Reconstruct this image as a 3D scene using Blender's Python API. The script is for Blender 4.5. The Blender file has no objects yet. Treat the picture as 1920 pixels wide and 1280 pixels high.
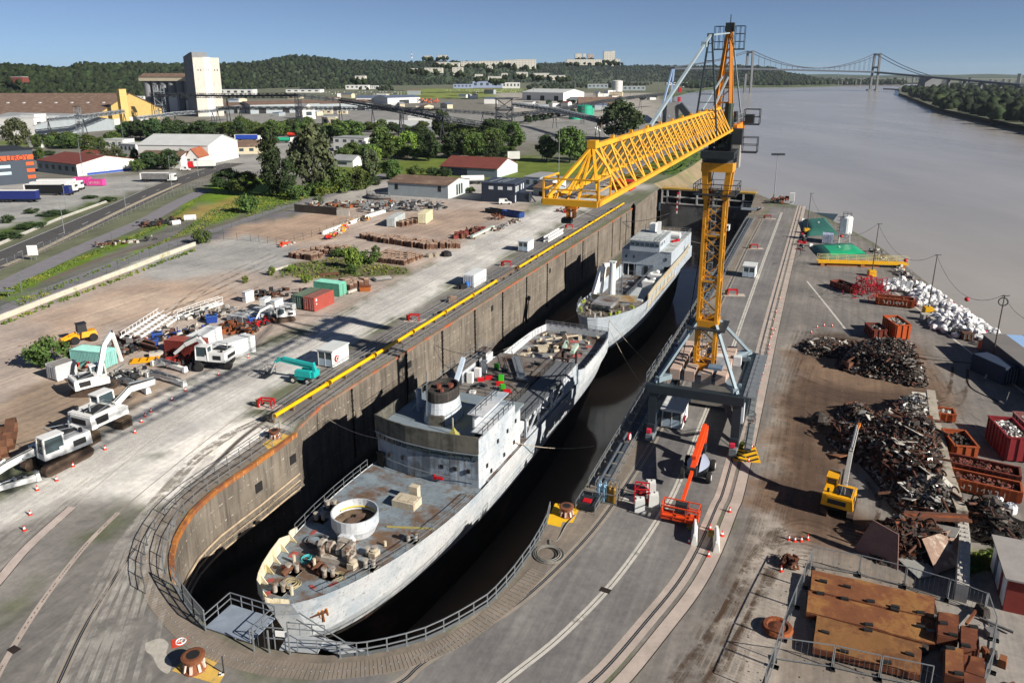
import bpy,math,random
import numpy as np
from mathutils import Vector,Matrix,noise;V_=Vector
from mathutils.geometry import delaunay_2d_cdt
RN=random.Random(11);U_=RN.uniform
SC=bpy.context.scene
COL=SC.collection
rad,sin,cos,PI=math.radians,math.sin,math.cos,math.pi
# ---------- photo calibration: a pinhole with a vertical shift, 42 m above the quay ----------
CF,CT,CY,CH=1433.0,rad(15.5),535.0,42.0
def P(px,py,z=0.0):
    u=(px-960)/CF;v=(CY-py)/CF
    d=(u,cos(CT)+v*sin(CT),-sin(CT)+v*cos(CT))
    t=(z-CH)/d[2]
    return V_((d[0]*t,d[1]*t,z))
def PR(p):
    Z=p[2]-CH
    dep=p[1]*cos(CT)-Z*sin(CT);up=p[1]*sin(CT)+Z*cos(CT)
    return 960+CF*p[0]/dep,CY-CF*up/dep
def ZA(p,py):
    if len(p)== 2:p=P(*p)
    lo,hi=-60.0,400.0
    for _ in range(50):
        m=(lo+hi)/2
        if PR((p[0],p[1],m))[1]>py:lo=m
        else:hi=m
    return lo
DA=rad(22.8)
D0=P(535,800)
DU=V_((sin(DA),cos(DA),0));DV=V_((cos(DA),-sin(DA),0))
def D(u,v,z=0.0):return D0+DU*u+DV*v+V_((0,0,z))
def UV(p):
    q=V_((p[0]-D0.x,p[1]-D0.y,0));return q.dot(DU),q.dot(DV)
DR=-DA
# ---------- objects ----------
def tag(o,label=None,cat=None,group=None,kind=None):
    if label:o['label']=label
    if cat:o['category']=cat
    if group:o['group']=group
    if kind:o['kind']=kind
    return o
def T(name,label,cat,loc=(0,0,0),rz=0.0,group=None):
    o=bpy.data.objects.new(name,None);COL.objects.link(o)
    o.empty_display_size=0.5
    o.location=loc;o.rotation_euler=(0,0,rz)
    return tag(o,label,cat,group)
def dup(o,loc=None,rz=None,label=None,scale=None,parent=None,cat=None):
    c=o.copy();COL.objects.link(c)
    if parent:c.parent=parent
    if loc is not None:c.location=loc
    if rz is not None:c.rotation_euler=(0,0,rz)
    if scale is not None:c.scale=scale if hasattr(scale,'__len__')else (scale,)*3
    if label:c['label']=label
    for ch in KIDS.get(o.name,()):
        dup(ch,parent=c)
    return c
KIDS={}
SPLIT=set('portal_leg bollard post pipe_support platform porthole window door machine ballast_block brace bogie marker ventilator fender_chain valve drain_opening wheel leg chain_drum life_raft deck_box stanchion recess counter_ballast rusty_edge_plate hook switch_box deck_post support tyre track chimney headlight mirror panel frame_post shutter dormer vent block stand clamp foot mudguard stack_block ladder_rung silo_leg counterweight bulwark_frame scrap_plate gantry_panel pipe_section roof_drum cabin exhaust_pipe roof_clutter stair deck_locker rim_beam weeds mid_side_house lamp cylinder outrigger rope rope_coil deck_railing pipe_line red_patch grille lug mooring_rope lettering mast_collar control_box rail gate skylight loading_door gate_post'.split())
class MB:
    def __init__(s):s.v=[];s.f=[];s.ch=[]
    def add(s,vs,fs):
        n=len(s.v);s.ch.append((n,len(vs),len(s.f),len(fs)));s.v+=[tuple(v)for v in vs];s.f+=[tuple(i+n for i in f)for f in fs];return s
    def box(s,c,d,rz=0.0,tp=1.0,rx=0.0,ry=0.0):
        x,y,z=d[0]/2,d[1]/2,d[2]/2
        pts=[(-x,-y,-z),(x,-y,-z),(x,y,-z),(-x,y,-z),(-x*tp,-y*tp,z),(x*tp,-y*tp,z),(x*tp,y*tp,z),(-x*tp,y*tp,z)]
        M=Matrix.Translation(V_(c))@ Matrix.Rotation(rz,4,'Z')@ Matrix.Rotation(ry,4,'Y')@ Matrix.Rotation(rx,4,'X')
        return s.add([M @ V_(p)for p in pts],[(3,2,1,0),(4,5,6,7),(0,1,5,4),(1,2,6,5),(2,3,7,6),(3,0,4,7)])
    def b2(s,x0,x1,y0,y1,z0,z1):return s.box(((x0+x1)/2,(y0+y1)/2,(z0+z1)/2),(x1-x0,y1-y0,z1-z0))
    def bar(s,p,q,w=.1,h=None,up=(0,0,1)):
        p=V_(p);q=V_(q);h=h or w;d=q-p
        if d.length<1e-5:return s
        d.normalize();u=V_(up)
        if abs(d.dot(u))>.98:u=V_((1,0,0))
        a=d.cross(u).normalized();b=a.cross(d).normalized();a *= w/2;b *= h/2
        return s.add([p-a-b,p+a-b,p+a+b,p-a+b,q-a-b,q+a-b,q+a+b,q-a+b],[(3,2,1,0),(4,5,6,7),(0,1,5,4),(1,2,6,5),(2,3,7,6),(3,0,4,7)])
    def tube(s,p,q,r,n=8,r2=None,cap=True):
        p=V_(p);q=V_(q);d=(q-p)
        if d.length<1e-6:return s
        d.normalize();u=V_((0,0,1))if abs(d.z)<.95 else V_((1,0,0))
        a=d.cross(u).normalized();b=a.cross(d);r2=r if r2 is None else r2
        vs=[p+(a*cos(2*PI*i/n)+b*sin(2*PI*i/n))*r for i in range(n)]+[q+(a*cos(2*PI*i/n)+b*sin(2*PI*i/n))*r2 for i in range(n)]
        fs=[(i,(i+1)% n,n+(i+1)% n,n+i)for i in range(n)]
        if cap:fs+=[tuple(range(n))[::-1],tuple(range(n,2*n))]
        return s.add(vs,fs)
    def path(s,pts,r,n=6):
        for a,b in zip(pts,pts[1:]):s.tube(a,b,r,n)
        return s
    def barpath(s,pts,w,h=None):
        for a,b in zip(pts,pts[1:]):s.bar(a,b,w,h)
        return s
    def lathe(s,prof,n=20,c=(0,0,0),sx=1.0,sy=1.0,cap=True):
        vs=[(c[0]+r*cos(2*PI*i/n)*sx,c[1]+r*sin(2*PI*i/n)*sy,c[2]+z)for r,z in prof for i in range(n)]
        fs=[(k*n+i,k*n+(i+1)% n,(k+1)*n+(i+1)% n,(k+1)*n+i)for k in range(len(prof)-1)for i in range(n)]
        if cap:
            fs.append(tuple(range(n))[::-1]);m=(len(prof)-1)*n;fs.append(tuple(range(m,m+n)))
        return s.add(vs,fs)
    def prism(s,poly,z0,z1):
        n=len(poly)
        a=sum(poly[i][0]*poly[(i+1)% n][1]-poly[(i+1)% n][0]*poly[i][1]for i in range(n))
        if a<0:poly=poly[::-1]
        vs=[(p[0],p[1],z0)for p in poly]+[(p[0],p[1],z1)for p in poly]
        return s.add(vs,[tuple(range(n))[::-1],tuple(range(n,2*n))]+[(i,(i+1)% n,n+(i+1)% n,n+i)for i in range(n)])
    def sidep(s,poly,x0,x1):
        n=len(poly)
        a=sum(poly[i][0]*poly[(i+1)% n][1]-poly[(i+1)% n][0]*poly[i][1]for i in range(n))
        if a<0:poly=poly[::-1]
        vs=[(x0,p[0],p[1])for p in poly]+[(x1,p[0],p[1])for p in poly]
        return s.add(vs,[tuple(range(n))[::-1],tuple(range(n,2*n))]+[(i,(i+1)% n,n+(i+1)% n,n+i)for i in range(n)])
    def ring(s,c,R_,r,n=20,m=6,ax='Z',a0=0.0,a1=2*PI):
        full=abs(a1-a0-2*PI)<1e-6;k=n if full else n+1
        vs=[];fs=[]
        for i in range(k):
            a=a0+(a1-a0)*i/n
            for j in range(m):
                b=2*PI*j/m;q=((R_+r*cos(b))*cos(a),(R_+r*cos(b))*sin(a),r*sin(b))
                if ax== 'X':q=(q[2],q[0],q[1])
                if ax== 'Y':q=(q[0],q[2],q[1])
                vs.append((c[0]+q[0],c[1]+q[1],c[2]+q[2]))
        for i in range(n):
            i2=(i+1)% k
            for j in range(m):fs.append((i*m+j,i2*m+j,i2*m+(j+1)% m,i*m+(j+1)% m))
        return s.add(vs,fs)
    def wheel(s,c,r,w,ax='X',n=16):
        d=V_((1,0,0))if ax== 'X' else V_((0,1,0));c=V_(c)
        for a,b,ra,rb in ((-.5,-.35,r*.86,r),(-.35,.35,r,r),(.35,.5,r,r*.86)):
            s.tube(c+d*w*a,c+d*w*b,ra,n,rb)
        return s
    def rail(s,pts,h=1.1,post=2.0,r=.035,mids=(.5,),z=None):
        pts=[V_(p)for p in pts]
        for a,b in zip(pts,pts[1:]):
            L=(b-a).length;n=max(1,round(L/post))
            for hh in (1.0,)+tuple(mids):s.bar(a+V_((0,0,h*hh)),b+V_((0,0,h*hh)),r*1.6)
            for i in range(n+1):
                q=a.lerp(b,i/n);s.bar(q,q+V_((0,0,h)),r*1.6)
        return s
    def lattice(s,p,q,w,n,r,up=(0,0,1),rc=None):
        p=V_(p);q=V_(q);d=(q-p);L=d.length;d.normalize()
        a=d.cross(V_(up)).normalized();b=a.cross(d).normalized();rc=rc or r
        cs=[(a*i+b*j)*w/2 for i,j in ((-1,-1),(1,-1),(1,1),(-1,1))]
        for c in cs:s.bar(p+c,q+c,rc)
        for k in range(n):
            t0,t1=p+d*(L*k/n),p+d*(L*(k+1)/n)
            for i in range(4):
                c,e=cs[i],cs[(i+1)% 4]
                s.bar(t0+c,t0+e,r*.8)
                s.bar(t0+(c if k % 2 else e),t1+(e if k % 2 else c),r*.8)
        return s
    def mesh(s,name,smooth=False):
        me=bpy.data.meshes.new(name);me.from_pydata(s.v,[],s.f)
        if smooth:me.polygons.foreach_set('use_smooth',[True]*len(me.polygons))
        return me
    def pieces(s,gap=.02):
        """the separate pieces of the mesh: chunks whose boxes touch belong together"""
        B=[]
        for a,n,f,k in s.ch:
            p=np.array(s.v[a:a+n],dtype=float);B.append((p.min(0)-gap,p.max(0)+gap))
        par=list(range(len(B)))
        def find(i):
            while par[i]!= i:par[i]=par[par[i]];i=par[i]
            return i
        lo=np.array([b[0]for b in B]);hi=np.array([b[1]for b in B])
        for i in range(len(B)):
            for j in np.nonzero((lo[i+1:]<= hi[i]).all(1)&(hi[i+1:]>= lo[i]).all(1))[0]:par[find(i)]=find(i+1+int(j))
        g={}
        for i in range(len(B)):g.setdefault(find(i),[]).append(i)
        out=[]
        for ids in list(g.values()):
            m=MB()
            for i in ids:
                a,n,f,k=s.ch[i];m.add(s.v[a:a+n],[tuple(x-a for x in q)for q in s.f[f:f+k]])
            out.append(m)
        return out
    def build(s,name,mat,parent=None,label=None,smooth=False,kind=None):
        if parent and name in SPLIT and len(s.ch)>1:
            ps=s.pieces()
            if len(ps)>1:
                if len(ps)>100:
                    r=MB()
                    for q in ps[100:]:r.add(q.v,q.f)
                    ps=ps[:100];r.build1(name,mat,parent,label,smooth,'stuff')
                return [q.build1(name,mat,parent,label,smooth,kind)for q in ps][0]
        return s.build1(name,mat,parent,label,smooth,kind)
    def build1(s,name,mat,parent=None,label=None,smooth=False,kind=None):
        me=s.mesh(name,smooth);me.materials.append(mat)
        o=bpy.data.objects.new(name,me);COL.objects.link(o)
        if parent:o.parent=parent;KIDS.setdefault(parent.name,[]).append(o)
        return tag(o,label,None,None,kind)
    def thing(s,name,mat,label,cat,loc=(0,0,0),rz=0.0,group=None,smooth=False,kind=None):
        o=s.build(name,mat,None,None,smooth,kind);o.location=loc;o.rotation_euler=(0,0,rz)
        return tag(o,label,cat,group)
def p_(name,mat,parent,fn,**k):
    m=MB();fn(m);return m.build(name,mat,parent,**k)
# ---------- materials ----------
def lin(h):
    h=h.lstrip('#');r=[int(h[i:i+2],16)/255 for i in (0,2,4)]
    return tuple(c/12.92 if c<= .04045 else ((c+.055)/1.055)**2.4 for c in r)
class NT:
    def __init__(s,m):s.t=m.node_tree;s.n=s.t.nodes;s.l=s.t.links
    def new(s,ty,**k):
        n=s.n.new(ty)
        for a,b in k.items():
            if a.startswith('i_'):n.inputs[int(a[2:])if a[2:].isdigit()else a[2:].replace('_',' ')].default_value=b
            else:setattr(n,a,b)
        return n
    def ln(s,a,b):s.l.new(a,b)
    def noise(s,vec,scale,detail=4,rough=.6):
        n=s.new('ShaderNodeTexNoise');n.inputs['Scale'].default_value=scale;n.inputs['Detail'].default_value=detail;n.inputs['Roughness'].default_value=rough
        s.ln(vec,n.inputs['Vector']);return n.outputs['Fac']
    def ramp(s,fac,a,b):
        n=s.new('ShaderNodeMapRange');n.inputs[1].default_value=a;n.inputs[2].default_value=b;n.clamp=True
        s.ln(fac,n.inputs[0]);return n.outputs[0]
    def mix(s,fac,a,b,mode='MIX'):
        n=s.new('ShaderNodeMix',data_type='RGBA',blend_type=mode)
        for sk,x in ((n.inputs[0],fac),(n.inputs[6],a),(n.inputs[7],b)):
            if hasattr(x,'is_linked'):s.ln(x,sk)
            elif hasattr(x,'__len__'):sk.default_value=(*x[:3],1)
            else:sk.default_value=x
        return n.outputs[2]
    def mapping(s,vec,sc,rz=0.0):
        n=s.new('ShaderNodeMapping');n.inputs['Scale'].default_value=sc;n.inputs['Rotation'].default_value=(0,0,rz)
        s.ln(vec,n.inputs['Vector']);return n.outputs[0]
    def math(s,op,a,b):
        n=s.new('ShaderNodeMath',operation=op)
        for sk,x in ((n.inputs[0],a),(n.inputs[1],b)):
            if hasattr(x,'is_linked'):s.ln(x,sk)
            else:sk.default_value=x
        return n.outputs[0]
_M={}
def mat(name,col,rough=.7,metal=0.0,var=.18,scale=.8,stain=None,samt=.5,streak=None,stamt=.5,sscale=.5,bump=0.0,spec=.4,rnd=0.0):
    """paint or surface: two noises for tone, optional patches (stain) and vertical runs (streak)"""
    if name in _M:return _M[name]
    if isinstance(col,str):col=lin(col)
    m=bpy.data.materials.new(name);m.use_nodes=True;t=NT(m)
    b=t.n['Principled BSDF'];b.inputs['Roughness'].default_value=rough;b.inputs['Metallic'].default_value=metal
    b.inputs['Specular IOR Level'].default_value=spec
    tc=t.new('ShaderNodeTexCoord').outputs['Object']
    n1=t.noise(tc,scale,6,.65)
    c=t.mix(t.ramp(n1,.3,.7),[x*(1-var)for x in col],[min(1,x*(1+var))for x in col])
    n2=t.noise(tc,scale*7,3)
    c=t.mix(t.math('MULTIPLY',t.ramp(n2,.45,.75),var),c,[x*.55 for x in col])
    if stain:
        st=lin(stain)if isinstance(stain,str)else stain
        n3=t.noise(tc,sscale,8,.7)
        c=t.mix(t.ramp(n3,.62-.25*samt,.72-.2*samt),c,st)
    if streak:
        st=lin(streak)if isinstance(streak,str)else streak
        n4=t.noise(t.mapping(tc,(2.2,2.2,.12)),1.0,5,.7)
        n5=t.noise(tc,.35,3)
        c=t.mix(t.math('MULTIPLY',t.ramp(n4,.68-.25*stamt,.8-.15*stamt),t.ramp(n5,.3,.6)),c,st)
    if rnd:
        oi=t.new('ShaderNodeObjectInfo').outputs['Random']
        hs=t.new('ShaderNodeHueSaturation');t.ln(t.math('ADD',t.math('MULTIPLY',oi,rnd),1-rnd*.6),hs.inputs['Value']);t.ln(c,hs.inputs['Color']);c=hs.outputs[0]
    t.ln(c,b.inputs['Base Color'])
    if bump:
        bn=t.new('ShaderNodeBump');bn.inputs['Strength'].default_value=bump;bn.inputs['Distance'].default_value=.05
        t.ln(n2,bn.inputs['Height']);t.ln(bn.outputs[0],b.inputs['Normal'])
    _M[name]=m;return m
# ---------- camera, sun, sky ----------
cam=bpy.data.cameras.new('camera');co=bpy.data.objects.new('camera',cam);COL.objects.link(co)
co.location=(0,0,CH);co.rotation_euler=(PI/2-CT,0,0)
cam.sensor_width=36;cam.lens=CF/1920*36;cam.shift_y=-(640-CY)/1920;cam.clip_start=.5;cam.clip_end=60000
SC.camera=co
SUN_AZ,SUN_EL=rad(122),rad(28.5)
sl=bpy.data.lights.new('sun','SUN');sl.energy=4.6;sl.angle=rad(.5);sl.color=(1.0,.925,.82)
so=bpy.data.objects.new('sun',sl);COL.objects.link(so)
sd=V_((sin(SUN_AZ)*cos(SUN_EL),cos(SUN_AZ)*cos(SUN_EL),sin(SUN_EL)))
so.rotation_euler=sd.to_track_quat('Z','Y').to_euler();so.location=(200,-100,300)
W=bpy.data.worlds.new('World');SC.world=W;W.use_nodes=True
wt=W.node_tree;sky=wt.nodes.new('ShaderNodeTexSky');sky.sky_type='NISHITA';sky.sun_disc=False
sky.sun_elevation=SUN_EL;sky.sun_rotation=SUN_AZ;sky.air_density=.7;sky.dust_density=.1;sky.ozone_density=10;sky.altitude=3000
bg=wt.nodes['Background'];bg.inputs[1].default_value=.042;hsv=wt.nodes.new('ShaderNodeHueSaturation');hsv.inputs['Saturation'].default_value=.76;hsv.inputs['Hue'].default_value=.492;wt.links.new(sky.outputs[0],hsv.inputs['Color']);wt.links.new(hsv.outputs[0],bg.inputs[0])
SC.view_settings.view_transform='Standard';SC.view_settings.look='None';SC.view_settings.exposure=.85;SC.view_settings.gamma=1
SC.cycles.max_bounces=6;SC.cycles.diffuse_bounces=3;SC.cycles.glossy_bounces=3;SC.cycles.transparent_max_bounces=32;SC.cycles.volume_bounces=0
SC.cycles.use_adaptive_sampling=True;SC.cycles.adaptive_threshold=.02
try:SC.cycles.use_denoising=True;SC.cycles.denoiser='OPENIMAGEDENOISE'
except Exception:pass
# ---------- outlines ----------
RIM_L=[(1237,352),(1192,386),(1188,380),(1180,386),(1185,390.5),(860,595),(700,696),(600,760),(556,802),(553,812),(480,865),(440,892),(400,920),(375,942),(357,960),(340,985),(327,1010),(319,1042),(319,1065),(325,1090),(345,1130),(380,1165),(430,1195),(500,1215),(560,1224),(613,1228),(651,1226),(690,1220),(726,1213),(762,1204),(797,1193),(830,1178),(858,1163),(885,1147),(910,1131),(926,1116),(945,1095),(960,1077),(988,1038),(1005,1010),(1019,982),(1022,962),(1083,948),(1097,912),(1247,660),(1320,541),(1402,405),(1417,362)]
rim=[P(*p)for p in RIM_L]
WZ,RZ=-14.0,-5.0
quay=[P(*p)for p in [(1417,362),(1440,372),(1495,386),(1550,408),(1600,434),(1640,456),(1700,500),(1760,546),(1820,592),(1880,640),(1920,668)]]
qd=(quay[-1]-quay[-3]).normalized();quay.append(quay[-1]+qd*260)
bank=[P(*p)for p in [(1237,352),(1225,345),(1262,331),(1295,313),(1318,297),(1322,285),(1300,262),(1262,235),(1255,222),(1288,210),(1284,197),(1262,188),(1256,178),(1290,170),(1330,165),(1400,161.5),(1480,161),(1560,159.5),(1575,158.5)]]
left_land=[V_(p+(0,))for p in [(-600,-260),(260,-260)]]
far_l=[V_((1300,9000,0)),V_((-9000,9000,0)),V_((-9000,-260,0))]
LAND=[quay[-1]]+quay[:-1][::-1]+rim[:0]
LAND=[V_((-9000,-260,0)),V_((quay[-1].x,-260,0)),quay[-1]]+quay[-2::-1]+rim[::-1][1:]+bank[1:]+far_l[:2]
RB=[P(*p)for p in [(1686,171),(1684,174),(1700,180),(1760,203),(1840,220),(1920,236),(2000,250)]]
RBANK=RB+[V_((2600,500,0)),V_((9000,500,0)),V_((9000,9000,0)),P(1700,161),P(1685,165)]
FAR=[P(1200,155.5),P(2400,155.5),V_((9000,9500,0)),V_((-2000,9500,0))]
# ---------- ground colours: zones traced on the photograph, laid on the ground plane ----------
def px(*a):return [P(*q).xy for q in a]
ZONES=[
 ('#7c7a72',30,[V_((-700,200)),V_((-60,300)),V_((160,700)),V_((300,1300)),V_((-900,1300)),V_((-900,400))]),
 ('#66762f',5,px((-40,268),(240,262),(520,290),(700,300),(960,290),(1180,320),(1230,345),(1100,330),(900,340),(680,330),(420,312),(300,270),(100,280))),
 ('#7f8c42',5,px((800,166),(990,166),(985,184),(730,186))),
 ('#50702c',10,px((1205,325),(1262,331),(1320,296),(1322,282),(1260,290),(1190,300))),
 ('#a3a4a2',1.5,px((-60,350),(180,335),(330,322),(310,342),(215,370),(100,405),(-60,458))),
 ('#9a9a97',3,px((380,290),(500,255),(640,262),(660,300),(560,330),(420,320))),
 ('#8e8e8c',8,px((400,218),(640,200),(900,215),(1000,200),(1240,190),(1260,240),(1050,275),(900,245),(600,250),(400,240))),
 ('#a8a49c',8,px((930,175),(1230,175),(1240,225),(1000,225),(930,200))),
 ('#4f6228',1.2,px((-60,446),(100,403),(215,364),(220,371),(110,411),(-60,464))),
 ('#64801f',1.6,px((-60,565),(100,500),(300,420),(385,352),(420,350),(300,430),(150,500),(-60,590))),
 ('#6f6d6b',1.5,px((-60,588),(120,515),(300,435),(400,372),(470,350),(330,445),(180,520),(-60,640))),
 ('#6c8c22',2.0,px((20,562),(150,520),(260,470),(330,455),(400,420),(380,350),(480,330),(560,350),(620,350),(560,375),(450,400),(330,450),(170,530),(40,590))),
 ('#9a8a4e',2.5,px((330,400),(440,370),(460,385),(390,412),(320,420))),
 ('#77757a',1.2,px((-60,610),(60,560),(365,448),(560,385),(700,345),(700,362),(560,400),(370,462),(-60,640))),
 ('#adaaa6',4,px((540,392),(700,340),(1000,345),(1230,345),(1237,352),(1100,372),(960,380),(640,380))),
 ('#b3a69c',4,px((-200,700),(0,601),(365,463),(560,402),(660,383),(860,372),(1000,385),(960,420),(850,480),(760,520),(700,560),(600,600),(480,650),(330,720),(200,800),(60,830),(-200,960))),
 ('#bca796',5,px((60,600),(200,545),(300,520),(420,540),(480,560),(300,600),(200,610),(80,640))),
 ('#c4b1a0',4,px((160,560),(300,545),(400,560),(300,585),(150,600))),
 ('#b09a88',4,px((430,430),(520,410),(660,395),(640,440),(540,462),(440,455))),
 ('#ab988a',4,px((760,400),(940,390),(900,430),(840,445),(720,440))),
 ('#a5a5a3',4,px((230,495),(330,468),(470,440),(570,470),(540,510),(420,510),(300,530))),
 ('#a3917f',4,px((0,760),(120,690),(300,720),(320,750),(200,800),(60,830),(-80,900))),
 ('#6d6a4c',2,px((530,500),(620,480),(760,500),(780,515),(640,525),(520,520))),
 ('#d2d1cd',4,px((-200,1080),(60,900),(260,765),(480,652),(620,602),(800,502),(900,440),(1000,395),(1080,372),(1135,372),(960,470),(820,555),(655,645),(500,740),(250,900),(0,1090),(-200,1250))),
 ('#bebdba',4,px((200,830),(420,700),(655,600),(960,425),(1010,400),(960,440),(655,625),(420,730),(200,860))),
 ('#efece6',2.5,px((240,905),(330,840),(420,795),(500,780),(545,798),(500,845),(420,890),(330,938),(260,950))),
 ('#817e7b',1.2,px((515,752),(655,652),(960,478),(1112,382),(1190,380),(880,580),(700,696),(560,796),(530,790))),
 ('#8f8983',3,px((600,712),(700,640),(760,610),(800,600),(740,640),(640,710))),
 ('#7f7c79',4,px((-60,1200),(100,1080),(260,950),(310,950),(290,1050),(300,1120),(350,1190),(440,1250),(560,1320),(-60,1340))),
 ('#8d8a86',3,px((-60,1010),(120,940),(240,950),(90,1080),(-60,1200))),
 ('#82796f',.8,px((1417,362),(1402,405),(1247,660),(1097,912),(1083,948),(1022,962),(1000,1020),(960,1077),(910,1131),(830,1178),(726,1213),(613,1228),(500,1215),(430,1195),(380,1165),(325,1090),(319,1042),(357,960),(400,920),(480,865),(550,812),(520,800),(430,862),(330,930),(285,985),(275,1040),(290,1110),(340,1190),(420,1240),(520,1262),(640,1266),(751,1262),(884,1182),(960,1136),(1114,990),(1180,898),(1235,806),(1370,528),(1431,407),(1440,372))),
 ('#7c7a79',.8,px((640,1268),(751,1262),(884,1182),(960,1138),(1114,992),(1180,900),(1235,808),(1370,530),(1431,407),(1445,385),(1497,389),(1440,600),(1360,907),(1310,1025),(1212,1164),(1100,1290),(1000,1400),(600,1400),(560,1290))),
 ('#7f7b77',3,px((1100,1320),(1212,1164),(1310,1025),(1362,907),(1440,600),(1500,389),(1640,456),(1700,500),(1760,546),(1820,592),(1920,668),(2100,800),(2100,1400),(1050,1400))),
 ('#a39b91',1.6,px((1345,1300),(1400,1000),(1440,800),(1470,640),(1500,600),(1480,760),(1480,900),(1420,1040),(1400,1300))),
 ('#7d6857',4,px((1480,660),(1540,625),(1640,640),(1720,650),(1790,720),(1790,770),(1700,780),(1600,830),(1560,900),(1640,1000),(1600,1060),(1480,1020),(1410,960),(1440,860),(1470,740))),
 ('#5b4a3e',3,px((1500,700),(1600,730),(1740,730),(1700,760),(1580,760),(1540,850),(1600,960),(1700,980),(1640,1000),(1500,980),(1460,900),(1490,800))),
 ('#55493f',3,px((1480,640),(1560,622),(1640,632),(1600,645),(1500,660))),
 ('#8c8379',3,px((1420,1000),(1560,1030),(1720,1080),(1840,1130),(1840,1300),(1300,1300))),
 ('#a49c93',1.0,px((1330,1300),(1385,1090),(1420,960),(1450,960),(1520,1040),(1500,1090),(1450,1300))),
 ('#8f8b87',2,px((1760,1100),(1960,1030),(2050,1300),(1800,1320))),
 ('#6d7440',1.6,px((1800,1045),(1920,1020),(1920,1065),(1810,1078))),
 ('#4f5b3a',12,[V_((900,520)),V_((9000,450)),V_((9000,2600)),V_((990,2000))]),
]
def sdist(pts,poly):
    """signed distance of points to a polygon, positive inside"""
    poly=np.array([(p[0],p[1])for p in poly]);d=np.full(len(pts),1e9);ins=np.zeros(len(pts),bool)
    for a,b in zip(poly,np.roll(poly,-1,0)):
        e=b-a;w=pts-a;t=np.clip((w@e)/max(e@e,1e-9),0,1)
        d=np.minimum(d,np.hypot(*(w-t[:,None]*e).T))
        c=(a[1]>pts[:,1])!=(b[1]>pts[:,1])
        with np.errstate(divide='ignore',invalid='ignore'):
            xs=(b[0]-a[0])*(pts[:,1]-a[1])/(b[1]-a[1])+a[0]
        ins ^= c &(pts[:,0]<xs)
    return np.where(ins,d,-d)
GK=.93
def in_poly(pts,poly):return sdist(pts,poly)>0
def make_ground():
    loops=[LAND,RBANK,FAR]
    vs=[];ed=[]
    for L in loops:
        n0=len(vs);vs+=[p.xy.copy()for p in L];ed+=[(n0+i,n0+(i+1)% len(L))for i in range(len(L))]
    g=[]
    r=28.0
    while r<7000:
        st=max(.55,r*.0085)if r<400 else r*.02
        n=int(rad(104)*r/st)
        for i in range(n):
            a=rad(-52)+rad(104)*i/n+RN.random()*st/r;g.append((r*sin(a),r*cos(a)))
        r+= max(.6,r*r/42*.0045)if r<400 else r*.05
    g+=[(x,y)for x in range(-8500,8800,500)for y in range(-200,9000,500)]
    g=np.array(g)
    keep=np.zeros(len(g),bool)
    for L in loops:keep |= sdist(g,L)>.4
    g=g[keep];vs+=[V_(p)for p in g]
    ov,oe,of,*_=delaunay_2d_cdt(vs,ed,[],0,1e-4)
    pv=np.array([(p.x,p.y)for p in ov]);tri=np.array([f for f in of if len(f)== 3])
    cen=pv[tri].mean(1);ok=np.zeros(len(tri),bool)
    for L in loops:ok |= in_poly(cen,L)
    tri=tri[ok]
    a,b,c=pv[tri[:,0]],pv[tri[:,1]],pv[tri[:,2]]
    fl=((b[:,0]-a[:,0])*(c[:,1]-a[:,1])-(b[:,1]-a[:,1])*(c[:,0]-a[:,0]))<0
    tri[fl]=tri[fl][:,::-1]
    me=bpy.data.meshes.new('ground');me.from_pydata([(x,y,0)for x,y in pv],[],tri.tolist())
    dist=np.hypot(pv[:,0],pv[:,1])
    wob=np.array([noise.noise((x*.12,y*.12,3))+.6*noise.noise((x*.5,y*.5,7))if d<400 else noise.noise((x*.02,y*.02,1))for (x,y),d in zip(pv,dist)])
    cols=np.tile(np.array(lin('#6b705a')),(len(pv),1))
    for h,soft,poly in ZONES:
        sdv=sdist(pv,poly)
        al=np.clip((sdv+wob*soft*.8)/(soft*.4)*.5+.5,0,1)[:,None]
        cols=cols*(1-al)+np.array(lin(h))*al
    at=me.color_attributes.new('Col','FLOAT_COLOR','POINT')
    at.data.foreach_set('color',np.hstack([cols*GK,np.ones((len(cols),1))]).astype(np.float32).ravel())
    m=bpy.data.materials.new('ground_surface');m.use_nodes=True;t=NT(m);b=t.n['Principled BSDF']
    tc=t.new('ShaderNodeTexCoord').outputs['Object']
    c0=t.new('ShaderNodeVertexColor',layer_name='Col').outputs['Color']
    dd=t.mapping(tc,(1,1,1),DA)
    tracks=t.noise(t.mapping(dd,(1.1,.035,1)),1.0,5,.7)
    patch=t.noise(tc,.09,6,.65);fine=t.noise(tc,1.3,6,.75);grit=t.noise(tc,9,3)
    c=t.mix(t.ramp(patch,.35,.65),(.76,.76,.77),(1.18,1.17,1.14));c=t.mix(1.0,c0,c,'MULTIPLY')
    c=t.mix(1.0,c,t.mix(t.ramp(tracks,.35,.68),(.80,.80,.81),(1.16,1.15,1.14)),'MULTIPLY')
    c=t.mix(1.0,c,t.mix(t.ramp(fine,.35,.68),(.82,.82,.83),(1.13,1.13,1.12)),'MULTIPLY')
    c=t.mix(t.math('MULTIPLY',t.ramp(grit,.6,.8),.18),c,(.03,.03,.03))
    oil=t.noise(tc,.3,5,.6);c=t.mix(t.math('MULTIPLY',t.ramp(oil,.66,.76),.4),c,(.06,.055,.05))
    t.ln(c,b.inputs['Base Color']);b.inputs['Roughness'].default_value=.9;b.inputs['Specular IOR Level'].default_value=.25
    bn=t.new('ShaderNodeBump');bn.inputs['Strength'].default_value=.35;bn.inputs['Distance'].default_value=.06
    t.ln(fine,bn.inputs['Height']);t.ln(bn.outputs[0],b.inputs['Normal'])
    me.materials.append(m);o=bpy.data.objects.new('ground',me);COL.objects.link(o);tag(o,kind='structure')
make_ground()
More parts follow.
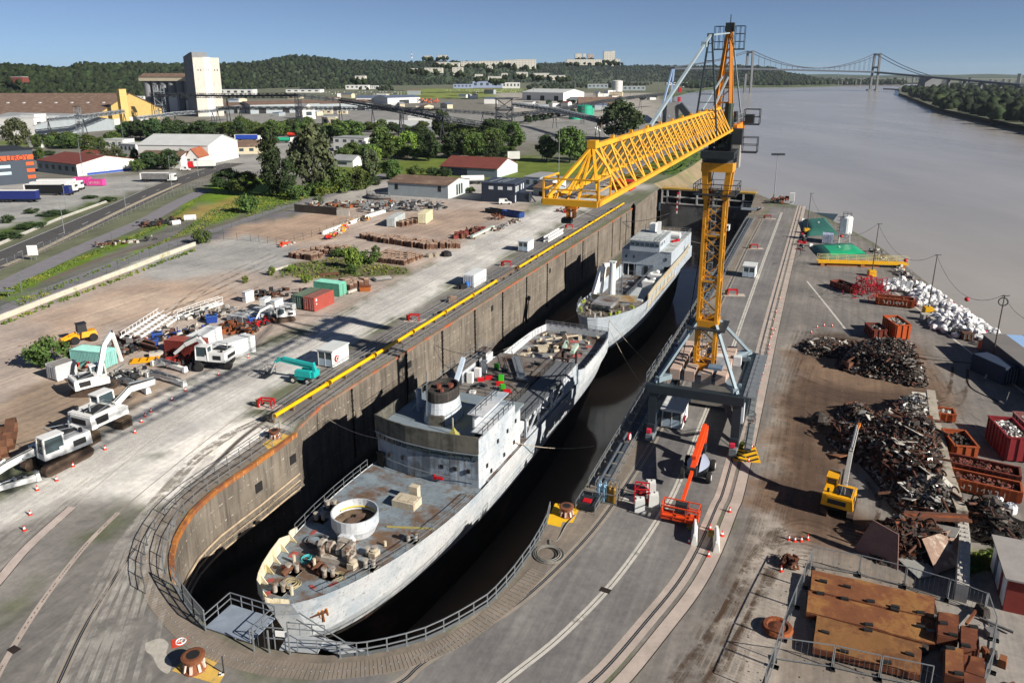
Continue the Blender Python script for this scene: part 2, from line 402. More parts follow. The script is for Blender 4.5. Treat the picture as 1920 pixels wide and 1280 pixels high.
# ---------- water ----------
def water_mat(name,col,rough,bs,bd,var,stretch):
    m=bpy.data.materials.new(name);m.use_nodes=True;t=NT(m);b=t.n['Principled BSDF']
    tc=t.new('ShaderNodeTexCoord').outputs['Object']
    n=t.noise(t.mapping(tc,stretch,DA),.02,5,.6)
    c=t.mix(t.ramp(n,.35,.7),[x*(1-var)for x in col],[x*(1+var)for x in col]);t.ln(c,b.inputs['Base Color'])
    b.inputs['Roughness'].default_value=rough;b.inputs['IOR'].default_value=1.33
    w=t.math('ADD',t.noise(tc,bs,3,.6),t.math('MULTIPLY',t.noise(tc,bs*.12,3),3.0))
    bn=t.new('ShaderNodeBump');bn.inputs['Strength'].default_value=bd;bn.inputs['Distance'].default_value=.12
    t.ln(w,bn.inputs['Height']);t.ln(bn.outputs[0],b.inputs['Normal']);return m
MUD=water_mat('muddy_water',(.33,.306,.272),.2,.9,.2,.12,(1,.25,1))
DKW=water_mat('still_dock_water',(.14,.105,.078),.08,1.2,.12,.3,(1,1,1))
gate_u=UV(P(1240,356))[0]
m=MB();m.add([(-200,-300,RZ),(9000,-300,RZ),(9000,9600,RZ),(-200,9600,RZ)],[(0,1,2,3)])
# the river sheet starts outside the dock gate and east of the quay
river_poly=[D(gate_u+1,-6)]+[D(gate_u+1,62)]+[q+DV*-.5 for q in quay[3:]]+[V_((2500,-260,0)),V_((9000,-260,0)),V_((9000,9600,0)),V_((-200,9600,0)),V_((-200,600,0))]
m=MB();m.add([(p.x,p.y,RZ)for p in river_poly],[tuple(range(len(river_poly)))]);m.build('river',MUD,kind='structure')
m=MB();dp=[D(-60,-10),D(-60,62),D(gate_u,62),D(gate_u,-10)]
m.add([(p.x,p.y,WZ)for p in dp],[(0,3,2,1)]);o=m.build('dock_water',DKW,kind='structure')
# ---------- dock walls ----------
def wall_mat():
    m=bpy.data.materials.new('stained_dock_concrete');m.use_nodes=True;t=NT(m);b=t.n['Principled BSDF']
    uv=t.new('ShaderNodeUVMap',uv_map='UVMap').outputs[0];b.inputs['Roughness'].default_value=.88
    n1=t.noise(uv,.22,6,.6);n2=t.noise(t.mapping(uv,(1.3,.10,1)),1,6,.7);n3=t.noise(uv,2.2,5,.7);n4=t.noise(t.mapping(uv,(.5,.05,1)),1,4,.7)
    c=t.mix(t.ramp(n1,.3,.7),(.095,.081,.066),(.20,.172,.138))
    c=t.mix(t.math('MULTIPLY',t.ramp(n2,.46,.66),.85),c,(.05,.043,.037))
    c=t.mix(t.math('MULTIPLY',t.ramp(n4,.55,.7),.45),c,(.26,.23,.19))
    c=t.mix(t.math('MULTIPLY',t.ramp(n3,.5,.75),.4),c,(.10,.085,.07))
    br=t.new('ShaderNodeTexBrick');br.inputs['Scale'].default_value=1;br.inputs['Mortar Size'].default_value=.06;br.inputs['Brick Width'].default_value=7.0;br.inputs['Row Height'].default_value=2.1
    br.inputs['Mortar Smooth'].default_value=.3;br.offset=0.3
    t.ln(uv,br.inputs['Vector'])
    c=t.mix(t.math('MULTIPLY',br.outputs['Fac'],t.ramp(n3,.52,.62)),c,(.46,.41,.34))
    sp=t.new('ShaderNodeSeparateXYZ');t.ln(uv,sp.inputs[0])
    wet=t.ramp(t.math('ADD',sp.outputs[1],t.math('MULTIPLY',n2,2.5)),-10.2,-11.4)
    c=t.mix(t.math('MULTIPLY',wet,.85),c,(.035,.04,.024))
    t.ln(c,b.inputs['Base Color'])
    bn=t.new('ShaderNodeBump');bn.inputs['Strength'].default_value=.5;bn.inputs['Distance'].default_value=.08;t.ln(n3,bn.inputs['Height']);t.ln(bn.outputs[0],b.inputs['Normal'])
    return m
DCON=wall_mat()
RUST=mat('rust_steel','#6f3a1f',.85,.0,.3,.9,stain='#8a4a22',samt=.5,streak='#3a2013',stamt=.5,bump=.4)
GALV=mat('galvanised_steel','#9aa0a4',.45,.6,.12,2)
BLACK=mat('black_rubber','#1c1c1d',.8)
DARKST=mat('dark_steel','#2e3438',.55,.3,.2)
YEL=mat('yellow_paint','#d9a514',.5,0,.12,1.2,stain='#7a5217',samt=.15,sscale=1.2)
WHITE=mat('white_paint','#dedfdd',.5,0,.05,.6,streak='#8d8579',stamt=.25)
RED=mat('red_paint','#b5121c',.5,0,.12)
dock=T('dock_wall','long stained concrete wall of the dry dock with rounded end and rusty rim','dock wall')
def sheet(name,top,bot,m,parent,uvs,flip=False,z0=None,z1=None):
    n=len(top);me=bpy.data.meshes.new(name)
    fs=[(i,i+1,n+i+1,n+i)if not flip else (i+1,i,n+i,n+i+1)for i in range(n-1)]
    me.from_pydata([tuple(p)for p in top]+[tuple(p)for p in bot],[],fs)
    uvl=me.uv_layers.new(name='UVMap');s=[0]
    for a,b in zip(top,top[1:]):s.append(s[-1]+(V_(b)-V_(a)).length)
    allv=[(s[i],top[i][2])for i in range(n)]+[(s[i],bot[i][2])for i in range(n)]
    for lp in me.loops:uvl.data[lp.index].uv=allv[lp.vertex_index]
    me.materials.append(m);o=bpy.data.objects.new(name,me);COL.objects.link(o);o.parent=parent;KIDS.setdefault(parent.name,[]).append(o);return o
cen=D(110,19)
def outw(i,L,d):
    a=L[max(i-1,0)];b=L[min(i+1,len(L)-1)];t=(b-a);t.z=0;t.normalize()
    return V_((-t.y,t.x,0))*-d if False else V_((t.y,-t.x,0))*-d
zl=lambda p:-7.7
up_bot=[V_((p.x,p.y,-7.7))for p in rim]
sheet('upper_wall',rim,up_bot,DCON,dock,None)
und=[]
for i,p in enumerate(rim):
    u=UV(p)[0];k=max(0,min(1,(-3-u)/8))
    o_=outw(i,rim,3.2*k)if u<0 else V_((0,0,0))
    q=p+o_
    if (q-D(max(u,0),19)).length<(p-D(max(u,0),19)).length:q=p-o_
    und.append(q)
sheet('lower_wall',[V_((p.x,p.y,-7.7))for p in und],[V_((p.x,p.y,WZ-3))for p in und],DCON,dock,None)
sheet('ledge_soffit',up_bot,[V_((p.x,p.y,-7.701))for p in und],DCON,dock,None)
# rusty steel nosing along the curve, grooves with chains down the straight wall
def inner(p,d):
    u=UV(p)[0];c=D(max(min(u,240),-8),19);w=(c-p);w.z=0;return p+w.normalized()*d
def interp(L,step):
    out=[]
    for a,b in zip(L,L[1:]):
        n=max(1,int((b-a).length/step));out+=[a.lerp(b,i/n)for i in range(n)]
    return out+[L[-1]]
i0,i1=9,20
m=MB();m.barpath([inner(p,.12)+V_((0,0,-.12))for p in rim[i0:i1]],.42,.5);m.build('rim_beam',mat('orange_rusty_rim','#a3672f',.85,0,.35,.5,stain='#7a4a30',samt=.7,sscale=.4,streak='#d9b06a'),dock)
ORUST=mat('flaking_rust','#7d4428',.85,0,.3,.5)
m=MB();m.barpath([inner(p,.10)+V_((0,0,-.14))for p in rim[4:10]],.3,.34);m.build('rim_beam',mat('worn_rim','#7c6a5a',.8,0,.3,.3,stain='#a8512a',samt=.55,sscale=.25),dock)
for k,u in enumerate([-2.5,14,29,41,54,67,80,93,106,120,134,149,158,165]):
    a,b=D(u,.06,-.3),D(u,.06,-11)
    m=MB();m.bar(a,b,.34,.16,up=DU)
    for j in range(14):m.box(a.lerp(b,(j+.5)/14)+DV*.1,(.22,.3,.3),DR+.7*(j % 2))
    m.build('fender_chain',mat('black_chain','#17130f',.8,0,.3),dock)
m=MB()
for z,r in ((-5.4,.13),(-6.3,.1),(-7.2,.12)):m.path([inner(p,.2)+V_((0,0,z))for p in rim[9:21]],r,6)
m.build('wall_pipe',mat('pale_wall_pipe','#a3927c',.8,0,.3),dock)
m=MB()
for u,z in ((-17,-3.2),(-8,-3),(9,-2.2),(30,-2.6),(62,-2.4),(95,-2.6),(125,-2.5)):
    m.box(D(u,.02,z)if u>-2 else inner(P(*((480,865)if u<-10 else (545,818))),.05)+V_((0,0,z)),(.12,1.1,1.1),DR)
m.build('drain_opening',BLACK,dock)
m=MB();m.box(D(110,19,WZ-3.1),(60,360,.2),DR);m.build('dock_floor',mat('dock_floor_mud','#2a241d',.9),kind='structure')
# quay wall to the river and the natural bank
qw=T('quay_wall','dark concrete river quay wall behind the bags and tanks','quay wall')
sheet('wall_face',quay,[V_((p.x,p.y,RZ-3))for p in quay],DCON,qw,None,True)
BKM=mat('bank_mud','#7d7058',.9,0,.25,.08,stain='#5c6338',samt=.45,sscale=.06);GBK=mat('overgrown_bank','#2f3d1f',.95,0,.3,.03)
for far in (0,1):
    bk=MB()
    for a,b in zip(bank,bank[1:]):
        if (a.y>620)!= bool(far):continue
        na=V_((b.y-a.y,a.x-b.x,0)).normalized()*(6 if a.y<500 else 5);bk.add([a,b,b+na+V_((0,0,RZ-1)),a+na+V_((0,0,RZ-1))],[(0,1,2,3)])
    if not far:bk.build('river_bank',BKM,kind='structure')
for a,b in zip(RB,RB[1:]):
    na=V_((b.y-a.y,a.x-b.x,0)).normalized()*14
    bk.add([a,b,b-na+V_((0,0,RZ-1)),a-na+V_((0,0,RZ-1))],[(3,2,1,0)])
bk.build('river_bank',GBK,kind='structure')
# ---------- rails, painted lines, paving beside the dock ----------
def cr(pts,n=6):
    pts=[V_(p)for p in pts];out=[]
    for i in range(len(pts)-1):
        p0=pts[max(i-1,0)];p1=pts[i];p2=pts[i+1];p3=pts[min(i+2,len(pts)-1)]
        for k in range(n):
            t=k/n;out.append(.5*((2*p1)+(p2-p0)*t+(2*p0-5*p1+4*p2-p3)*t*t+(3*p1-p0-3*p2+p3)*t**3))
    return out+[pts[-1]]
def C(*a,n=6):return cr([P(*q)for q in a],n)
def ribbon(name,pts,w,z,m,off=0.0,gaps=None):
    vs=[];fs=[];n=len(pts)
    for i,p in enumerate(pts):
        a=pts[max(i-1,0)];b=pts[min(i+1,n-1)];t=(b-a).normalized();q=V_((-t.y,t.x,0))
        c=p+q*off;vs+=[(*(c+q*w/2).xy,z),(*(c-q*w/2).xy,z)]
    fs=[(2*i,2*i+1,2*i+3,2*i+2)for i in range(n-1)]
    if (V_(vs[1])-V_(vs[0])).cross(V_(vs[2])-V_(vs[0])).z<0:fs=[f[::-1]for f in fs]
    mb=MB();mb.add(vs,fs)
    return mb.build(name,m,kind='structure')
PALE=mat('pale_rail_concrete','#8d857b',.9,0,.2,.5)
PINK=mat('pinkish_rail_concrete','#a89c93',.9,0,.2,.5)
PAINTW=mat('worn_white_line','#b9b6ae',.8,0,.15,1.0,stain='#7d7a76',samt=.3,sscale=.8)
GROOVE=mat('rail_steel','#332b26',.6,.2,.3)
RAILS=[
 (C((1431,407),(1400,466),(1370,530),(1300,672),(1235,808),(1180,899),(1114,991),(1034,1075),(960,1138),(884,1183),(792,1243),(751,1278),(650,1330)),PALE,.9),
 (C((1499,386),(1470,490),(1440,600),(1400,757),(1360,907),(1343,950),(1310,1025),(1272,1090),(1212,1164),(1126,1262),(1040,1330)),PINK,1.3),
 (C((1190,378),(870,560),(640,707),(485,797),(400,872),(330,936),(250,1032),(200,1107),(155,1182),(110,1278),(85,1330)),PALE,.7),
]
for pts,m,w in RAILS:
    ribbon('rail_bed',pts,w,.004,m)
    ribbon('crane_rail',pts,.26,.008,GROOVE)
    ribbon('crane_rail',pts,.07,.012,GALV)
ribbon('rail_bed',RAILS[1][0],1.1,.004,PINK,1.5 if RAILS[1][0][0].y>0 else -1.5)
ribbon('joint',RAILS[1][0],.07,.008,GROOVE,2.1)
ribbon('joint',RAILS[1][0],.07,.008,GROOVE,1.0)
l1=C((1466,398),(1430,494),(1392,600),(1370,662),(1317,790),(1272,905),(1242,960),(1192,1036),(1135,1108),(1049,1194),(960,1265),(890,1320))
ribbon('white_line',l1,.62,.005,PAINTW);ribbon('slot',l1,.06,.009,GROOVE)
l2=C((222,960),(165,1017),(110,1085),(57,1160),(5,1247),(-20,1300));ribbon('pale_line',l2,.5,.005,PINK)
l2b=C((655,646),(560,702),(420,800),(300,895),(222,960));ribbon('joint',l2b,.12,.005,PALE)
l2c=[]
for a,b in zip(l2,l2[1:]):
    for k in range(3):
        if RN.random()<.6:ribbon('slot',[a.lerp(b,k/3),a.lerp(b,(k+.7)/3)],.07,.009,GROOVE)
l3=C((135,950),(55,1022),(0,1085),(-40,1130));ribbon('pale_line',l3,1.0,.005,mat('pink_strip','#b3a59e',.9));ribbon('joint',l3,.08,.009,GROOVE,.5);ribbon('joint',l3,.08,.009,GROOVE,-.5)
ribbon('joint',C((135,950),(330,790),(480,690)),.07,.005,PALE)
ribbon('white_line',C((655,646),(760,587),(870,524),(960,474),(1030,436),(1110,392)),.35,.005,PAINTW)
ribbon('joint',C((455,700),(600,620),(700,560)),.06,.006,GROOVE)
ribbon('white_line',C((1513,527),(1560,585),(1595,630)),.35,.005,PAINTW)
ribbon('white_line',C((1668,540),(1710,570),(1740,595),(1800,645),(1880,705),(1960,765)),.35,.005,PAINTW)
for a,b in (((1500,525),(1585,640)),):pass
# white triangles where rail and edging part
for tri in (((304,974),(276,1035),(256,1034)),((884,1190),(793,1240),(778,1226))):
    m=MB();m.add([(*P(*q).xy,.006)for q in tri],[(0,1,2)]);m.build('pale_wedge',mat('pale_wedge_paint','#a9a49a',.85),kind='structure')
for q in ((1135,1106),(26,1217)):
    m=MB();m.box(P(*q)+V_((0,0,.01)),(.9,.6,.02),-.5);m.build('drain_cover',GROOVE,kind='structure')
# stone edging: slabs round the closed end
edge=cr([outp for outp in [P(*q)for q in ((292,960),(276,1010),(274,1050),(286,1105),(315,1150),(360,1195),(420,1228),(500,1250),(600,1258),(700,1250),(790,1228),(870,1190),(950,1130),(1010,1070))]],12)
SLAB=mat('edging_slab','#7d746a',.9,0,.2,.6);m=MB()
acc=0
for a,b in zip(edge,edge[1:]):
    L=(b-a).length;n=max(1,round(L/.62));d=(b-a).normalized();q=V_((-d.y,d.x,0))
    for k in range(n):
        c=a.lerp(b,(k+.5)/n);m.box((c.x,c.y,.01),(1.55,L/n-.05,.03),math.atan2(-d.x,d.y))
m.build('edging_slabs',SLAB,kind='structure')
m=MB()
for a,b in zip(edge[::2],edge[2::2]):m.lathe([(.07,.02),(.05,.06)],6,a)
m.build('slab_pins',GALV,kind='structure')
# ---------- railings along the dock ----------
def railing(pts,label,h=1.1,post=2.0,r=.03,mids=(.5,),m=GALV,cat='railing',group='railings around the dry dock'):
    t=T('railing',label,cat,pts[0],0,group);o=V_(pts[0])
    q=[V_(p)-o for p in pts]
    a=MB();b=MB()
    for i,(s,e)in enumerate(zip(q,q[1:])):
        L=(e-s).length;n=max(1,round(L/post))
        for hh in (1.0,)+tuple(mids):a.bar(s+V_((0,0,h*hh)),e+V_((0,0,h*hh)),r*1.7)
        for k in range(n):x=s.lerp(e,k/n);b.bar(x,x+V_((0,0,h)),r*2);b.box(x+V_((0,0,.03)),(.2,.2,.06))
    b.bar(q[-1],q[-1]+V_((0,0,h)),r*2)
    a.build('handrail',m,t);b.build('post',m,t);return t
def offs(pts,d):return [inner(p,-d)for p in pts]
st=interp([P(*q)for q in ((1180,386),(860,595),(700,696),(556,802))],30)
railing(offs(st,.5),'galvanised railing on the very edge of the straight left dock wall',1.1,2.4)
railing([p-DV*3.6 for p in st],'galvanised railing behind the yellow pipe on the left quay',1.1,2.4)
railing([p-DV*5.2 for p in st[2:]],'second inner railing furthest from the left dock edge',1.05,2.4)
curve_l=[P(*q)for q in ((553,812),(480,865),(440,892),(400,920),(375,942),(357,960),(340,985),(327,1010),(319,1042),(319,1065),(325,1090))]
railing(offs(curve_l,.55),'railing on the curved dock edge above the orange rim',1.15,2.0,.03,(.5,))
railing(offs(curve_l,2.3),'outer railing of the curved walkway on the left',1.15,2.0,.03,(.5,),mat('dull_galvanised','#6d7275',.5,.5))
front=[P(*q)for q in ((640,1226),(690,1220),(726,1213),(762,1204),(797,1193),(830,1178),(858,1163),(885,1147),(910,1131),(926,1116),(945,1095),(960,1077),(988,1038),(1005,1010),(1019,982),(1025,958))]
t=railing(offs(front,.35),'railing panels around the rounded front of the dock below the bow',1.15,1.6,.045)
m=MB();o0=offs(front,.35)
for a,b in zip(o0,o0[1:]):m.bar(a-o0[0]+V_((0,0,.15)),b-o0[0]+V_((0,0,.15)),.03,.28)
m.build('kick_mesh',mat('mesh_panel_grey','#5b6063',.6,.3),t)
rr=interp([P(*q)for q in ((1097,912),(1247,660),(1320,541),(1398,410))],30)
railing(offs(rr,.4),'railing on the very edge of the right dock wall',1.1,2.2,.035)
railing([p+DV*2.7 for p in rr],'second railing beside the pipes on the right quay',1.1,2.2,.035)
# yellow pipe run on the left quay
pipe=T('yellow_pipe','long yellow pipe in sections along the left dock edge','pipe',st[0]-DV*1.9)
pp=[p-DV*1.9-(st[0]-DV*1.9)for p in [P(1180,386),P(535,797)]]
n=15
YP=mat('yellow_pipe_paint','#e0ab08',.45,0,.1,.4,stain='#9a6a14',samt=.12,sscale=.5)
for k in range(n):
    a=pp[0].lerp(pp[1],(k+.03)/n)+V_((0,0,.75));b=pp[0].lerp(pp[1],(k+.97)/n)+V_((0,0,.75))
    if k== 8:continue
    p_('pipe_section',YP,pipe,lambda m:(m.tube(a,b,.26,8),m.tube(a,a.lerp(b,.02),.36,8),m.tube(b.lerp(a,.02),b,.36,8)))
m=MB()
for k in range(n*3+1):
    a=pp[0].lerp(pp[1],k/(n*3));m.box(a+V_((0,0,.25)),(.5,.3,.5),DR)
for s in (-1.1,):
    m.bar(pp[0]+DV*s+V_((0,0,.35)),pp[1]+DV*s+V_((0,0,.35)),.5,.1)
    m.bar(pp[0]+DV*(s+.25)+V_((0,0,.15)),pp[1]+DV*(s+.25)+V_((0,0,.15)),.06,.3)
m.build('pipe_support',mat('brown_pipe_tray','#6a5a4e',.8,0,.2,.4),pipe)
m=MB()
for k in range(16):
    a=pp[0].lerp(pp[1],k/15)
    if k % 2:m.box(a-DV*.9+V_((0,0,.55)),(.9,1.0,.35),DR);m.ring(a-DV*.9+V_((0,0,.75)),.3,.08,10,5)
m.build('valve',BLACK,pipe)
m=MB()
for k in range(26):
    a=st[0].lerp(st[-1],(k+.5)/26)-DV*.25
    if k % 5<3:m.box(a+V_((0,0,-.06)),(.5,.9+2.2*RN.random(),.3),DR)
m.build('rusty_edge_plate',ORUST,pipe)
# pipes lying between the two right railings
t=T('grey_pipe','grey pipe and cable tray between the two railings on the right quay','pipe',rr[0])
m=MB();a0,b0=DV*1.3,rr[-1]-rr[0]+DV*1.3
m.tube(a0+V_((0,0,.4)),b0+V_((0,0,.4)),.2,8);m.bar(a0+DV*.6+V_((0,0,.2)),b0+DV*.6+V_((0,0,.2)),.5,.12)
m.build('pipe_run',mat('grey_pipe_paint','#4d5660',.6),t)
m=MB();[m.box(a0.lerp(b0,k/60)+V_((0,0,.15)),(1.4,.2,.3),DR)for k in range(61)];m.build('pipe_support',PALE,t)
# ---------- dock gate ----------
gl,gr=P(1238,356),P(1417,366);gd=(gr-gl);GW=gd.length;ga=math.atan2(gd.y,gd.x)
gate=T('dock_gate','dark steel caisson gate closing the far end of the dock','dock gate',gl,ga)
GST=mat('gate_plate','#5a5c5e',.7,.1,.25,.25,stain='#2d2a28',samt=.4,sscale=.12)
p_('gate_body',GST,gate,lambda m:(m.b2(.2,GW-.2,2.2,6,-17,.2),m.b2(.2,GW-.2,1.2,2.2,-17,-5.2)))
p_('frame',mat('gate_frame_grey','#a9aaa8',.6,0,.2,.4),gate,lambda m:([m.b2(x-.3,x+.3,.9,2.2,-5.2,.2)for x in (.6,2.6,7.2,13.5,19.5,25,30,GW-.6)],[m.b2(.3,GW-.3,.95,2.2,z-.2,z+.2)for z in (-5.0,-2.6,.2)]))
p_('recess',BLACK,gate,lambda m:m.b2(.3,GW-.3,1.9,2.196,-5,.1))
p_('walkway',mat('ochre_walkway','#b08e3c',.7,0,.2),gate,lambda m:m.b2(.1,GW-.1,.8,6.3,.2,.4))
p_('railing',mat('yellow_rail','#c9a04a',.6),gate,lambda m:(m.rail([(0,1,.4),(GW,1,.4)],1.1,1.5),m.rail([(0,6.1,.4),(GW,6.1,.4)],1.1,1.5)))
gauge=T('water_gauge','red and white level staff on the dock gate','gauge',gl+gd*.19+V_((0,0,0)),ga)
for k in range(8):p_('band',RED if k % 2== 0 else WHITE,gauge,lambda m:m.b2(-.22,.22,.2,.7,-.6-1.0*(k+1),-.6-1.0*k))
# timber recess in the wall, ladder bits at the gate: deep slot
# gangway at the far right corner of the dock
g0=P(1408,398);t=T('access_platform','galvanised landing platform with stair over the far right dock corner','platform',g0,DR)
p_('deck',GALV,t,lambda m:m.b2(-3,1.5,-1.5,3,.8,.95))
p_('railing',GALV,t,lambda m:m.rail([(-3,-1.5,.95),(-3,3,.95),(1.5,3,.95)],1.1,1.2))
p_('stair',GALV,t,lambda m:[m.bar((x,3.2,.9),(x,9,.3),.25,.4)for x in (1.7,2.8)])
p_('support',DARKST,t,lambda m:[m.bar((x,y,0),(x,y,.8),.15)for x in (-2.8,1.3)for y in (-1.3,2.8)])
# tyre marks and dirt drawn out by vehicles
def mark_mat(name,col,a,sc):
    m=bpy.data.materials.new(name);m.use_nodes=True;t=NT(m);b=t.n['Principled BSDF'];b.inputs['Base Color'].default_value=(*lin(col),1);b.inputs['Roughness'].default_value=.95
    tc=t.new('ShaderNodeTexCoord').outputs['Object'];n=t.noise(tc,sc,5,.7);t.ln(t.math('MULTIPLY',t.ramp(n,.4,.62),a),b.inputs['Alpha']);return m
MK=mark_mat('dark_tyre_mark','#55504b',.25,.5);ML=mark_mat('pale_dust_mark','#d6d2ca',.35,.4);MR=mark_mat('brown_mud_mark','#5a4636',.38,.5)
zk=[.016]
def mark(pts,m,w=.32,pair=1.9):
    zk[0]+= .0006
    for o_ in ((-pair/2,pair/2)if pair else (0,)):ribbon('tyre_mark',pts,w,zk[0],m,o_)
for k in range(7):mark(C((1560-k*9,1000+k*5),(1500-k*6,985+k*9),(1430-k*5,1040+k*14),(1370-k*9,1180+k*10),(1300-k*12,1300+k*6)),MR,.3)
for k in range(6):mark(C((1500+k*9,620),(1470+k*6,720),(1455+k*7,830),(1430+k*6,960),(1360+k*10,1120),(1270+k*16,1290)),(MK,MR)[k % 2],.35)
for k in range(5):mark(C((1500,700+k*14),(1600,735+k*9),(1720,745+k*6),(1790,730+k*5),(1800,690)),MR,.35)
for k in range(5):mark(C((1560,980+k*8),(1640,1000+k*4),(1670,960-k*5),(1640,900)),MR,.3)
for k in range(9):mark(C((-20,1080-k*14),(150,930-k*9),(330,800-k*7),(520,690-k*6),(760,560-k*5),(980,440-k*4)),ML,.35)
for k in range(7):mark(C((90+k*26,1290),(180+k*18,1130-k*4),(270+k*8,980-k*8),(380+k*4,870-k*9)),ML,.4,2.1)
for k in range(10):mark(C((270+k*6,960-k*5),(330+k*5,895-k*4),(400+k*6,832-k*3),(460+k*5,800-k*2),(505,800+k*3)),mark_mat('rut_mark','#a09a90',.6,.9)if k== 0 else bpy.data.materials['rut_mark'],.16,.7)
for k in range(8):mark(C((20+k*30,640+k*4),(120+k*26,680-k*8),(240+k*20,640-k*14),(420+k*14,560-k*12)),MR if k % 2 else ML,.5,2.4)
for k in range(4):mark(C((1700-k*20,640),(1760-k*16,690),(1790-k*5,760),(1840,800+k*20)),MK,.3)
# ---------- ships ----------
def hullgrid(levels,n,us,ue,t):
    """levels: (z(t), halfbreadth, u of stem, u of stern, fullness lengths bow/stern) from deck to keel"""
def hull_mat(name,base,blue,rs,ps):
    m=bpy.data.materials.new(name);m.use_nodes=True;t=NT(m);b=t.n['Principled BSDF'];b.inputs['Roughness'].default_value=.55
    tc=t.new('ShaderNodeTexCoord').outputs['Object'];sp=t.new('ShaderNodeSeparateXYZ');t.ln(tc,sp.inputs[0]);cb=t.new('ShaderNodeCombineXYZ');t.ln(sp.outputs[1],cb.inputs[0]);t.ln(sp.outputs[2],cb.inputs[1])
    n1=t.noise(tc,.16,7,.65);n2=t.noise(tc,1.1,7,.75);n3=t.noise(t.mapping(tc,(1.8,1.8,.1)),1,6,.75);n4=t.noise(tc,.45,5,.7)
    c=t.mix(t.ramp(n1,.42,.62),base,blue);c=t.mix(t.math('MULTIPLY',t.ramp(n4,.5,.6),.5),c,[x*1.12 for x in base])
    br=t.new('ShaderNodeTexBrick');br.inputs['Scale'].default_value=1;br.inputs['Brick Width'].default_value=5.5;br.inputs['Row Height'].default_value=1.5;br.inputs['Mortar Size'].default_value=.025;br.inputs['Mortar Smooth'].default_value=.4;t.ln(cb.outputs[0],br.inputs['Vector'])
    c=t.mix(t.math('MULTIPLY',br.outputs['Fac'],.4),c,(.22,.21,.2))
    c=t.mix(t.math('MULTIPLY',t.ramp(n3,.56,.72),t.math('MULTIPLY',t.ramp(n4,.4,.6),.8)),c,(.17,.13,.10))
    c=t.mix(t.math('MULTIPLY',t.ramp(n2,.66-rs,.74-rs),.85),c,(.20,.085,.035));c=t.mix(t.math('MULTIPLY',t.ramp(t.noise(tc,3.2,6,.8),.62-ps,.68-ps),.7),c,(.10,.085,.075))
    t.ln(c,b.inputs['Base Color']);bn=t.new('ShaderNodeBump');bn.inputs['Strength'].default_value=.3;bn.inputs['Distance'].default_value=.05;t.ln(n4,bn.inputs['Height']);t.ln(bn.outputs[0],b.inputs['Normal']);return m
SHIPW=hull_mat('weathered_white_hull',(.52,.54,.56),(.33,.39,.45),.045,.05)
SHIPB=mat('dark_bottom_paint','#231f1c',.7,0,.3,.3,stain='#4a3326',samt=.35,sscale=.15)
DECK=mat('grey_blue_ship_deck','#76838c',.75,0,.3,.5,stain='#65503f',samt=.68,sscale=.3,streak='#3a3c3f',stamt=.6)
DECK2=mat('dirty_ship_deck','#7d8083',.8,0,.3,.5,stain='#54453c',samt=.72,sscale=.35)
SSW=mat('grimy_superstructure','#8b99a6',.6,0,.18,.3,stain='#59616b',samt=.6,sscale=.2,streak='#4d463e',stamt=.75)
GRIME=mat('mossy_bulwark','#5f5d55',.85,0,.25,.6,stain='#40403a',samt=.6,sscale=.5,streak='#2d2c28',stamt=.8)
GLASSD=mat('dark_glass','#39474c',.15,0,.1)
def make_hull(root,LV,n,deckmat_z,rail=None,top=SHIPW,bot=SHIPB,split=3):
    """LV rows of (u_stem, u_stern, halfbreadth, bow length, stern length, stern half-breadth factor, zfun)"""
    rows=[]
    for (us,ue,hb,lb,ls,sf,zf)in LV:
        r=[]
        for i in range(n+1):
            t=i/n;t=t*t*(.35)+t*.65 if t<1 else 1
            u=us+(ue-us)*t
            f=min(1,(u-us)/lb);f=math.sqrt(max(0,1-(1-f)**2))**1.15
            g=min(1,(ue-u)/ls);f=f*(sf+(1-sf)*math.sqrt(max(0,1-(1-g)**2)))
            r.append((u,hb*f,zf(u)))
        rows.append(r)
    def side(name,k0,k1,m):
        mb=MB()
        for sg in (-1,1):
            for k in range(k0,k1):
                vs=[(sg*h,u,z)for u,h,z in rows[k]]+[(sg*h,u,z)for u,h,z in rows[k+1]]
                N=n+1;fs=[(i,i+1,N+i+1,N+i)for i in range(n)]
                mb.add(vs,fs if sg<0 else [f[::-1]for f in fs])
            pass
        for k in range(k0,k1):
            a,b=rows[k][-1],rows[k+1][-1]
            mb.add([(-a[1],a[0],a[2]),(a[1],a[0],a[2]),(b[1],b[0],b[2]),(-b[1],b[0],b[2])],[(0,1,2,3)])
        return mb.build(name,m,root)
    side('hull',0,split,top);side('hull_bottom',split,len(rows)-1,bot)
    return rows
def deckpoly(rows,z,u0,u1,root,name,m,inset=.12,dz=-.05):
    r=[q for q in rows[0]if u0-1e-3<= q[0]<= u1+1e-3]
    mb=MB();vs=[];fs=[]
    for u,h,zz in r:vs+=[(-max(h-inset,0),u,(zz if z is None else z)+dz),(max(h-inset,0),u,(zz if z is None else z)+dz)]
    fs=[(2*i,2*i+1,2*i+3,2*i+2)for i in range(len(r)-1)]
    mb.add(vs,fs);return mb.build(name,m,root)
V1=20.1
ship=T('naval_ship','large weathered white ship with a long foredeck in the front of the dock','ship',D(0,V1,0),DR)
zd=lambda u:.7-2.6*max(0,min(1,(u+27.6)/27))**.5 if u<0 else max(-2.5,-1.9-.02*u)
LV=[(-27.6,54,7.1,27,14,.82,zd),(-26.6,54,6.9,29,16,.8,lambda u:zd(u)-1.6),(-25,53.6,6.6,31,18,.74,lambda u:-5.0),(-22.4,54,6.4,34,20,.62,lambda u:-6.9+.5*max(0,min(1,(u-5)/40))),
      (-20.8,52,5.9,36,24,.3,lambda u:-10.5),(-19,48,4.6,38,26,.05,lambda u:-15)]
rows=make_hull(ship,LV,46,None)
deckpoly(rows,None,-27.6,0,ship,'foredeck',DECK)
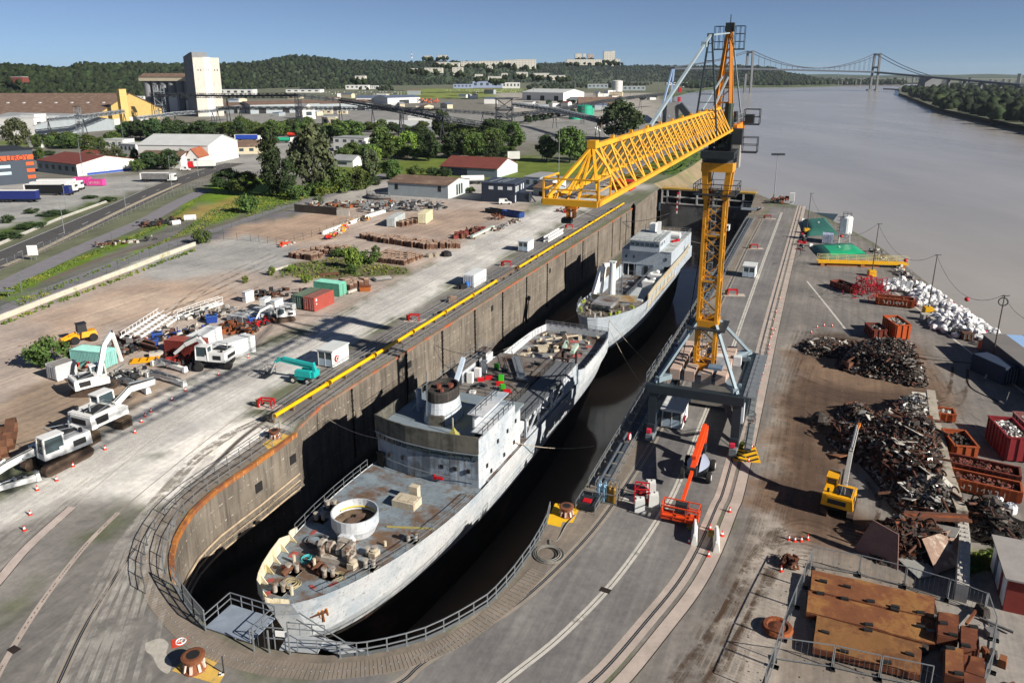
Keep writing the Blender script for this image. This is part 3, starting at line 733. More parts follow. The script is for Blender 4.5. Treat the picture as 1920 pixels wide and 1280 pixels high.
deckpoly(rows,None,-.6,54,ship,'main_deck',DECK2)
def hb(u,rows=rows):
    r=rows[0]
    for a,b in zip(r,r[1:]):
        if a[0]<= u<= b[0]:k=(u-a[0])/(b[0]-a[0]);return a[1]+(b[1]-a[1])*k
    return r[-1][1]
# bulwark at the bow, port side, with frames
BOWI=mat('cream_bulwark','#cfc6ae',.7,0,.12,.6,stain='#a8963f',samt=.4,sscale=.5,streak='#7a4d2c',stamt=.6)
m=MB();us=[-27.55,-27.2,-26.5,-25.5,-24,-22,-20,-18,-16.5]
for a,b in zip(us,us[1:]):
    for sg in ((-1,)if a>-27 else (-1,1)):
        h0=1.35*(1 if a<-18 else .7)*(1 if sg<0 else .4);h1=1.35*(1 if b<-18 else .4)*(1 if sg<0 else .3)
        pa=(sg*hb(a),a,zd(a));pb=(sg*hb(b),b,zd(b))
        m.add([pa,pb,(pb[0],pb[1],pb[2]+h1),(pa[0],pa[1],pa[2]+h0),(pa[0]*.985,pa[1],pa[2]),(pb[0]*.985,pb[1],pb[2]),(pb[0]*.985,pb[1],pb[2]+h1),(pa[0]*.985,pa[1],pa[2]+h0)],[(0,1,2,3),(7,6,5,4),(3,2,6,7),(0,4,5,1),(0,3,7,4),(1,5,6,2)])
for u in (-26.5,-25,-23.4,-21.8,-20,-18.2):
    h=hb(u);m.add([(-h+.05,u,zd(u)),(-h+.9,u,zd(u)),(-h+.05,u,zd(u)+.9),(-h+.05,u+.06,zd(u)),(-h+.9,u+.06,zd(u)),(-h+.05,u+.06,zd(u)+.9)],[(0,1,2),(5,4,3),(1,4,5,2),(0,3,4,1)])
m.build('bow_bulwark',BOWI,ship)
p_('deck_railing',GALV,ship,lambda m:(m.rail([(-hb(u)+.1,u,zd(u))for u in (-17,-13,-9,-5,-2)],1.1,1.8,.03,(.5,)),m.rail([(hb(u)-.1,u,zd(u))for u in (-24,-21,-18,-15,-11,-7,-3)],.8,1.8,.03,(.5,))))
# gun tub
tub=(-.6,-13.8,zd(-13.8));tz=zd(-13)
gtub=p_('gun_tub',SHIPW,ship,lambda m:(m.lathe([(1.9,0),(2.15,.6),(2.3,.9),(2.3,2.1),(2.18,2.1),(2.18,.95),(0,.95)],28,tub,cap=False),m.box((tub[0]+.5,tub[1]-2.0,tz+.5),(1.2,1.6,1.0))))
p_('tub_floor',mat('rusty_tub_floor','#6b5a48',.9,0,.3,.6,stain='#3c2f27',samt=.5),gtub,lambda m:m.lathe([(2.15,1.0),(0,1.01)],24,tub,cap=False))
p_('gun_mount',mat('mount_brown','#5d4a3f',.8,0,.3),gtub,lambda m:(m.lathe([(.85,1.0),(.85,1.25),(.6,1.35),(0,1.35)],14,(tub[0]+.1,tub[1]-.4,tz),cap=False),m.box((tub[0]+.3,tub[1]+.5,tz+1.25),(.8,.7,.5),.3)))
p_('tub_stripe',mat('yellow_inside_stripe','#b8a545',.7,0,.2),gtub,lambda m:m.ring((tub[0],tub[1],tz+1.35),2.14,.1,24,4,'Z',.8,2.9))
# hatches, winch, bollards, chain, ropes on the foredeck
CREAM=mat('cream_deck_gear','#b5ab97',.75,0,.15,.9,streak='#7a4d2c',stamt=.5)
def fdz(u):return zd(u)-.05
p_('deck_hatch',CREAM,ship,lambda m:(m.box((1.4,-7.4,fdz(-7.4)+.4),(2.6,1.7,.8)),m.box((1.2,-7.5,fdz(-7)+.85),(1.1,1.1,.1)),m.box((2.2,-7.5,fdz(-7)+.85),(.7,1.0,.12))))
p_('deck_locker',CREAM,ship,lambda m:m.box((1.5,-5.9,fdz(-6)+.8),(1.0,.7,1.6)))
p_('deck_seam',mat('ochre_seam','#9a8f55',.8),ship,lambda m:m.bar((1.8,-12.0,fdz(-12)+.06),(6.3,-10.5,fdz(-11)+.1),.18,.12))
WIN=mat('winch_grey','#9c968d',.7,0,.2,1,stain='#5a4334',samt=.5,sscale=.8)
wz=fdz(-18.5)
p_('winch',WIN,ship,lambda m:(m.box((.5,-18.6,wz+.25),(3.0,2.0,.5),.1),[m.tube((-1.1+x,-18.6,wz+1.0),(-.7+x,-18.6,wz+1.0),.55,14)for x in (0,.9,2.0)],m.tube((-1.6,-18.6,wz+1.0),(2.6,-18.6,wz+1.0),.2,10),m.box((1.9,-18.5,wz+.9),(.5,1.5,1.3)),m.box((1.0,-17.8,wz+1.0),(1.2,.7,.9)),m.box((-.4,-19.4,wz+.9),(.15,.6,1.0)),m.box((2.6,-19.4,wz+.7),(.2,.5,1.1))))
p_('chain_drum',mat('rust_brown','#5e3d2b',.85,0,.3),ship,lambda m:[m.tube((x,y,fdz(y)+.15),(x+.25,y+.9,fdz(y)+.5),.32,8)for x,y in ((-.5,-21.3),(.2,-21.6),(.9,-21.8),(-1.8,-23.2))])
p_('bollard',WIN,ship,lambda m:[(m.lathe([(.28,0),(.2,.1),(.2,.8),(.28,.85),(.28,.95),(0,.96)],10,(x+dx,y+dy,fdz(y))),m.box((x+.3,y+.2,fdz(y)+.06),(1.3,1.0,.12)))for x,y in ((-hb(-14)+.9,-14),(hb(-13)-1.1,-13.4),(hb(-19)-1.0,-19),(-1.6,-22.6),(3.0,-17.2),(1.6,-21.8),(-hb(-11)+.9,-11.5),(-.6,-25.6))for dx,dy in ((0,0),(.6,.35))])
p_('ventilator',CREAM,ship,lambda m:[(m.box((x,y,fdz(y)+.3),(.7,.9,.6)),m.lathe([(.3,.6),(.4,.75),(.1,.85)],10,(x,y,fdz(y))))for x,y in ((2.9,-19.4),(3.6,-17.0))])
def coil(m,c,R_,n,r=.05):
    for k in range(n):m.ring((c[0]+U_(-.2,.2),c[1]+U_(-.2,.2),c[2]+.05+k*.02),R_*U_(.55,1.1),r,14,4)
p_('mooring_rope',mat('grey_rope','#4d5054',.9),ship,lambda m:coil(m,(-2.9,-17.2,fdz(-17)),1.0,8,.07))
p_('mooring_rope',mat('teal_rope','#3f9aa0',.9),ship,lambda m:coil(m,(-1.7,-20.0,fdz(-20)),.55,5))
p_('mooring_rope',mat('tan_rope','#8f8468',.9),ship,lambda m:(coil(m,(-.2,-24.0,fdz(-24)),.8,9,.06),coil(m,(2.6,-21.2,fdz(-21)),.6,6,.05)))
p_('red_patch',mat('red_primer','#9a4a45',.85,0,.25),ship,lambda m:[m.box((x,y,fdz(y)+.06),(sx,sy,.02),.4*k)for k,(x,y,sx,sy)in enumerate(((-3.2,-20,.6,.9),(-2.6,-22,.5,.5),(-2.2,-24.3,.6,.5),(2.9,-22.4,.8,.35),(-3.5,-18,.5,.4),(4.1,-18.6,.7,.35),(-1,-26,.5,.4),(1.6,-23.5,.7,.3),(-4,-16,.4,.8)))])
p_('deck_post',CREAM,ship,lambda m:[m.tube((x,y,fdz(y)),(x,y,fdz(y)+h),.15,8)for x,y,h in ((.8,-25.2,.9),(.1,-21.2,1.2),(-2.3,-21,.8),(3.5,-15,.5))])
p_('anchor',mat('rusty_anchor','#4a2f22',.85,0,.3),ship,lambda m:(m.bar((2.0,-24.45,-2.1),(2.6,-23.5,-1.7),.2,.2),m.bar((1.85,-24.5,-2.5),(2.7,-23.4,-2.5),.16,.25)))
p_('rust_run',mat('orange_rust_run','#a8621e',.85,0,.35,.8),ship,lambda m:[m.bar((2.4+k*.2,-24.0+k*.3,-2.2),(2.2+k*.2,-23.6+k*.3,-3.2-.5*(k % 2)),.14,.1)for k in range(3)])
# bridge block
bridge=p_('bridge_wall',SSW,ship,lambda m:m.add(*(lambda pts:([(x,y,z)for z in (-2.4,2.4)for x,y in pts]+[],[(i,i+1,len(pts)+i+1,len(pts)+i)for i in range(len(pts)-1)]+[(len(pts)-1,0,len(pts),2*len(pts)-1)]))([(-6.6,-.2),(-4.5,-.9),(-2,-1.35),(1,-1.5),(4,-1.3),(6.6,-.9),(6.6,11),(-6.6,11)])))
pts=[(-6.75,-.4),(-4.5,-1.15),(-2,-1.6),(1,-1.75),(4,-1.55),(6.75,-1.15)]
m=MB()
for (x0,y0),(x1,y1)in zip(pts,pts[1:]):m.add([(x0,y0,2.3),(x1,y1,2.3),(x1,y1,4.3),(x0,y0,4.3),(x0,y0+.15,2.3),(x1,y1+.15,2.3),(x1,y1+.15,4.3),(x0,y0+.15,4.3)],[(0,1,2,3),(7,6,5,4),(3,2,6,7),(0,4,5,1)])
m.bar((-6.7,-.3,3.3),(-6.7,5,3.2),.15,1.8);m.bar((-6.7,7.2,3.0),(-6.7,10.5,3.0),.15,1.2)
m.build('bulwark',GRIME,ship)
p_('window',GLASSD,bridge,lambda m:[m.box((x+(x1-x)*(k+.5)/3,y+(y1-y)*(k+.5)/3-.03,1.75),((x1-x)/3*.78,.14,.6),math.atan2(y1-y,x1-x))for (x,y),(x1,y1)in zip([(a,b+.2)for a,b in pts],[(a,b+.2)for a,b in pts[1:]])for k in range(3)])
p_('porthole',BLACK,bridge,lambda m:([m.box((x,-1.15-.2*(1-abs(x)/6.6)-.1,.1),(.4,.2,.45),.0)for x in (-4.4,-2.6,2.4,4.0,5.6)],[m.box((6.72,y,z),(.12,.35,.45))for y,z in ((1.2,-.2),(4.2,1.4),(7.0,1.4),(9.5,1.6),(2.3,-1.4),(6,-1.2),(9,-1.0))],m.box((-5.9,-.75,-1.1),(1.0,.3,1.9),-.25)))
p_('pipe_line',GALV,ship,lambda m:(m.path([(x,y-.12,2.25)for x,y in pts],.06,5),m.path([(x,y-.02,-.5-.1*k)for k,(x,y)in enumerate(pts)],.04,5)))
p_('hose_reel',RED,ship,lambda m:(m.box((2.2,-1.6,-1.3),(.9,.3,.22)),m.box((1.5,-1.6,-1.3),(.15,.25,.6))))
ROOF=mat('bridge_roof_deck','#75828c',.75,0,.15,.25,stain='#7a8070',samt=.45,sscale=.18,streak='#4d5559')
p_('bridge_roof',ROOF,ship,lambda m:m.prism([(-6.6,-.25),(-4.5,-1.05),(-2,-1.5),(1,-1.65),(4,-1.45),(6.6,-1.05),(6.6,12.5),(-6.6,12.5)],2.4,2.64))
# funnel: an oval trunk, black top
fx,fy,fz=-.9,5.4,2.64
funnel=p_('funnel',SHIPW,ship,lambda m:m.lathe([(2.15,0),(2.0,1.0),(1.85,2.1),(1.8,2.6)],26,(fx,fy,fz),1.0,1.35))
p_('funnel_top',mat('sooty_black','#2f2c2a',.8,0,.3,.6,streak='#6d665e'),funnel,lambda m:m.lathe([(1.82,2.6),(1.85,3.7),(1.8,3.9),(1.6,3.9),(1.55,3.5),(0,3.45)],26,(fx,fy,fz),1.0,1.35,cap=False))
p_('funnel_opening',GRIME,funnel,lambda m:m.sidep([(-.9,0),(.9,0),(.9,.9),(.5,1.3),(-.5,1.3),(-.9,.9)],-.0,.1)if False else m.box((fx+.55,fy-2.62,fz+.62),(1.7,.5,1.25),.12))
p_('exhaust_pipe',mat('rust_red_pipe','#6a3a2e',.8),funnel,lambda m:(m.tube((fx-.6,fy,fz+3.4),(fx-.6,fy,fz+4.0),.35,10),m.tube((fx+.6,fy+.8,fz+3.4),(fx+.6,fy+.8,fz+3.9),.4,10),m.tube((fx+.3,fy-.9,fz+3.4),(fx+.3,fy-.9,fz+3.9),.3,10)))
p_('antenna',GALV,ship,lambda m:(m.tube((fx-.8,fy-2.7,fz),(fx-.6,fy-2.6,fz+6.5),.05,5),m.rail([(fx-2.1,fy-1,fz+3),(fx-2.1,fy+1,fz+3)],.9,.6)))
p_('tripod_post',mat('pale_blue_post','#8a97a8',.6),ship,lambda m:(m.tube((-4.3,5.6,2.6),(-4.3,5.6,5.4),.34,10),[m.bar((-4.3+a,5.6+b,2.6),(-4.3,5.6,4.1),.1)for a,b in ((-.9,-.5),(.9,-.5),(0,1))]))
p_('roof_pyramid',mat('yellow_green_pyramid','#8f8a4a',.7,0,.2,.8,stain='#5a4a30',samt=.4),ship,lambda m:m.add([(2.2,.1,2.64),(3.6,.1,2.64),(3.6,1.3,2.64),(2.2,1.3,2.64),(2.8,.8,4.0)],[(0,1,4),(1,2,4),(2,3,4),(3,0,4)]))
p_('roof_drum',CREAM,ship,lambda m:(m.tube((-4.0,.5,2.9),(-2.2,-.1,2.9),.25,10),m.box((-5.3,.4,2.9),(1.2,.9,.5),.2),m.box((2.3,1.6,3.6),(.12,.12,2.0))))
p_('white_screen',SHIPW,ship,lambda m:(m.b2(6.4,6.63,-.95,9.5,2.3,3.7),m.b2(4.6,4.85,2,9.0,2.6,5.2),m.b2(4.0,6.0,1.9,9.1,5.2,5.3),m.b2(4.6,6.4,8.8,9.0,2.6,4.2),m.b2(4.85,6.4,1.0,9,3.6,3.7),m.b2(6.55,6.66,-.9,11.1,-2.3,2.4)))
p_('screen_rail',DARKST,ship,lambda m:(m.rail([(6.5,.5,3.7),(6.5,9.2,3.7)],.9,1.4),m.rail([(5.0,2,5.3),(5.0,9,5.3),(4,9,5.3)],.9,1.4),m.rail([(-6,12.4,2.64),(5,12.4,2.64)],1,2)))
# mid block and catwalk with open lattice side
MID=mat('brown_grey_mid_deck','#6f6b67',.8,0,.2,.3,stain='#57463b',samt=.6,sscale=.22)
p_('mid_deck',MID,ship,lambda m:(m.b2(-5.5,3.4,12.6,33,.2,.5),m.b2(3.0,3.4,12.6,33,-2.4,.5),m.b2(-5.5,3.4,32.7,33,-2.4,.5)))
p_('mid_side_house',SHIPW,ship,lambda m:(m.b2(-6.7,-5.5,12.6,30,-2.4,1.7),m.b2(-5.6,-5.5,12.6,28,.5,2.6),m.b2(-6.8,-6.6,30,50,-2.6,-1.6)))
p_('side_walk',MID,ship,lambda m:m.b2(-6.7,-5.0,14,29,2.6,2.7))
p_('side_walk_rail',GALV,ship,lambda m:(m.rail([(-6.6,14,2.7),(-6.6,29,2.7)],1,1.8),m.rail([(-5.1,20,2.7),(-5.1,29,2.7)],1,1.8)))
p_('catwalk',mat('catwalk_grey','#5d6166',.8),ship,lambda m:(m.b2(3.6,6.7,12.6,33,.15,.45),))
p_('catwalk_rail',DARKST,ship,lambda m:(m.rail([(3.7,13,.45),(3.7,33,.45)],1,1.8),m.rail([(6.6,13,.45),(6.6,33,.45)],1,2.2),m.rail([(3.7,13,.45),(1,12.6,.5)],1.3,1)))
p_('lattice_side',SHIPW,ship,lambda m:(m.b2(5.5,5.7,12.6,33,-2.5,.15),m.b2(6.55,6.75,27,33.5,-2.7,.3),[m.bar((6.7,y,-2.6),(6.7,y,.3),.28,.3)for y in (12.8,17.5,22.5,28,33)],[m.bar((6.7,a,-2.5),(6.7,b,.1),.16)for a,b in ((12.8,17.5),(22.5,17.5),(22.5,28),(33,28))],m.bar((6.7,12.8,-2.3),(6.7,33,-2.3),.3,.6)))
CR=mat('pale_blue_crane_arm','#aebccb',.5,0,.1)
p_('deck_crane',CR,ship,lambda m:(m.bar((-3.6,12.9,2.0),(-5.2,19.5,4.3),.55,.55),m.box((-3.5,13.1,1.2),(.9,.9,1.6)),m.box((-3.4,12.8,2.0),(1.0,.6,.7))))
p_('gangway',GALV,ship,lambda m:(m.bar((-2.3,31,.9),(1.6,24,.8),1.1,.12),[m.rail([(-2.3+o,31,.9),(1.6+o,24,.8)],1.0,.8,.03)for o in (-.55,.55)],m.box((1.75,23.7,.85),(1.6,.5,.25))))
p_('machine',mat('bright_green','#3fae2a',.5),ship,lambda m:[m.box((x,y,.5+.45),(.7,.5,.9),.3)for x,y in ((-3.2,26.2),(-.9,22.6),(.6,19.6))])
p_('machine',RED,ship,lambda m:[m.box((x,y,.5+.2),(1.0,.7,.4),.5)for x,y in ((-3.6,21.6),(-.6,21.3),(1.4,19.2),(-2.8,22.6))])
p_('machine',WHITE,ship,lambda m:[m.box((x,y,.5+h/2),(.8,.7,h),.1)for x,y,h in ((-4.4,24.5,1.8),(-4.7,20.5,1.5),(-2.8,17.3,.3),(-4.6,22.8,1.3))])
p_('door',BLACK,ship,lambda m:[m.box((-5.48,y,1.4),(.1,.7,1.7))for y in (16,19,24.8,27)])
# after deck
AFT=zd(44)
p_('stern_bulwark',SHIPW,ship,lambda m:([m.add([(sg*hb(a),a,zd(a)-.02),(sg*hb(b),b,zd(b)-.02),(sg*hb(b),b,zd(b)+1.15),(sg*hb(a),a,zd(a)+1.15+(.9 if a<34 else 0)),(sg*(hb(a)-.14),a,zd(a)-.02),(sg*(hb(b)-.14),b,zd(b)-.02),(sg*(hb(b)-.14),b,zd(b)+1.15),(sg*(hb(a)-.14),a,zd(a)+1.15+(.9 if a<34 else 0))],[(0,1,2,3),(7,6,5,4),(3,2,6,7),(0,3,7,4),(1,5,6,2)])for sg in (-1,1)for a,b in ((33,36),(36,40),(40,44),(44,48),(48,51),(51,54))],m.b2(-5.8,5.8,53.85,54,AFT,AFT+1.3)))
p_('bulwark_frame',WHITE,ship,lambda m:[m.box((sg*(hb(u)-.25),u,AFT+.55),(.3,.08,1.1))for sg in (-1,1)for u in np.arange(34,53.5,1.15)])
p_('stern_rail',GALV,ship,lambda m:m.rail([(-5.8,53.8,AFT+1.2),(5.8,53.8,AFT+1.2)],.7,1.2))
p_('well_frame',SHIPW,ship,lambda m:(m.barpath([(-2.5,34.2,AFT+.3),(-2.5,39.5,AFT+.3),(3.2,39.5,AFT+.3),(4.2,34.0,AFT+.3),(-2.5,34.2,AFT+.3)],.2,.6)))
p_('well_floor',mat('red_oxide_floor','#9a5a50',.85,0,.2,.5,stain='#3a4048',samt=.55,sscale=.25),ship,lambda m:m.add([(-2.4,34.3,AFT+.03),(4.1,34.1,AFT+.03),(3.1,39.4,AFT+.03),(-2.4,39.4,AFT+.03)],[(0,1,2,3)]))
p_('gantry',mat('dark_brown_gantry','#3c2a26',.8,0,.3),ship,lambda m:([m.bar((x,y,AFT),(x,y,AFT+3.3),.3)for x in (3.0,5.2)for y in (33.6,37.6)],[m.bar((3,y,AFT+3.2),(5.2,y,AFT+3.2),.25)for y in (33.6,37.6)],[m.bar((x,33.6,AFT+3.2),(x,37.6,AFT+3.2),.25)for x in (3,5.2)],m.bar((3,33.6,AFT+1.2),(5.2,37.6,AFT+3),.12)))
p_('gantry_panel',mat('pale_green_panel','#a5bcae',.6),ship,lambda m:(m.box((2.7,39.6,AFT+2.9),(.5,3.8,.8),.2),m.box((5.0,37.4,AFT+3.6),(.5,3.4,.6),.1)))
p_('propeller',mat('bronze_grey_propeller','#a39684',.5,.3,.15),ship,lambda m:([m.box((.6+.8*cos(a),46.6,AFT+1.0+.8*sin(a)),(1.5,.25,.9),0,.6,0,-a)for a in (0.4,2.0,3.6,5.2)],m.tube((.6,46.1,AFT+1),(.6,47.1,AFT+1),.4,10)))
p_('scrap_plate',mat('faded_red_plate','#a85a55',.8,0,.2),ship,lambda m:[m.box((x,y,AFT+.2+h),(sx,sy,.1),r)for x,y,sx,sy,r,h in ((3.4,43,1.6,1.2,.4,.1),(-.8,51,1.2,.9,.2,.3),(2.2,45,2.2,.5,.9,.4),(4.2,47.5,.9,.7,.3,.2),(3.9,40.5,1.5,.8,.3,3.4))])
p_('deck_scrap',CREAM,ship,lambda m:([m.box((U_(-5,4.5),U_(33.5,53.5),AFT+U_(.1,.5)),(U_(.2,1.3),U_(.15,.8),U_(.1,.7)),U_(0,3))for _ in range(38)],m.bar((-3,46,AFT+1.2),(1.5,50,AFT+1.3),.25),m.box((-2.5,43.5,AFT+.5),(1.6,1.2,.9),.4)))
p_('dark_scrap',DARKST,ship,lambda m:([m.box((U_(-4.5,4),U_(33.5,53),AFT+U_(.1,.4)),(U_(.2,1.0),U_(.1,.6),U_(.1,.6)),U_(0,3))for _ in range(30)],[m.box((U_(-5,3),U_(14,31),max(.5,.5)+U_(.05,.3)),(U_(.2,.9),U_(.1,.6),U_(.1,.5)),U_(0,3))for _ in range(26)]))
p_('rope',mat('dark_cable','#26272a',.8),ship,lambda m:[m.path(cr([(U_(-4,3),U_(a,b),z+.08)for _ in range(5)],5),.05,4)for a,b,z in ((34,45,AFT),(42,53,AFT),(14,24,.5),(20,31,.5))])
# second ship
V2,U2=21.0,57.0
s2=T('supply_ship','smaller pale blue white ship with a crane mast behind the first ship','ship',D(U2,V2,-1.8),DR)
S2H=hull_mat('pale_blue_white_hull',(.40,.45,.50),(.30,.36,.42),.05,.06)
zs=lambda u:1.6-1.9*max(0,min(1,u/20))**.8 if u<24 else (-.3+.5*max(0,min(1,(u-24)/4))if u<60 else .2+.8*max(0,(u-60)/16))
LV2=[(0,74,6.1,22,9,.55,zs),(.7,74,5.8,24,10,.5,lambda u:zs(u)-1.9),(2.2,73,5.4,26,12,.4,lambda u:-4.2+.04*u),(4.0,72,5.2,28,14,.3,lambda u:-6.9+.05*u),
       (5,70,4.9,29,18,.2,lambda u:-9.5),(6,66,4,32,20,.05,lambda u:-15.5)]
r2=make_hull(s2,LV2,44,None,top=S2H)
deckpoly(r2,None,0,25,s2,'foredeck',mat('brown_foredeck','#6a635a',.85,0,.25,.4,stain='#8b9aa6',samt=.4,sscale=.3,streak='#4d3a2c'),dz=-.45)
deckpoly(r2,-2.2,20,74,s2,'well_deck',DECK2)
h2=lambda u:hb(u,r2)
OCH=mat('ochre_rust_bulwark','#a39c8a',.75,0,.15,.5,stain='#9a7238',samt=.4,sscale=.3)
p_('bow_rail',GALV,s2,lambda m:m.rail([(-h2(u)+.1,u,zs(u))for u in (14,10,6,3,.6)]+[(.2,.3,1.6)],1.0,1.3))
p_('bulwark',OCH,s2,lambda m:[m.add([(h2(a),a,zs(a)-.3),(h2(b),b,zs(b)-.3),(h2(b),b,zs(b)+1.0),(h2(a),a,zs(a)+1.0),(h2(a)-.2,a,zs(a)-2.4),(h2(b)-.2,b,zs(b)-2.4),(h2(b)-.2,b,zs(b)+1.0),(h2(a)-.2,a,zs(a)+1.0)],[(0,1,2,3),(7,6,5,4),(3,2,6,7),(0,3,7,4),(1,5,6,2)])for a,b in [(x,x+4)for x in range(22,70,4)]])
p_('breakwater',OCH,s2,lambda m:(m.box((1.8,18.3,.4),(5.6,.25,1.3),.25),m.box((-2.8,17.5,.3),(3.6,.25,1.1),-.2)))
p_('hatch_cover',DECK2,s2,lambda m:(m.b2(-2.6,1.4,10.5,16.8,.1,.9),))
p_('windlass',DARKST,s2,lambda m:[(m.tube((x,9.2,.7),(x+.7,9.2,.7),.55,12))for x in (-1.8,-.6,.8)]+[m.box((0,9.2,.3),(4,1.2,.6))])
p_('bollard',WIN,s2,lambda m:[m.lathe([(.25,-.2),(.25,.7),(.33,.8),(0,.82)],8,(x,y,zs(y)-.4))for x,y in ((-1.2,5.5),(1.0,5),(-2.6,8),(3.4,12),(.4,3.2),(-3.4,12),(2.4,7.2))])
p_('deck_gear',mat('deck_clutter_brown','#5d5245',.85,0,.4,1),s2,lambda m:[m.box((U_(-.5,.5)*2*h2(u)*.7,u,zs(u)-.2),(U_(.2,.8),U_(.2,.7),U_(.2,.8)),U_(0,3))for u in np.arange(3,17,.55)])
p_('weeds',mat('deck_weeds','#7f8a2e',.9),s2,lambda m:[m.box((sx*U_(.72,.95)*h2(u),u,zs(u)+.1),(.4,.5,U_(.3,.7)),U_(0,3))for sx in (-1,1)for u in (5.2,6.2,7.3,8,13,14.2)])
mst=p_('mast',mat('white_mast','#cfd3d3',.5,0,.06,.5,streak='#8d8579'),s2,lambda m:(m.tube((-1.0,19.6,-2),(-1.0,19.9,7.2),.85,16,.62),m.box((-1.0,19.9,7.3),(1.4,1.1,.25))))
p_('mast_ladder',GALV,mst,lambda m:([m.bar((x,20.9,-1),(x,20.9,7.2),.1)for x in (.2,.9)],[m.bar((.2,20.9,z),(.9,20.9,z),.07)for z in np.arange(-.8,7.2,.4)],m.lattice((.55,21.4,-1),(.55,21.4,8),.7,9,.09)))
p_('crane_arm',WHITE,s2,lambda m:(m.bar((-3.4,20.5,6.0),(-4.6,18.2,-.6),.7,.9),m.bar((-3.2,20.9,6.2),(-2.4,22.6,6.0),.6,.7),m.bar((-2.9,21.5,5.8),(-3.4,20.0,-.3),.45),m.box((-3.4,18.8,-.8),(2.4,2.2,1.4)),m.tube((-4.2,20.2,2.8),(-3.0,21.6,4.8),.2,8)))
p_('side_deck',mat('pale_side_deck','#a3a9ab',.7,0,.12,.4),s2,lambda m:m.b2(1.6,5.0,21,46,-.9,-.5))
p_('side_deck_wall',S2H,s2,lambda m:m.b2(1.5,1.65,21,46,-2.2,-.5))
p_('side_deck_rail',GALV,s2,lambda m:m.rail([(1.65,21,-.5),(1.65,47,-.5)],1.0,1.5))
p_('life_raft',WHITE,s2,lambda m:[m.tube((x,y,.1),(x,y+1.4,.1),.55,12)for x,y in ((2.6,33),(2.5,39),(3.4,41.5),(4.2,34.5))])
p_('deck_box',WHITE,s2,lambda m:[m.box((x,y,.2),(2.2,1.8,1.4))for x,y in ((3.9,31.6),(4.2,37.8))])
b2k=p_('bridge_block',S2H,s2,lambda m:(m.b2(-6.0,5.6,46.5,72,.6,4.0),m.b2(-4.0,3.0,45.6,58,4.0,6.4),m.b2(-2.6,1.2,46.6,50,-2.2,.6),m.b2(1.6,4.0,46.4,60,-2.2,.6),m.b2(-6,6.0,49.6,72,-2.2,.6)))
p_('roof',mat('pale_roof_deck','#a9afb0',.75,0,.15,.4,stain='#75746e',samt=.4,sscale=.3),s2,lambda m:(m.b2(-6.05,5.65,46.4,72,4.0,4.12),m.b2(-4.1,3.1,45.4,58,6.4,6.6)))
p_('window',GLASSD,b2k,lambda m:([m.b2(x,x+.85,45.52,45.7,5.3,5.95)for x in np.arange(-3.8,2.4,1.15)],[m.b2(x,x+.45,46.42,46.6,2.0,2.7)for x in (-5.2,-3.4,4.2)],[m.b2(3.0,3.05,y,y+.9,5.3,5.95)for y in (46.4,48,50)]))
p_('door',BLACK,b2k,lambda m:(m.b2(4.1,5.5,49.5,49.7,-1.6,.5),m.b2(-5.6,-2.8,49.5,49.7,-1.8,.4),m.b2(-.6,.3,46.5,46.7,-1.6,.3)))
p_('stanchion',WHITE,s2,lambda m:[m.bar((x,46.8,-2.2),(x,46.8,.6),.14)for x in (-5.8,-4.4,-3.0,1.4)])
p_('roof_rail',GALV,s2,lambda m:(m.rail([(-4,45.6,6.6),(3,45.6,6.6),(3,58,6.6)],.9,1.2),m.rail([(-6,46.6,4.1),(-6,71.8,4.1),(5.5,71.8,4.1),(5.5,60,4.1)],1.0,1.4),m.rail([(5.9,61,1.2),(4.5,73.5,1.4),(-3,73.8,1.4)],1.0,1.2)))
p_('funnel',WHITE,s2,lambda m:(m.b2(-1.9,-.5,56,58.5,4,8.6),m.box((.6,55.5,6.5),(1.0,1.4,5.6),.2)))
p_('funnel_frame',DARKST,s2,lambda m:m.lattice((-2.6,55.2,4),(-2.6,55.2,8.6),1.4,5,.12))
p_('lifeboat',WHITE,s2,lambda m:m.lathe([(0,-2.6),(.7,-2.0),(1.1,-.8),(1.1,.8),(.7,2.0),(0,2.6)],12,(2.6,64,5.0),cap=False)if False else m.tube((.6,62.5,5.0),(4.6,62.2,5.0),1.0,12,.7))
p_('roof_clutter',RED,s2,lambda m:[m.box((3.6+.5*k,57.5+k,4.4),(.6,.6,.5),.3*k)for k in range(3)])
p_('hawse_pipe',BLACK,s2,lambda m:m.box((-.78,2.2,-1.0),(.5,.9,.6),.3))
# ---------- tower crane on its portal ----------
CYEL=mat('crane_yellow','#c98a1c',.5,0,.15,.6,stain='#955a1c',samt=.3,sscale=.6)
PORT=mat('dark_blue_grey_portal','#252f37',.5,.1,.15,.6)
PLG=mat('light_grey_steel','#7f8f98',.5,.2,.12)
MZ=8.0
mast=P(1321,685,MZ);mu,mv=UV(mast)
fl_u,fl_v=UV(P(1221,822));fr_u,fr_v=UV(P(1375,851))
crane=T('tower_crane','yellow lattice tower crane with long jib standing on a dark portal','crane',D(mu,mv,0),DR)
X0,X1=fl_v-mv,fr_v-mv;Y0=(fl_u+fr_u)/2-mu;Y1=Y0+14.5
def legs(m):
    for x in (X0,X1):
        for y in (Y0,Y1):
            s=1 if x<0 else -1
            m.bar((x,y,1.0),(x,y,6.4),.75,.95);m.bar((x+s*.2,y,3.6),(x+s*1.4,y,6.2),.55,.6)
p_('portal_leg',PORT,crane,legs)
p_('portal_beam',PORT,crane,lambda m:([m.b2(X0-.7,X1+.7,y-.5,y+.5,6.1,7.15)for y in (Y0,Y1)],[m.b2(x-.55,x+.55,Y0+.5,Y1-.5,6.2,7.1)for x in (X0,X1)],[m.b2(x-.45,x+.45,Y0-.8,Y1+.8,1.3,2.2)for x in (X0,X1)]))
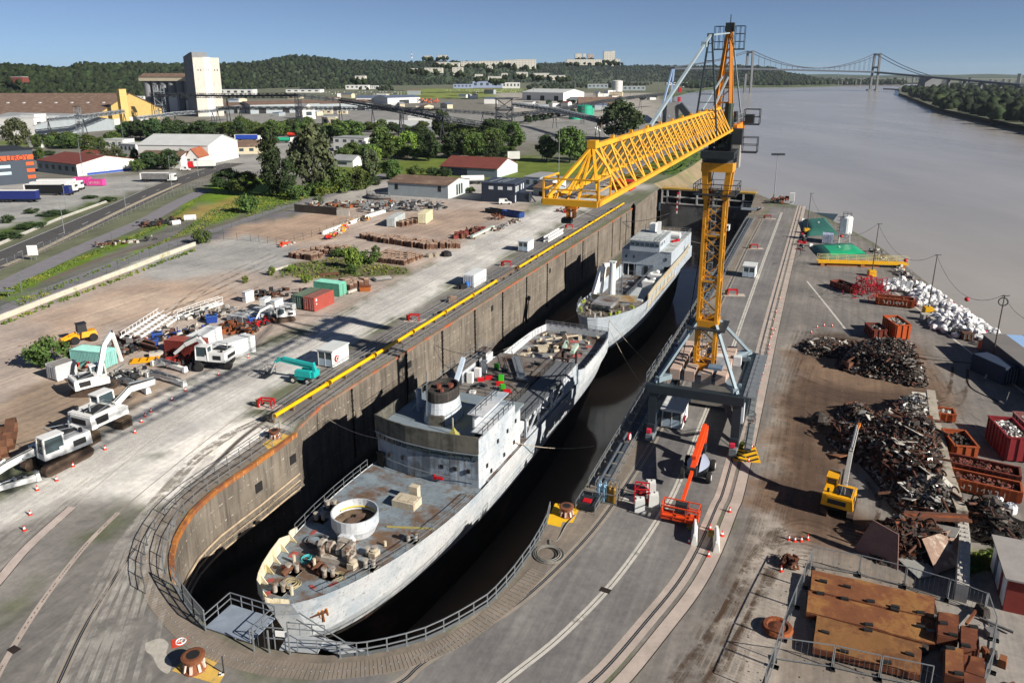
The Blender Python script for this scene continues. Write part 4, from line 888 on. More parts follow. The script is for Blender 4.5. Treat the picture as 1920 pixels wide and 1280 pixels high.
p_('bogie',mat('bogie_grey','#6d767c',.6),crane,lambda m:[(m.box((x,y,.75),(.8,2.6,.8)),[m.wheel((x,y+dy,.42),.4,.3,'X',12)for dy in (-.9,.9)])for x in (X0,X1)for y in (Y0,Y1)])
p_('marker',mat('pink_red_marker','#d6334f',.5),crane,lambda m:[m.box((x-.1,Y0-1.0,1.5),(.5,.35,.5))for x in (X0,X1)])
my=lambda k:k
p_('cross_base',PLG,crane,lambda m:(m.bar((X0+.3,Y0+.3,7.55),(X1-.3,Y1-.3,7.55),.7,.6),m.bar((X0+.3,Y1-.3,7.5),(X1-.3,Y0+.3,7.5),.7,.6),m.bar((X0,Y0+2.6,7.3),(X1,Y0+2.6,7.3),.5),m.bar((X0,Y1-2.6,7.3),(X1,Y1-2.6,7.3),.5)))
p_('ballast_block',mat('pinkish_concrete_ballast','#b09a8c',.85,0,.15,.6),crane,lambda m:[m.box((x,Y0+1.8+k*2.2+1,7.9),(1.15,1.9,1.25))for x in (X0+2.0,X0+3.7,X1-2.3,X1-3.9)for k in range(5)])
w=1.05;ZT=ZA(mast,352)
def mastf(m):
    n=12;z0=MZ
    for x in (-w,w):
        for y in (-w,w):m.bar((x,y,z0),(x,y,ZT),.34)
    dz=(ZT-z0)/n
    for k in range(n):
        a,b=z0+k*dz,z0+(k+1)*dz
        if k % 3== 0:[m.bar((p[0],p[1],a),(q[0],q[1],a),.2)for p,q in (((-w,-w),(w,-w)),((w,-w),(w,w)),((w,w),(-w,w)),((-w,w),(-w,-w)))]
        for p,q in (((-w,-w),(w,-w)),((w,-w),(w,w)),((w,w),(-w,w)),((-w,w),(-w,-w))):
            m.bar((*(p if k % 2 else q),a),(*(q if k % 2 else p),b),.13)
pm=p_('mast',CYEL,crane,mastf)
p_('mast_collar',CYEL,pm,lambda m:[m.box((0,0,z),(2*w+.5,2*w+.5,.9))if False else [m.bar((sx*w,-w-.1,z),(sx*w,w+.1,z),.5,.9)for sx in (-1,1)]+[m.bar((-w,sy*w,z),(w,sy*w,z),.5,.9)for sy in (-1,1)]for z in (13.6,MZ+.2)])
p_('mast_ladder',mat('grey_ladder','#7d8286',.6,.2),pm,lambda m:([m.bar((x,.3,MZ),(x,.3,ZT),.07)for x in (-.5,0)],[m.bar((-.5,.3,z),(0,.3,z),.06)for z in np.arange(MZ,ZT,.4)],[m.box((-.1,0,z),(1.6,1.5,.08))for z in np.arange(13,ZT,5.5)],[m.ring((-.25,.1,z),.42,.03,10,4)for z in np.arange(MZ+2,ZT,1.2)]))
p_('brace',PLG,crane,lambda m:[m.bar((sx*w*1.1,sy*w*1.1,13.6),((X0 if sx<0 else X1)*.97,(Y0 if sy<0 else Y1)+(-.2 if sy>0 else .2),7.2),.34)for sx in (-1,1)for sy in (-1,1)])
p_('portal_rail',GALV,crane,lambda m:(m.rail([(X1+1.0,Y0,7.2),(X1+1.0,Y1,7.2)],1.1,1.5),m.rail([(X0-.9,Y0,7.2),(X0-.9,Y1,7.2)],1.1,1.5),m.rail([(X1+1.9,Y0,7.2),(X1+1.9,Y1,7.2)],1.1,1.5),m.b2(X1+.5,X1+1.9,Y0,Y1,7.1,7.18)))
p_('stair',GALV,crane,lambda m:[(m.bar((X1+1.4,Y0+1+s*3.5,z),(X1+1.4,Y0+4.5-s*3.5+.0,z+1.9),.8,.1),m.rail([(X1+1.8,Y0+1+s*3.5,z),(X1+1.8,Y0+4.5-s*3.5,z+1.9)],1,.8))for s,z in ((0,.2),(1,2.3),(0,4.4))])
p_('switch_box',mat('pale_box','#c9ced1',.5),crane,lambda m:(m.box((X1-2.7,Y0+5.6,8.7),(1.2,1.2,1.9)),m.box((X1-1.2,Y0+8.5,8.2),(.9,1.0,1.1)),m.box((X1+.5,Y0+.4,5.0),(.5,1,2.2))))
p_('cabinet',mat('blue_grey_box','#5b7186',.5),crane,lambda m:m.box((X1-3.2,Y0+4.0,8.2),(1.6,1.4,1.2)))
p_('underslung_tank',mat('grey_concrete','#8b8780',.85,0,.15),crane,lambda m:m.b2(-2.2,3.2,Y1-3.2,Y1-1.0,.5,3.6))
# slewing part turns with the jib
tipz=ZA(mast,238)
tl,tr=P(1026,375,tipz-.2),P(1114,386,tipz-.2);tip=(tl+tr)/2
jd=(tip-mast);jd.z=0;JL=jd.length;ja=math.atan2(jd.x,-jd.y)
head=crane
# express head pieces in the crane's own frame
Rj=Matrix.Rotation(ja-DR,4,'Z')
def J(x,y,z):return tuple(Rj @ V_((x,-y,z)))
jw=(tr-tl).length/2
z_c0,z_c1,z_s0,z_s1=ZA(mast,352),ZA(mast,303),ZA(mast,300),tipz-1.2
def jbar(m,a,b,*k):m.bar(J(*a),J(*b),*k)
p_('crown',CYEL,crane,lambda m:(m.box((0,0,z_c1-.5),(3.4,3.4,1.0),ja-DR),[m.bar((sx*w,sy*w,z_c0-1.2),(sx*w*1.25,sy*w*1.25,z_c1-.9),.6)for sx in (-1,1)for sy in (-1,1)]))
p_('slewing_deck',DARKST,crane,lambda m:(m.lathe([(1.9,z_c1),(1.9,z_c1+.5)],20),m.box((0,0,z_c1+.9),(3.6,4.4,.8),ja-DR),[m.box(J(x,.1,z_c1+3.0),(.45,1.1,3.6),ja-DR)for x in (-1.0,1.0)],m.box(J(0,-1.3,z_c1+2.2),(1.5,.9,1.6),ja-DR),[m.bar(J(s*1.0,.4,z_c1+1.2),J(-s*1.0,.2,z_c1+4.6),.2)for s in (-1,1)],m.box(J(0,-1,tipz-1.0),(2.2,2.0,.5),ja-DR)))
p_('cabin',mat('crane_cabin_dark','#2b3136',.3),crane,lambda m:(m.box(J(1.9,1.0,z_c1+2.9),(1.1,1.5,1.7),ja-DR),m.box(J(-2.0,.6,z_c1+2.0),(.8,1.0,1.0),ja-DR)))
p_('platform',DARKST,crane,lambda m:([m.box(J(s*3.2,.4,z),(1.6,1.6,.1),ja-DR)for s,z in ((-1,z_c1+1.2),(1,z_c1+1.2),(1,z_c1+4.2),(-1,z_c1+3.2))],[m.rail([J(s*2.4,1.2,z),J(s*4,1.2,z),J(s*4,-.4,z),J(s*2.4,-.4,z)],1.6,1.2,.04)for s,z in ((-1,z_c1+1.2),(1,z_c1+1.2),(1,z_c1+4.2),(-1,z_c1+3.2))],[m.box((0,0,z),(4.6,4.6,.12))for z in (z_c0-.6,13.2)],m.rail([(-2.3,-2.3,z_c0-.5),(2.3,-2.3,z_c0-.5),(2.3,2.3,z_c0-.5),(-2.3,2.3,z_c0-.5),(-2.3,-2.3,z_c0-.5)],1.1,1.5,.035)))
JH=2.35
def jib(m):
    y0,y1=1.2,JL;n=23;zb=tipz-.2
    for s in (-1,1):jbar(m,(s*jw,y0,zb),(s*jw,y1,zb),.2,.22)
    jbar(m,(0,y0+1.5,zb+JH),(0,y1-3.6,zb+JH),.26,.24)
    dy=(y1-3.6-y0)/n
    for k in range(n):
        a=y0+k*dy;b=a+dy
        for s in (-1,1):
            jbar(m,(s*jw,a,zb),(0,a+dy*.5,zb+JH),.085);jbar(m,(0,a+dy*.5,zb+JH),(s*jw,b,zb),.085)
        jbar(m,(-jw,a,zb),(jw,a,zb),.07);jbar(m,(-jw,a,zb),(jw,b,zb)if k % 2 else (jw,a,zb),.07)
    for s in (-1,1):
        jbar(m,(0,y1-3.6,zb+JH),(s*jw,y1-.2,zb),.15);jbar(m,(0,y1-3.6,zb+JH),(s*.3,y1-.2,zb),.1);jbar(m,(0,y1-3.6,zb+JH),(s*jw,y1-5,zb),.12)
    jbar(m,(-jw,y1,zb),(jw,y1,zb),.26,.3);jbar(m,(-jw,y1-2.2,zb),(jw,y1-2.2,zb),.16)
    for k in range(1,n,2):m.box(J(0,y0+k*dy+.5,zb+JH+.2),(.18,.25,.2),ja-DR)
    m.box(J(0,y1-3.6,zb+JH+.1),(.45,.6,.4),ja-DR)
    for p in ((-jw,y1),(jw,y1),(-jw,y1-2.2),(jw,y1-2.2)):jbar(m,(*p,zb),(*p,zb+1.1),.08)
    for a,b in (((-jw,y1),(jw,y1)),((-jw,y1),(-jw,y1-2.2)),((jw,y1),(jw,y1-2.2))):jbar(m,(*a,zb+1.1),(*b,zb+1.1),.08);jbar(m,(*a,zb+.6),(*b,zb+.6),.06)
pj=p_('jib',mat('jib_yellow','#d39a24',.5,0,.14,.5,stain='#a87428',samt=.25,sscale=.7),crane,jib)
p_('jib_walkway',GALV,pj,lambda m:[m.box(J(-.35,y,tipz-.08),(.75,3.0,.06),ja-DR)for y in np.arange(6,JL-1,3.3)])
p_('hook_block',mat('orange_hook','#c9720f',.5),pj,lambda m:(m.box(J(-.3,JL-.7,tipz-.7),(.1,.4,.7),ja-DR),m.box(J(.0,JL-.7,tipz-.7),(.1,.4,.7),ja-DR),m.box(J(-.1,JL-.7,tipz-.45),(.6,.5,.25),ja-DR)))
p_('hook',DARKST,pj,lambda m:(m.box(J(-.3,JL-.6,tipz-1.15),(.45,.35,.25),ja-DR),m.tube(J(-.6,JL-.6,tipz-1.2),J(-.1,JL-.6,tipz-1.2),.13,10)))
p_('trolley',RED,pj,lambda m:m.box(J(.3,JL-9,tipz-.5),(1.2,1.4,.5),ja-DR))
zt=ZA(mast,52)
def aframe(m):
    for s in (-1,1):
        jbar(m,(s*1.0,1.0,tipz-.5),(s*.15,-1.2,zt),.34);jbar(m,(s*.9,-2.4,tipz-.5),(s*.15,-1.3,zt),.3)
    for k in range(1,7):
        t=k/7;x=1.0+(.15-1.0)*t;y=1-2.2*t;z=tipz-.5+(zt-tipz+.5)*t
        jbar(m,(-x,y,z),(x,y,z),.16)
        if k<6:jbar(m,(-x,y,z),(x*.9,y-.3,z+(zt-tipz)/7),.11)
p_('a_frame',mat('amber_frame','#b9701a',.5,0,.15),crane,aframe)
p_('top_cage',DARKST,crane,lambda m:([m.box(J(s*1.1,-1.2,zt-2.2),(1.1,1.1,.12),ja-DR)for s in (-1,1)],[m.bar(J(s*1.1+a,-1.2+b,zt-2.2),J(s*1.1+a,-1.2+b,zt+.2),.05)for s in (-1,1)for a in (-.5,0,.5)for b in (-.5,.5)],[m.bar(J(s*1.1-.5,-1.2+b,z),J(s*1.1+.5,-1.2+b,z),.05)for s in (-1,1)for b in (-.5,.5)for z in (zt-1.4,zt-.6,zt+.2)],m.box(J(0,-1.2,zt+.1),(.9,.9,.9),ja-DR),m.tube(J(.0,-1.2,zt),J(0,-1.2,zt+1.4),.05,5)))
# strut of the pendant lines, pendants
CM=Matrix.Translation(D(mu,mv,0))@ Matrix.Rotation(DR,4,'Z')
def yat(px_,z):
    lo,hi=-3.0,JL
    for _ in range(40):
        m_=(lo+hi)/2
        if PR(CM @ V_(J(0,m_,z)))[0]>px_:lo=m_
        else:hi=m_
    return lo
def zat(y,row):return ZA(CM @ V_(J(0,y,0)),row)
ys,yt=yat(1322,tipz),yat(1331,tipz+8);zst=zat(yt,66);yp=yat(1219,tipz+JH)
STR=mat('pale_grey_strut','#97a6ad',.45,.2,.1)
def strut(m):
    for s in (-1,1):jbar(m,(s*1.1,ys,tipz-.1),(s*.12,yt,zst),.17)
    for k in range(1,12):
        q=k/12;jbar(m,(-1.1*(1-q)-.12*q,ys+(yt-ys)*q,tipz+(zst-tipz)*q),(1.1*(1-q)+.12*q,ys+(yt-ys)*q,tipz+(zst-tipz)*q),.07)
    jbar(m,(-.3,yt,zst),(.3,yt,zst),.3)
p_('jib_strut',mat('dark_strut','#47545c',.5,.2),crane,strut)
p_('pendant_bar',STR,crane,lambda m:(jbar(m,(0,yt,zst),(0,yp,tipz+JH),.2),jbar(m,(0,yt,zst),(0,-1.2,zt-.5),.14),m.box(J(0,yt+(yp-yt)*.14,zst+(tipz+JH-zst)*.14),(.45,.6,.45),ja-DR),[jbar(m,(s*.3,-.6,zt-5),(s*.5,ys-.5,tipz+JH),.15)for s in (-1,1)]))
pcj=p_('counter_jib',mat('orange_counter_jib','#cf7a14',.5),crane,lambda m:([jbar(m,(s*1.3,-1,tipz-.3),(s*1.3,-9.5,tipz-.3),.5,.9)for s in (-1,1)],[jbar(m,(-1.3,y,tipz-.3),(1.3,y,tipz-.3),.25)for y in (-3,-5,-7,-9.3)]))
p_('counter_ballast',mat('grey_ballast','#8f8c88',.8,0,.2),pcj,lambda m:[m.box(J(x,-8.3,tipz-3.0),(.9,1.8,4.6),ja-DR)for x in (-.95,0,.95)])
p_('counter_rail',GALV,pcj,lambda m:[m.rail([J(s*1.5,-1.5,tipz+.2),J(s*1.5,-9.5,tipz+.2)],1.1,1.4,.04)for s in (-1,1)])
p_('winch_house',DARKST,crane,lambda m:(m.box(J(.2,-6,tipz+.8),(1.4,2.0,1.2),ja-DR),m.box(J(2.2,-8.2,tipz+.5),(1.0,1.4,1.0),ja-DR)))
p_('tie_rod',STR,crane,lambda m:[jbar(m,(s*.2,-1.3,zt-.2),(s*1.2,-9,tipz),.14)for s in (-1,1)])
p_('green_drum',mat('dark_green_drum','#25332a',.5),crane,lambda m:(m.tube(J(.9,2.2,tipz-.6),J(.9,2.0,tipz+2.6),.45,12)))
p_('cable',mat('dark_cable','#26272a',.8),crane,lambda m:m.tube(J(-.2,.5,z_c1+2),J(-3,1.2,3.2),.05,4))
# ---------- small things near the dock ----------
def group_dup(root,places,group=None):
    """first place moves the original, the rest are copies; place = (loc, rz, label[, scale])"""
    for i,q in enumerate(places):
        loc,rz,lab=q[:3];sc=q[3]if len(q)>3 else 1.0
        if i== 0:
            root.location=loc;root.rotation_euler=(0,0,rz);root.scale=(sc,)*3;root['label']=lab
            if group:root['group']=group
        else:
            c=dup(root,loc,rz,lab,sc)
            if group:c['group']=group
ORANGE=mat('cone_orange','#c93a22',.5)
cone=T('traffic_cone','','traffic cone')
p_('cone',ORANGE,cone,lambda m:(m.lathe([(.16,.05),(.05,.68),(0,.68)],10),m.box((0,0,.03),(.42,.42,.06))))
p_('stripe',WHITE,cone,lambda m:m.lathe([(.145,.24),(.095,.46)],10,cap=False))
cz=[(1180+x/6.4,600+y/6.4)for x,y in ((1750,125),(1720,170),(1695,212),(1675,305),(1680,350),(1660,395),(1640,465),(1625,555),(1600,650),(1580,722),(1545,778),(1540,858),(1515,948),(1490,1050),(1485,1140))]+[(1200+x/6.4,680+y/6.4)for x,y in ((1370,630),(1350,708),(1330,780),(1330,868),(1308,940),(1340,1020),(1300,1180))]+[(1447,617),(1450,600),(1455,585),(1462,560)]
CL='orange and white traffic cone in the long row beside the outer crane rail'
rest=[((1532,614),'small white-banded cone on the tarmac behind the scrap heaps'),((1545,611),'small white-banded cone on the tarmac behind the scrap heaps'),((1560,612),'small white-banded cone on the tarmac behind the scrap heaps'),((1521,624),'lone cone at the edge of the brown dirt behind the scrap'),
        ((1479,1011),'cone of the row of four on the dirt above the rusty plates'),((1490,1014),'cone of the row of four on the dirt above the rusty plates'),((1502,1014),'cone of the row of four on the dirt above the rusty plates'),((1514,1011),'cone of the row of four on the dirt above the rusty plates'),((1464,1070),'cone beside the small rusty heap at the fence corner'),
        ((1368,959),'lone cone on grey concrete right of the orange lift basket'),((1292,1018),'cone at the foot of the white barrier between the rails'),((1328,1042),'cone in front of the white barrier by the outer rail'),((1354,1004),'cone behind the white barrier by the outer rail'),((1331,992),'cone standing on the outer crane rail')]
rest+=[((x/4,600+y/4),'traffic cone in the row along the parked white excavators')for x,y in ((280,1275),(425,1203),(548,1097),(788,970),(1012,845),(1062,765),(1089,722),(1134,688),(1290,600),(1392,530),(1640,412),(1862,282))]
rest+=[((57,965),'cone on the grey tarmac near the pink strip'),((46,994),'cone furthest down beside the pink rail strip'),((515,687),'cone standing alone behind the teal boom lift'),((486,762),'cone beside the red valve stand near the pipe end')]
group_dup(cone,[(P(*q),RN.random(),CL,.75)for q in cz]+[(P(*q),RN.random(),l,.85)for q,l in rest],'traffic cones')
# white kiosks
CABW=mat('kiosk_white','#d9dcda',.5,0,.04)
BLUEW=mat('pale_blue_panel','#a9bccd',.4)
kiosk=T('site_cabin','','cabin')
kw=p_('wall',CABW,kiosk,lambda m:m.b2(-1.3,1.3,-1.9,1.9,.15,2.45))
p_('roof',mat('kiosk_roof','#c4c8c8',.6,0,.08),kiosk,lambda m:(m.b2(-1.42,1.42,-2.05,2.05,2.45,2.62),))
p_('door',BLUEW,kw,lambda m:[m.b2(x-.5,x+.5,-1.96,-1.9,.25,1.25)for x in (-.56,.56)])
p_('window',GLASSD,kw,lambda m:[m.b2(x-.48,x+.48,-1.95,-1.9,1.3,2.2)for x in (-.56,.56)])
p_('frame',CABW,kiosk,lambda m:[m.b2(x-.05,x+.05,-1.98,-1.9,.2,2.3)for x in (-1.15,0,1.15)])
p_('base',DARKST,kiosk,lambda m:m.b2(-1.2,1.2,-1.8,1.8,0,.15))
group_dup(kiosk,[(P(1264,792),DR,'white kiosk with grey glass doors under the crane portal'),(P(626,680),DR,'grey white kiosk beside the teal boom lift',1.05),(P(986,469),DR,'small white kiosk on the left quay by the white stair frame',1.0),(P(1405,517),DR,'white kiosk on the right quay beyond the crane'),(P(1362,432),DR,'small white cabin far down the right quay',.6)],'white quay cabins')
buoy=T('lifebuoy_case','','lifebuoy')
p_('case',RED,buoy,lambda m:(m.tube((-.08,0,1.35),(.08,0,1.35),.5,14),))
p_('ring',WHITE,buoy,lambda m:m.ring((.1,0,1.35),.3,.06,14,5,'X'))
kq=P(626,680);kx=lambda c,x,y:c+DV*x+DU*y
group_dup(buoy,[(kx(kq,1.5,-1.2),DR,'round red lifebuoy case on the side of the kiosk by the teal lift'),(kx(P(1264,792),1.55,-1.4),DR,'red lifebuoy case beside the kiosk under the crane portal'),(P(1179,838),DR,'red lifebuoy case on the inner railing of the right quay')],'red lifebuoys')
# container builder
def container(label,loc,rz,m,L=6.06,W_=2.44,H=2.6,roofm=None,doorend=-1,name='shipping_container',cat='container',group=None,markcol=None):
    t=T(name,label,cat,loc,rz,group)
    def body(b):
        b.b2(-W_/2+.05,W_/2-.05,-L/2+.05,L/2-.05,.15,H-.06)
        n=int(L/.28)
        for s in (-1,1):
            for k in range(n):b.box((s*(W_/2-.05),-L/2+.2+(L-.4)*(k+.5)/n,H/2+.03),(.07,(L-.4)/n*.55,H-.42))
        k2=int(W_/.28)
        for k in range(k2):b.box((-W_/2+.15+(W_-.3)*(k+.5)/k2,-doorend*(L/2-.05),H/2+.03),((W_-.3)/k2*.55,.07,H-.42))
    p_('body',m,t,body)
    p_('frame',m,t,lambda b:([b.b2(sx*W_/2-(.12 if sx>0 else 0),sx*W_/2+(.12 if sx<0 else 0),sy*L/2-(.14 if sy>0 else 0),sy*L/2+(.14 if sy<0 else 0),0,H)for sx in (-1,1)for sy in (-1,1)],[b.b2(sx*W_/2-(.1 if sx>0 else 0),sx*W_/2+(.1 if sx<0 else 0),-L/2+.14,L/2-.14,z,z+.14)for sx in (-1,1)for z in (.02,H-.14)]))
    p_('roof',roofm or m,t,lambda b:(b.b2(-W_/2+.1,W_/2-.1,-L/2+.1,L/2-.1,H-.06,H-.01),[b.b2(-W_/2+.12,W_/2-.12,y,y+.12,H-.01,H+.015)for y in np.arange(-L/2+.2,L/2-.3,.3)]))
    pd=p_('door',m,t,lambda b:[b.b2(x-W_/4+.07,x+W_/4-.07,doorend*L/2-.05,doorend*L/2+.02,.2,H-.2)for x in (-W_/4,W_/4)])
    p_('locking_bar',GALV,pd,lambda b:[b.tube((x,doorend*(L/2+.05),.25),(x,doorend*(L/2+.05),H-.25),.03,5)for x in (-.75,-.3,.3,.75)])
    if markcol:p_('marking',markcol,t,lambda b:[b.b2(W_/2+.001,W_/2+.012,y,y+w_,z,z+h_)for y,w_,z,h_ in ((-L/2+.5,.35,H-.75,.45),(-L/2+.6,.2,H-1.4,.25))])
    return t
CW=mat('white_container_paint','#d4d7d8',.5,0,.04,.5,streak='#9a9a94',stamt=.15)
CRED=mat('faded_red_container','#9d4a40',.6,0,.1,.5,streak='#7a5a50',stamt=.4)
CMAR=mat('maroon_container','#6d2a26',.6,0,.12,.5,stain='#8a5a4a',samt=.25)
CGRN=mat('dark_green_container','#2c4a3f',.6,0,.12,.5)
CTEAL=mat('pale_teal_container','#5fa58c',.6,0,.1,.5,streak='#3a6a5c',stamt=.4)
CTRQ=mat('light_turquoise_container','#7fb5ae',.6,0,.1,.5,streak='#5a7f7a',stamt=.4)
def at(px_,py_,dx=0,dy=0):return P(px_,py_)+DV*dx+DU*dy
container('clean white container standing alone on the left quay near the yellow pipe',at(888.5,540,-1.25,3.2),DR,CW)
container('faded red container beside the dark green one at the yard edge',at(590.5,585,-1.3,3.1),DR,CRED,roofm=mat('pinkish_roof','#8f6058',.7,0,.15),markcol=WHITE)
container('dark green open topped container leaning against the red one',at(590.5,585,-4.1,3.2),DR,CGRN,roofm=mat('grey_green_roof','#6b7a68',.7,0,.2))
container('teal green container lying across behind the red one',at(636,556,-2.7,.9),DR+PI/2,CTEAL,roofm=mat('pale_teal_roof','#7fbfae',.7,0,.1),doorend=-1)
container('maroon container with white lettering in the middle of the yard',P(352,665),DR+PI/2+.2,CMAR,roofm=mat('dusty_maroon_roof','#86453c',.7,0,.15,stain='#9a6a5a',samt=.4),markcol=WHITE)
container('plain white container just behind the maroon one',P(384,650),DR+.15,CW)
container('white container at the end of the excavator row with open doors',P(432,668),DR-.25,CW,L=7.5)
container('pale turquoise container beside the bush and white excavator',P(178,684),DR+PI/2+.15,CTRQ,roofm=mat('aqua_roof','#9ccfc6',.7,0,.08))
container('small pale grey container with ribbed roof near the round bush',P(118,706),DR-.1,mat('pale_grey_paint','#b9bbbd',.5),L=3.0,W_=2.4,H=2.3,roofm=mat('ribbed_grey_roof','#8f8c88',.7,0,.2))
container('cream container with boxes stacked against it in the far yard',P(798,415),DR+.25,mat('cream_container','#cfc8a8',.5),L=8,H=3)
container('grey white open fronted container in the far yard',P(743,420),DR+.2,mat('grey_white_container','#b2b8b8',.5),L=9)
container('small white container with graffiti beside the white silo',P(1551,455),DR,mat('graffiti_white','#b9c1d3',.5,0,.2,2.5,stain='#4a5a78',samt=.45,sscale=2.5),L=3.2,W_=2.6,H=2.5)
container('dark blue container with pale lettering against the sheds',P(1862,706),DR+.6,mat('navy_container','#26344a',.6),L=6,markcol=mat('pale_letter','#8fa3bd',.6))
# red valve stands on pale plates
stand=T('valve_stand','','valve stand')
p_('frame',RED,stand,lambda m:([m.bar((x,y,0),(x,y,1.1),.16)for x in (-.9,.9)for y in (-.4,.4)],[m.bar((-.9,y,1.1),(.9,y,1.1),.16)for y in (-.4,.4)],[m.bar((x,-.4,1.1),(x,.4,1.1),.16)for x in (-.9,.9)]))
p_('valve_body',mat('brass_valve','#8a5a2a',.6,.2),stand,lambda m:(m.tube((-1.2,0,0),(-1.2,0,.9),.25,10),m.ring((-1.2,0,1.0),.28,.05,12,4)))
p_('base_plate',mat('pale_plate','#b0a89c',.85),stand,lambda m:m.b2(-1.8,2.4,-.9,.9,.01,.06))
group_dup(stand,[(P(500,763),DR+.2,'red valve stand near the start of the yellow pipe'),(P(777,601),DR+.3,'red valve stand halfway along the left quay'),(P(951,499),DR+.2,'red valve stand in front of the white container'),(P(1068,428),DR+.2,'red valve stand next to the white stair frame',.9),(P(1373,553),DR+.3,'red valve stand on the right quay beyond the crane'),(P(1414,466),DR+.3,'far red valve stand on the right quay',.9),(P(1440,410),DR,'furthest red valve stand at the dock corner',.9)],'red valve stands')
# capstans on yellow pads
PADY=mat('faded_yellow_pad','#c9a552',.85,0,.15,.8,stain='#9a8a68',samt=.35,sscale=.9)
PADY2=mat('bright_yellow_pad','#d8ab17',.8,0,.1,.8)
for pl,m_ in (([(366,1219),(412,1237),(398,1251),(422,1262),(410,1283),(322,1257)],PADY),([(1041,943),(1088,949),(1074,980),(1055,978),(1051,988),(1022,981)],PADY2),([(525,811),(548,818),(503,842),(492,832)],PADY)):
    m=MB();m.add([(*P(*q).xy,.014)for q in pl],[tuple(range(len(pl)))]);o=m.build('painted_pad',m_,kind='structure')
cap=T('capstan','','capstan')
p_('drum',mat('rusty_capstan','#7a4a30',.8,.1,.3,1.2),cap,lambda m:m.lathe([(.75,0),(.7,.12),(.55,.2),(.48,.7),(.72,.85),(.74,1.0),(.6,1.05)],18))
p_('stripe',mat('white_pink_stripe','#c9b3a6',.7),cap,lambda m:[m.box((.62*cos(a),.62*sin(a),.35),(.12,.16,.5),a,1,0,-.25)for a in np.arange(0,6.2,.8)])
p_('opening',BLACK,cap,lambda m:m.lathe([(.42,1.06),(0,1.06)],12,cap=False))
group_dup(cap,[(P(365,1252),0,'striped rusty capstan on the yellow pad at the front of the dock',1.15),(P(1062,965),.5,'brown capstan on the bright yellow pad by the dock railing'),(P(516,820),.2,'rusty capstan on the faded yellow pad at the pipe end',.95)],'mooring capstans')
t=T('warning_board','small black and white checked target board at the pad corner','board',P(420,1262),.2)
p_('post',DARKST,t,lambda m:m.tube((0,0,0),(0,0,1.5),.05,6))
p_('board',WHITE,t,lambda m:m.b2(-.35,.0,-.2,.15,.02,.06));p_('check',BLACK,t,lambda m:(m.b2(-.35,-.18,-.2,-.03,.06,.065),m.b2(-.17,0,-.02,.15,.06,.065)))
m=MB();m.box(P(339,1202)+V_((0,0,.01)),(1.3,1.0,.02),.5);m.build('ground_marking',mat('faded_red_marking','#c2402c',.8),kind='structure')
m=MB();c_=P(339,1202)
for r in (.36,):m.ring(c_+V_((0,0,.02)),r,.05,18,4);m.bar(c_+V_((-.2,.15,.03)),c_+V_((.2,-.15,.03)),.08,.02);m.bar(c_+V_((-.2,-.1,.03)),c_+V_((.1,.2,.03)),.08,.02)
m.build('ground_marking',WHITE,kind='structure')
m=MB();pl=[(272,1205),(300,1196),(316,1206),(312,1225),(322,1245),(314,1262),(296,1250),(286,1230),(274,1220)];m.add([(*q.xy,.004)for q in cr([P(*q)for q in pl+pl[:1]],4)[:-1]],[tuple(range(36))]);m.build('concrete_patch',mat('light_patch','#a9a59c',.9,0,.2,2),kind='structure')
# chevron board on the ground, checked plate
c_=P(1396,850)
m=MB();m.box(c_+V_((0,0,.012)),(3.0,4.0,.024),DR+.25);m.build('chevron_plate',YEL,kind='structure')
m=MB();Rc=Matrix.Rotation(DR+.25,4,'Z')
for k in range(4):
    for s in (-1,1):m.box(c_+Rc @ V_((s*.72,-1.5+k*1.0,.03)),(1.6,.32,.014),DR+.25+s*.6)
m.build('chevron_stripes',BLACK,kind='structure')
# hose coil, gas bottles, crates on the right quay
t=T('hose_coil','big loose coil of grey hose on the concrete by the railing','hose',P(1029,1040))
m=MB()
for k in range(6):m.ring((U_(-.1,.1),U_(-.1,.1),.06+.03*k),1.35-.06*k+U_(-.1,.1),.05,26,5)
m.path(cr([V_((.3,.9,.1)),V_((.2,2.2,.1)),P(1045,1012)-P(1029,1040),P(1062,985)-P(1029,1040)+V_((0,0,.1)),P(1080,965)-P(1029,1040)+V_((0,0,.1))],5),.05,5)
m.build('coil',mat('grey_hose','#76746e',.8),t)
t=T('gas_bottle_rack','cage with brown and blue gas bottles beside the right dock railing','gas bottles',P(1138,938),DR)
p_('frame',GALV,t,lambda m:([m.bar((x,y,0),(x,y,2.2),.08)for x in (-1.1,1.1)for y in (-.6,.6)],[m.bar((-1.1,y,z),(1.1,y,z),.07)for y in (-.6,.6)for z in (.1,1.1,2.2)],[m.bar((x,-.6,z),(x,.6,z),.07)for x in (-1.1,1.1)for z in (.1,1.1,2.2)]))
for k in range(8):p_('bottle',mat('brown_bottle','#8a6a2e',.4,.3)if k % 4>1 else mat('blue_bottle','#7fa3bd',.4,.2),t,lambda m:m.lathe([(.22,.1),(.22,1.6),(.1,1.8),(.08,1.95),(0,1.95)],10,(-.8+.53*(k % 4),-.28+.56*(k//4),0)))
t=T('work_bench','small trestle with railing and red box next to the gas bottles','trestle',P(1104,950),DR)
p_('frame',GALV,t,lambda m:m.rail([(-1,-1.2,0),(-1,1.2,0),(1,1.2,0),(1,-1.2,0)],1.1,1.1));p_('box',DARKST,t,lambda m:m.b2(-.8,.8,-.9,.9,.1,.8));p_('lid',RED,t,lambda m:m.b2(-.5,.3,-.6,.1,.8,.9))
WB=mat('white_block','#c9cbc8',.7,0,.08,1.5)
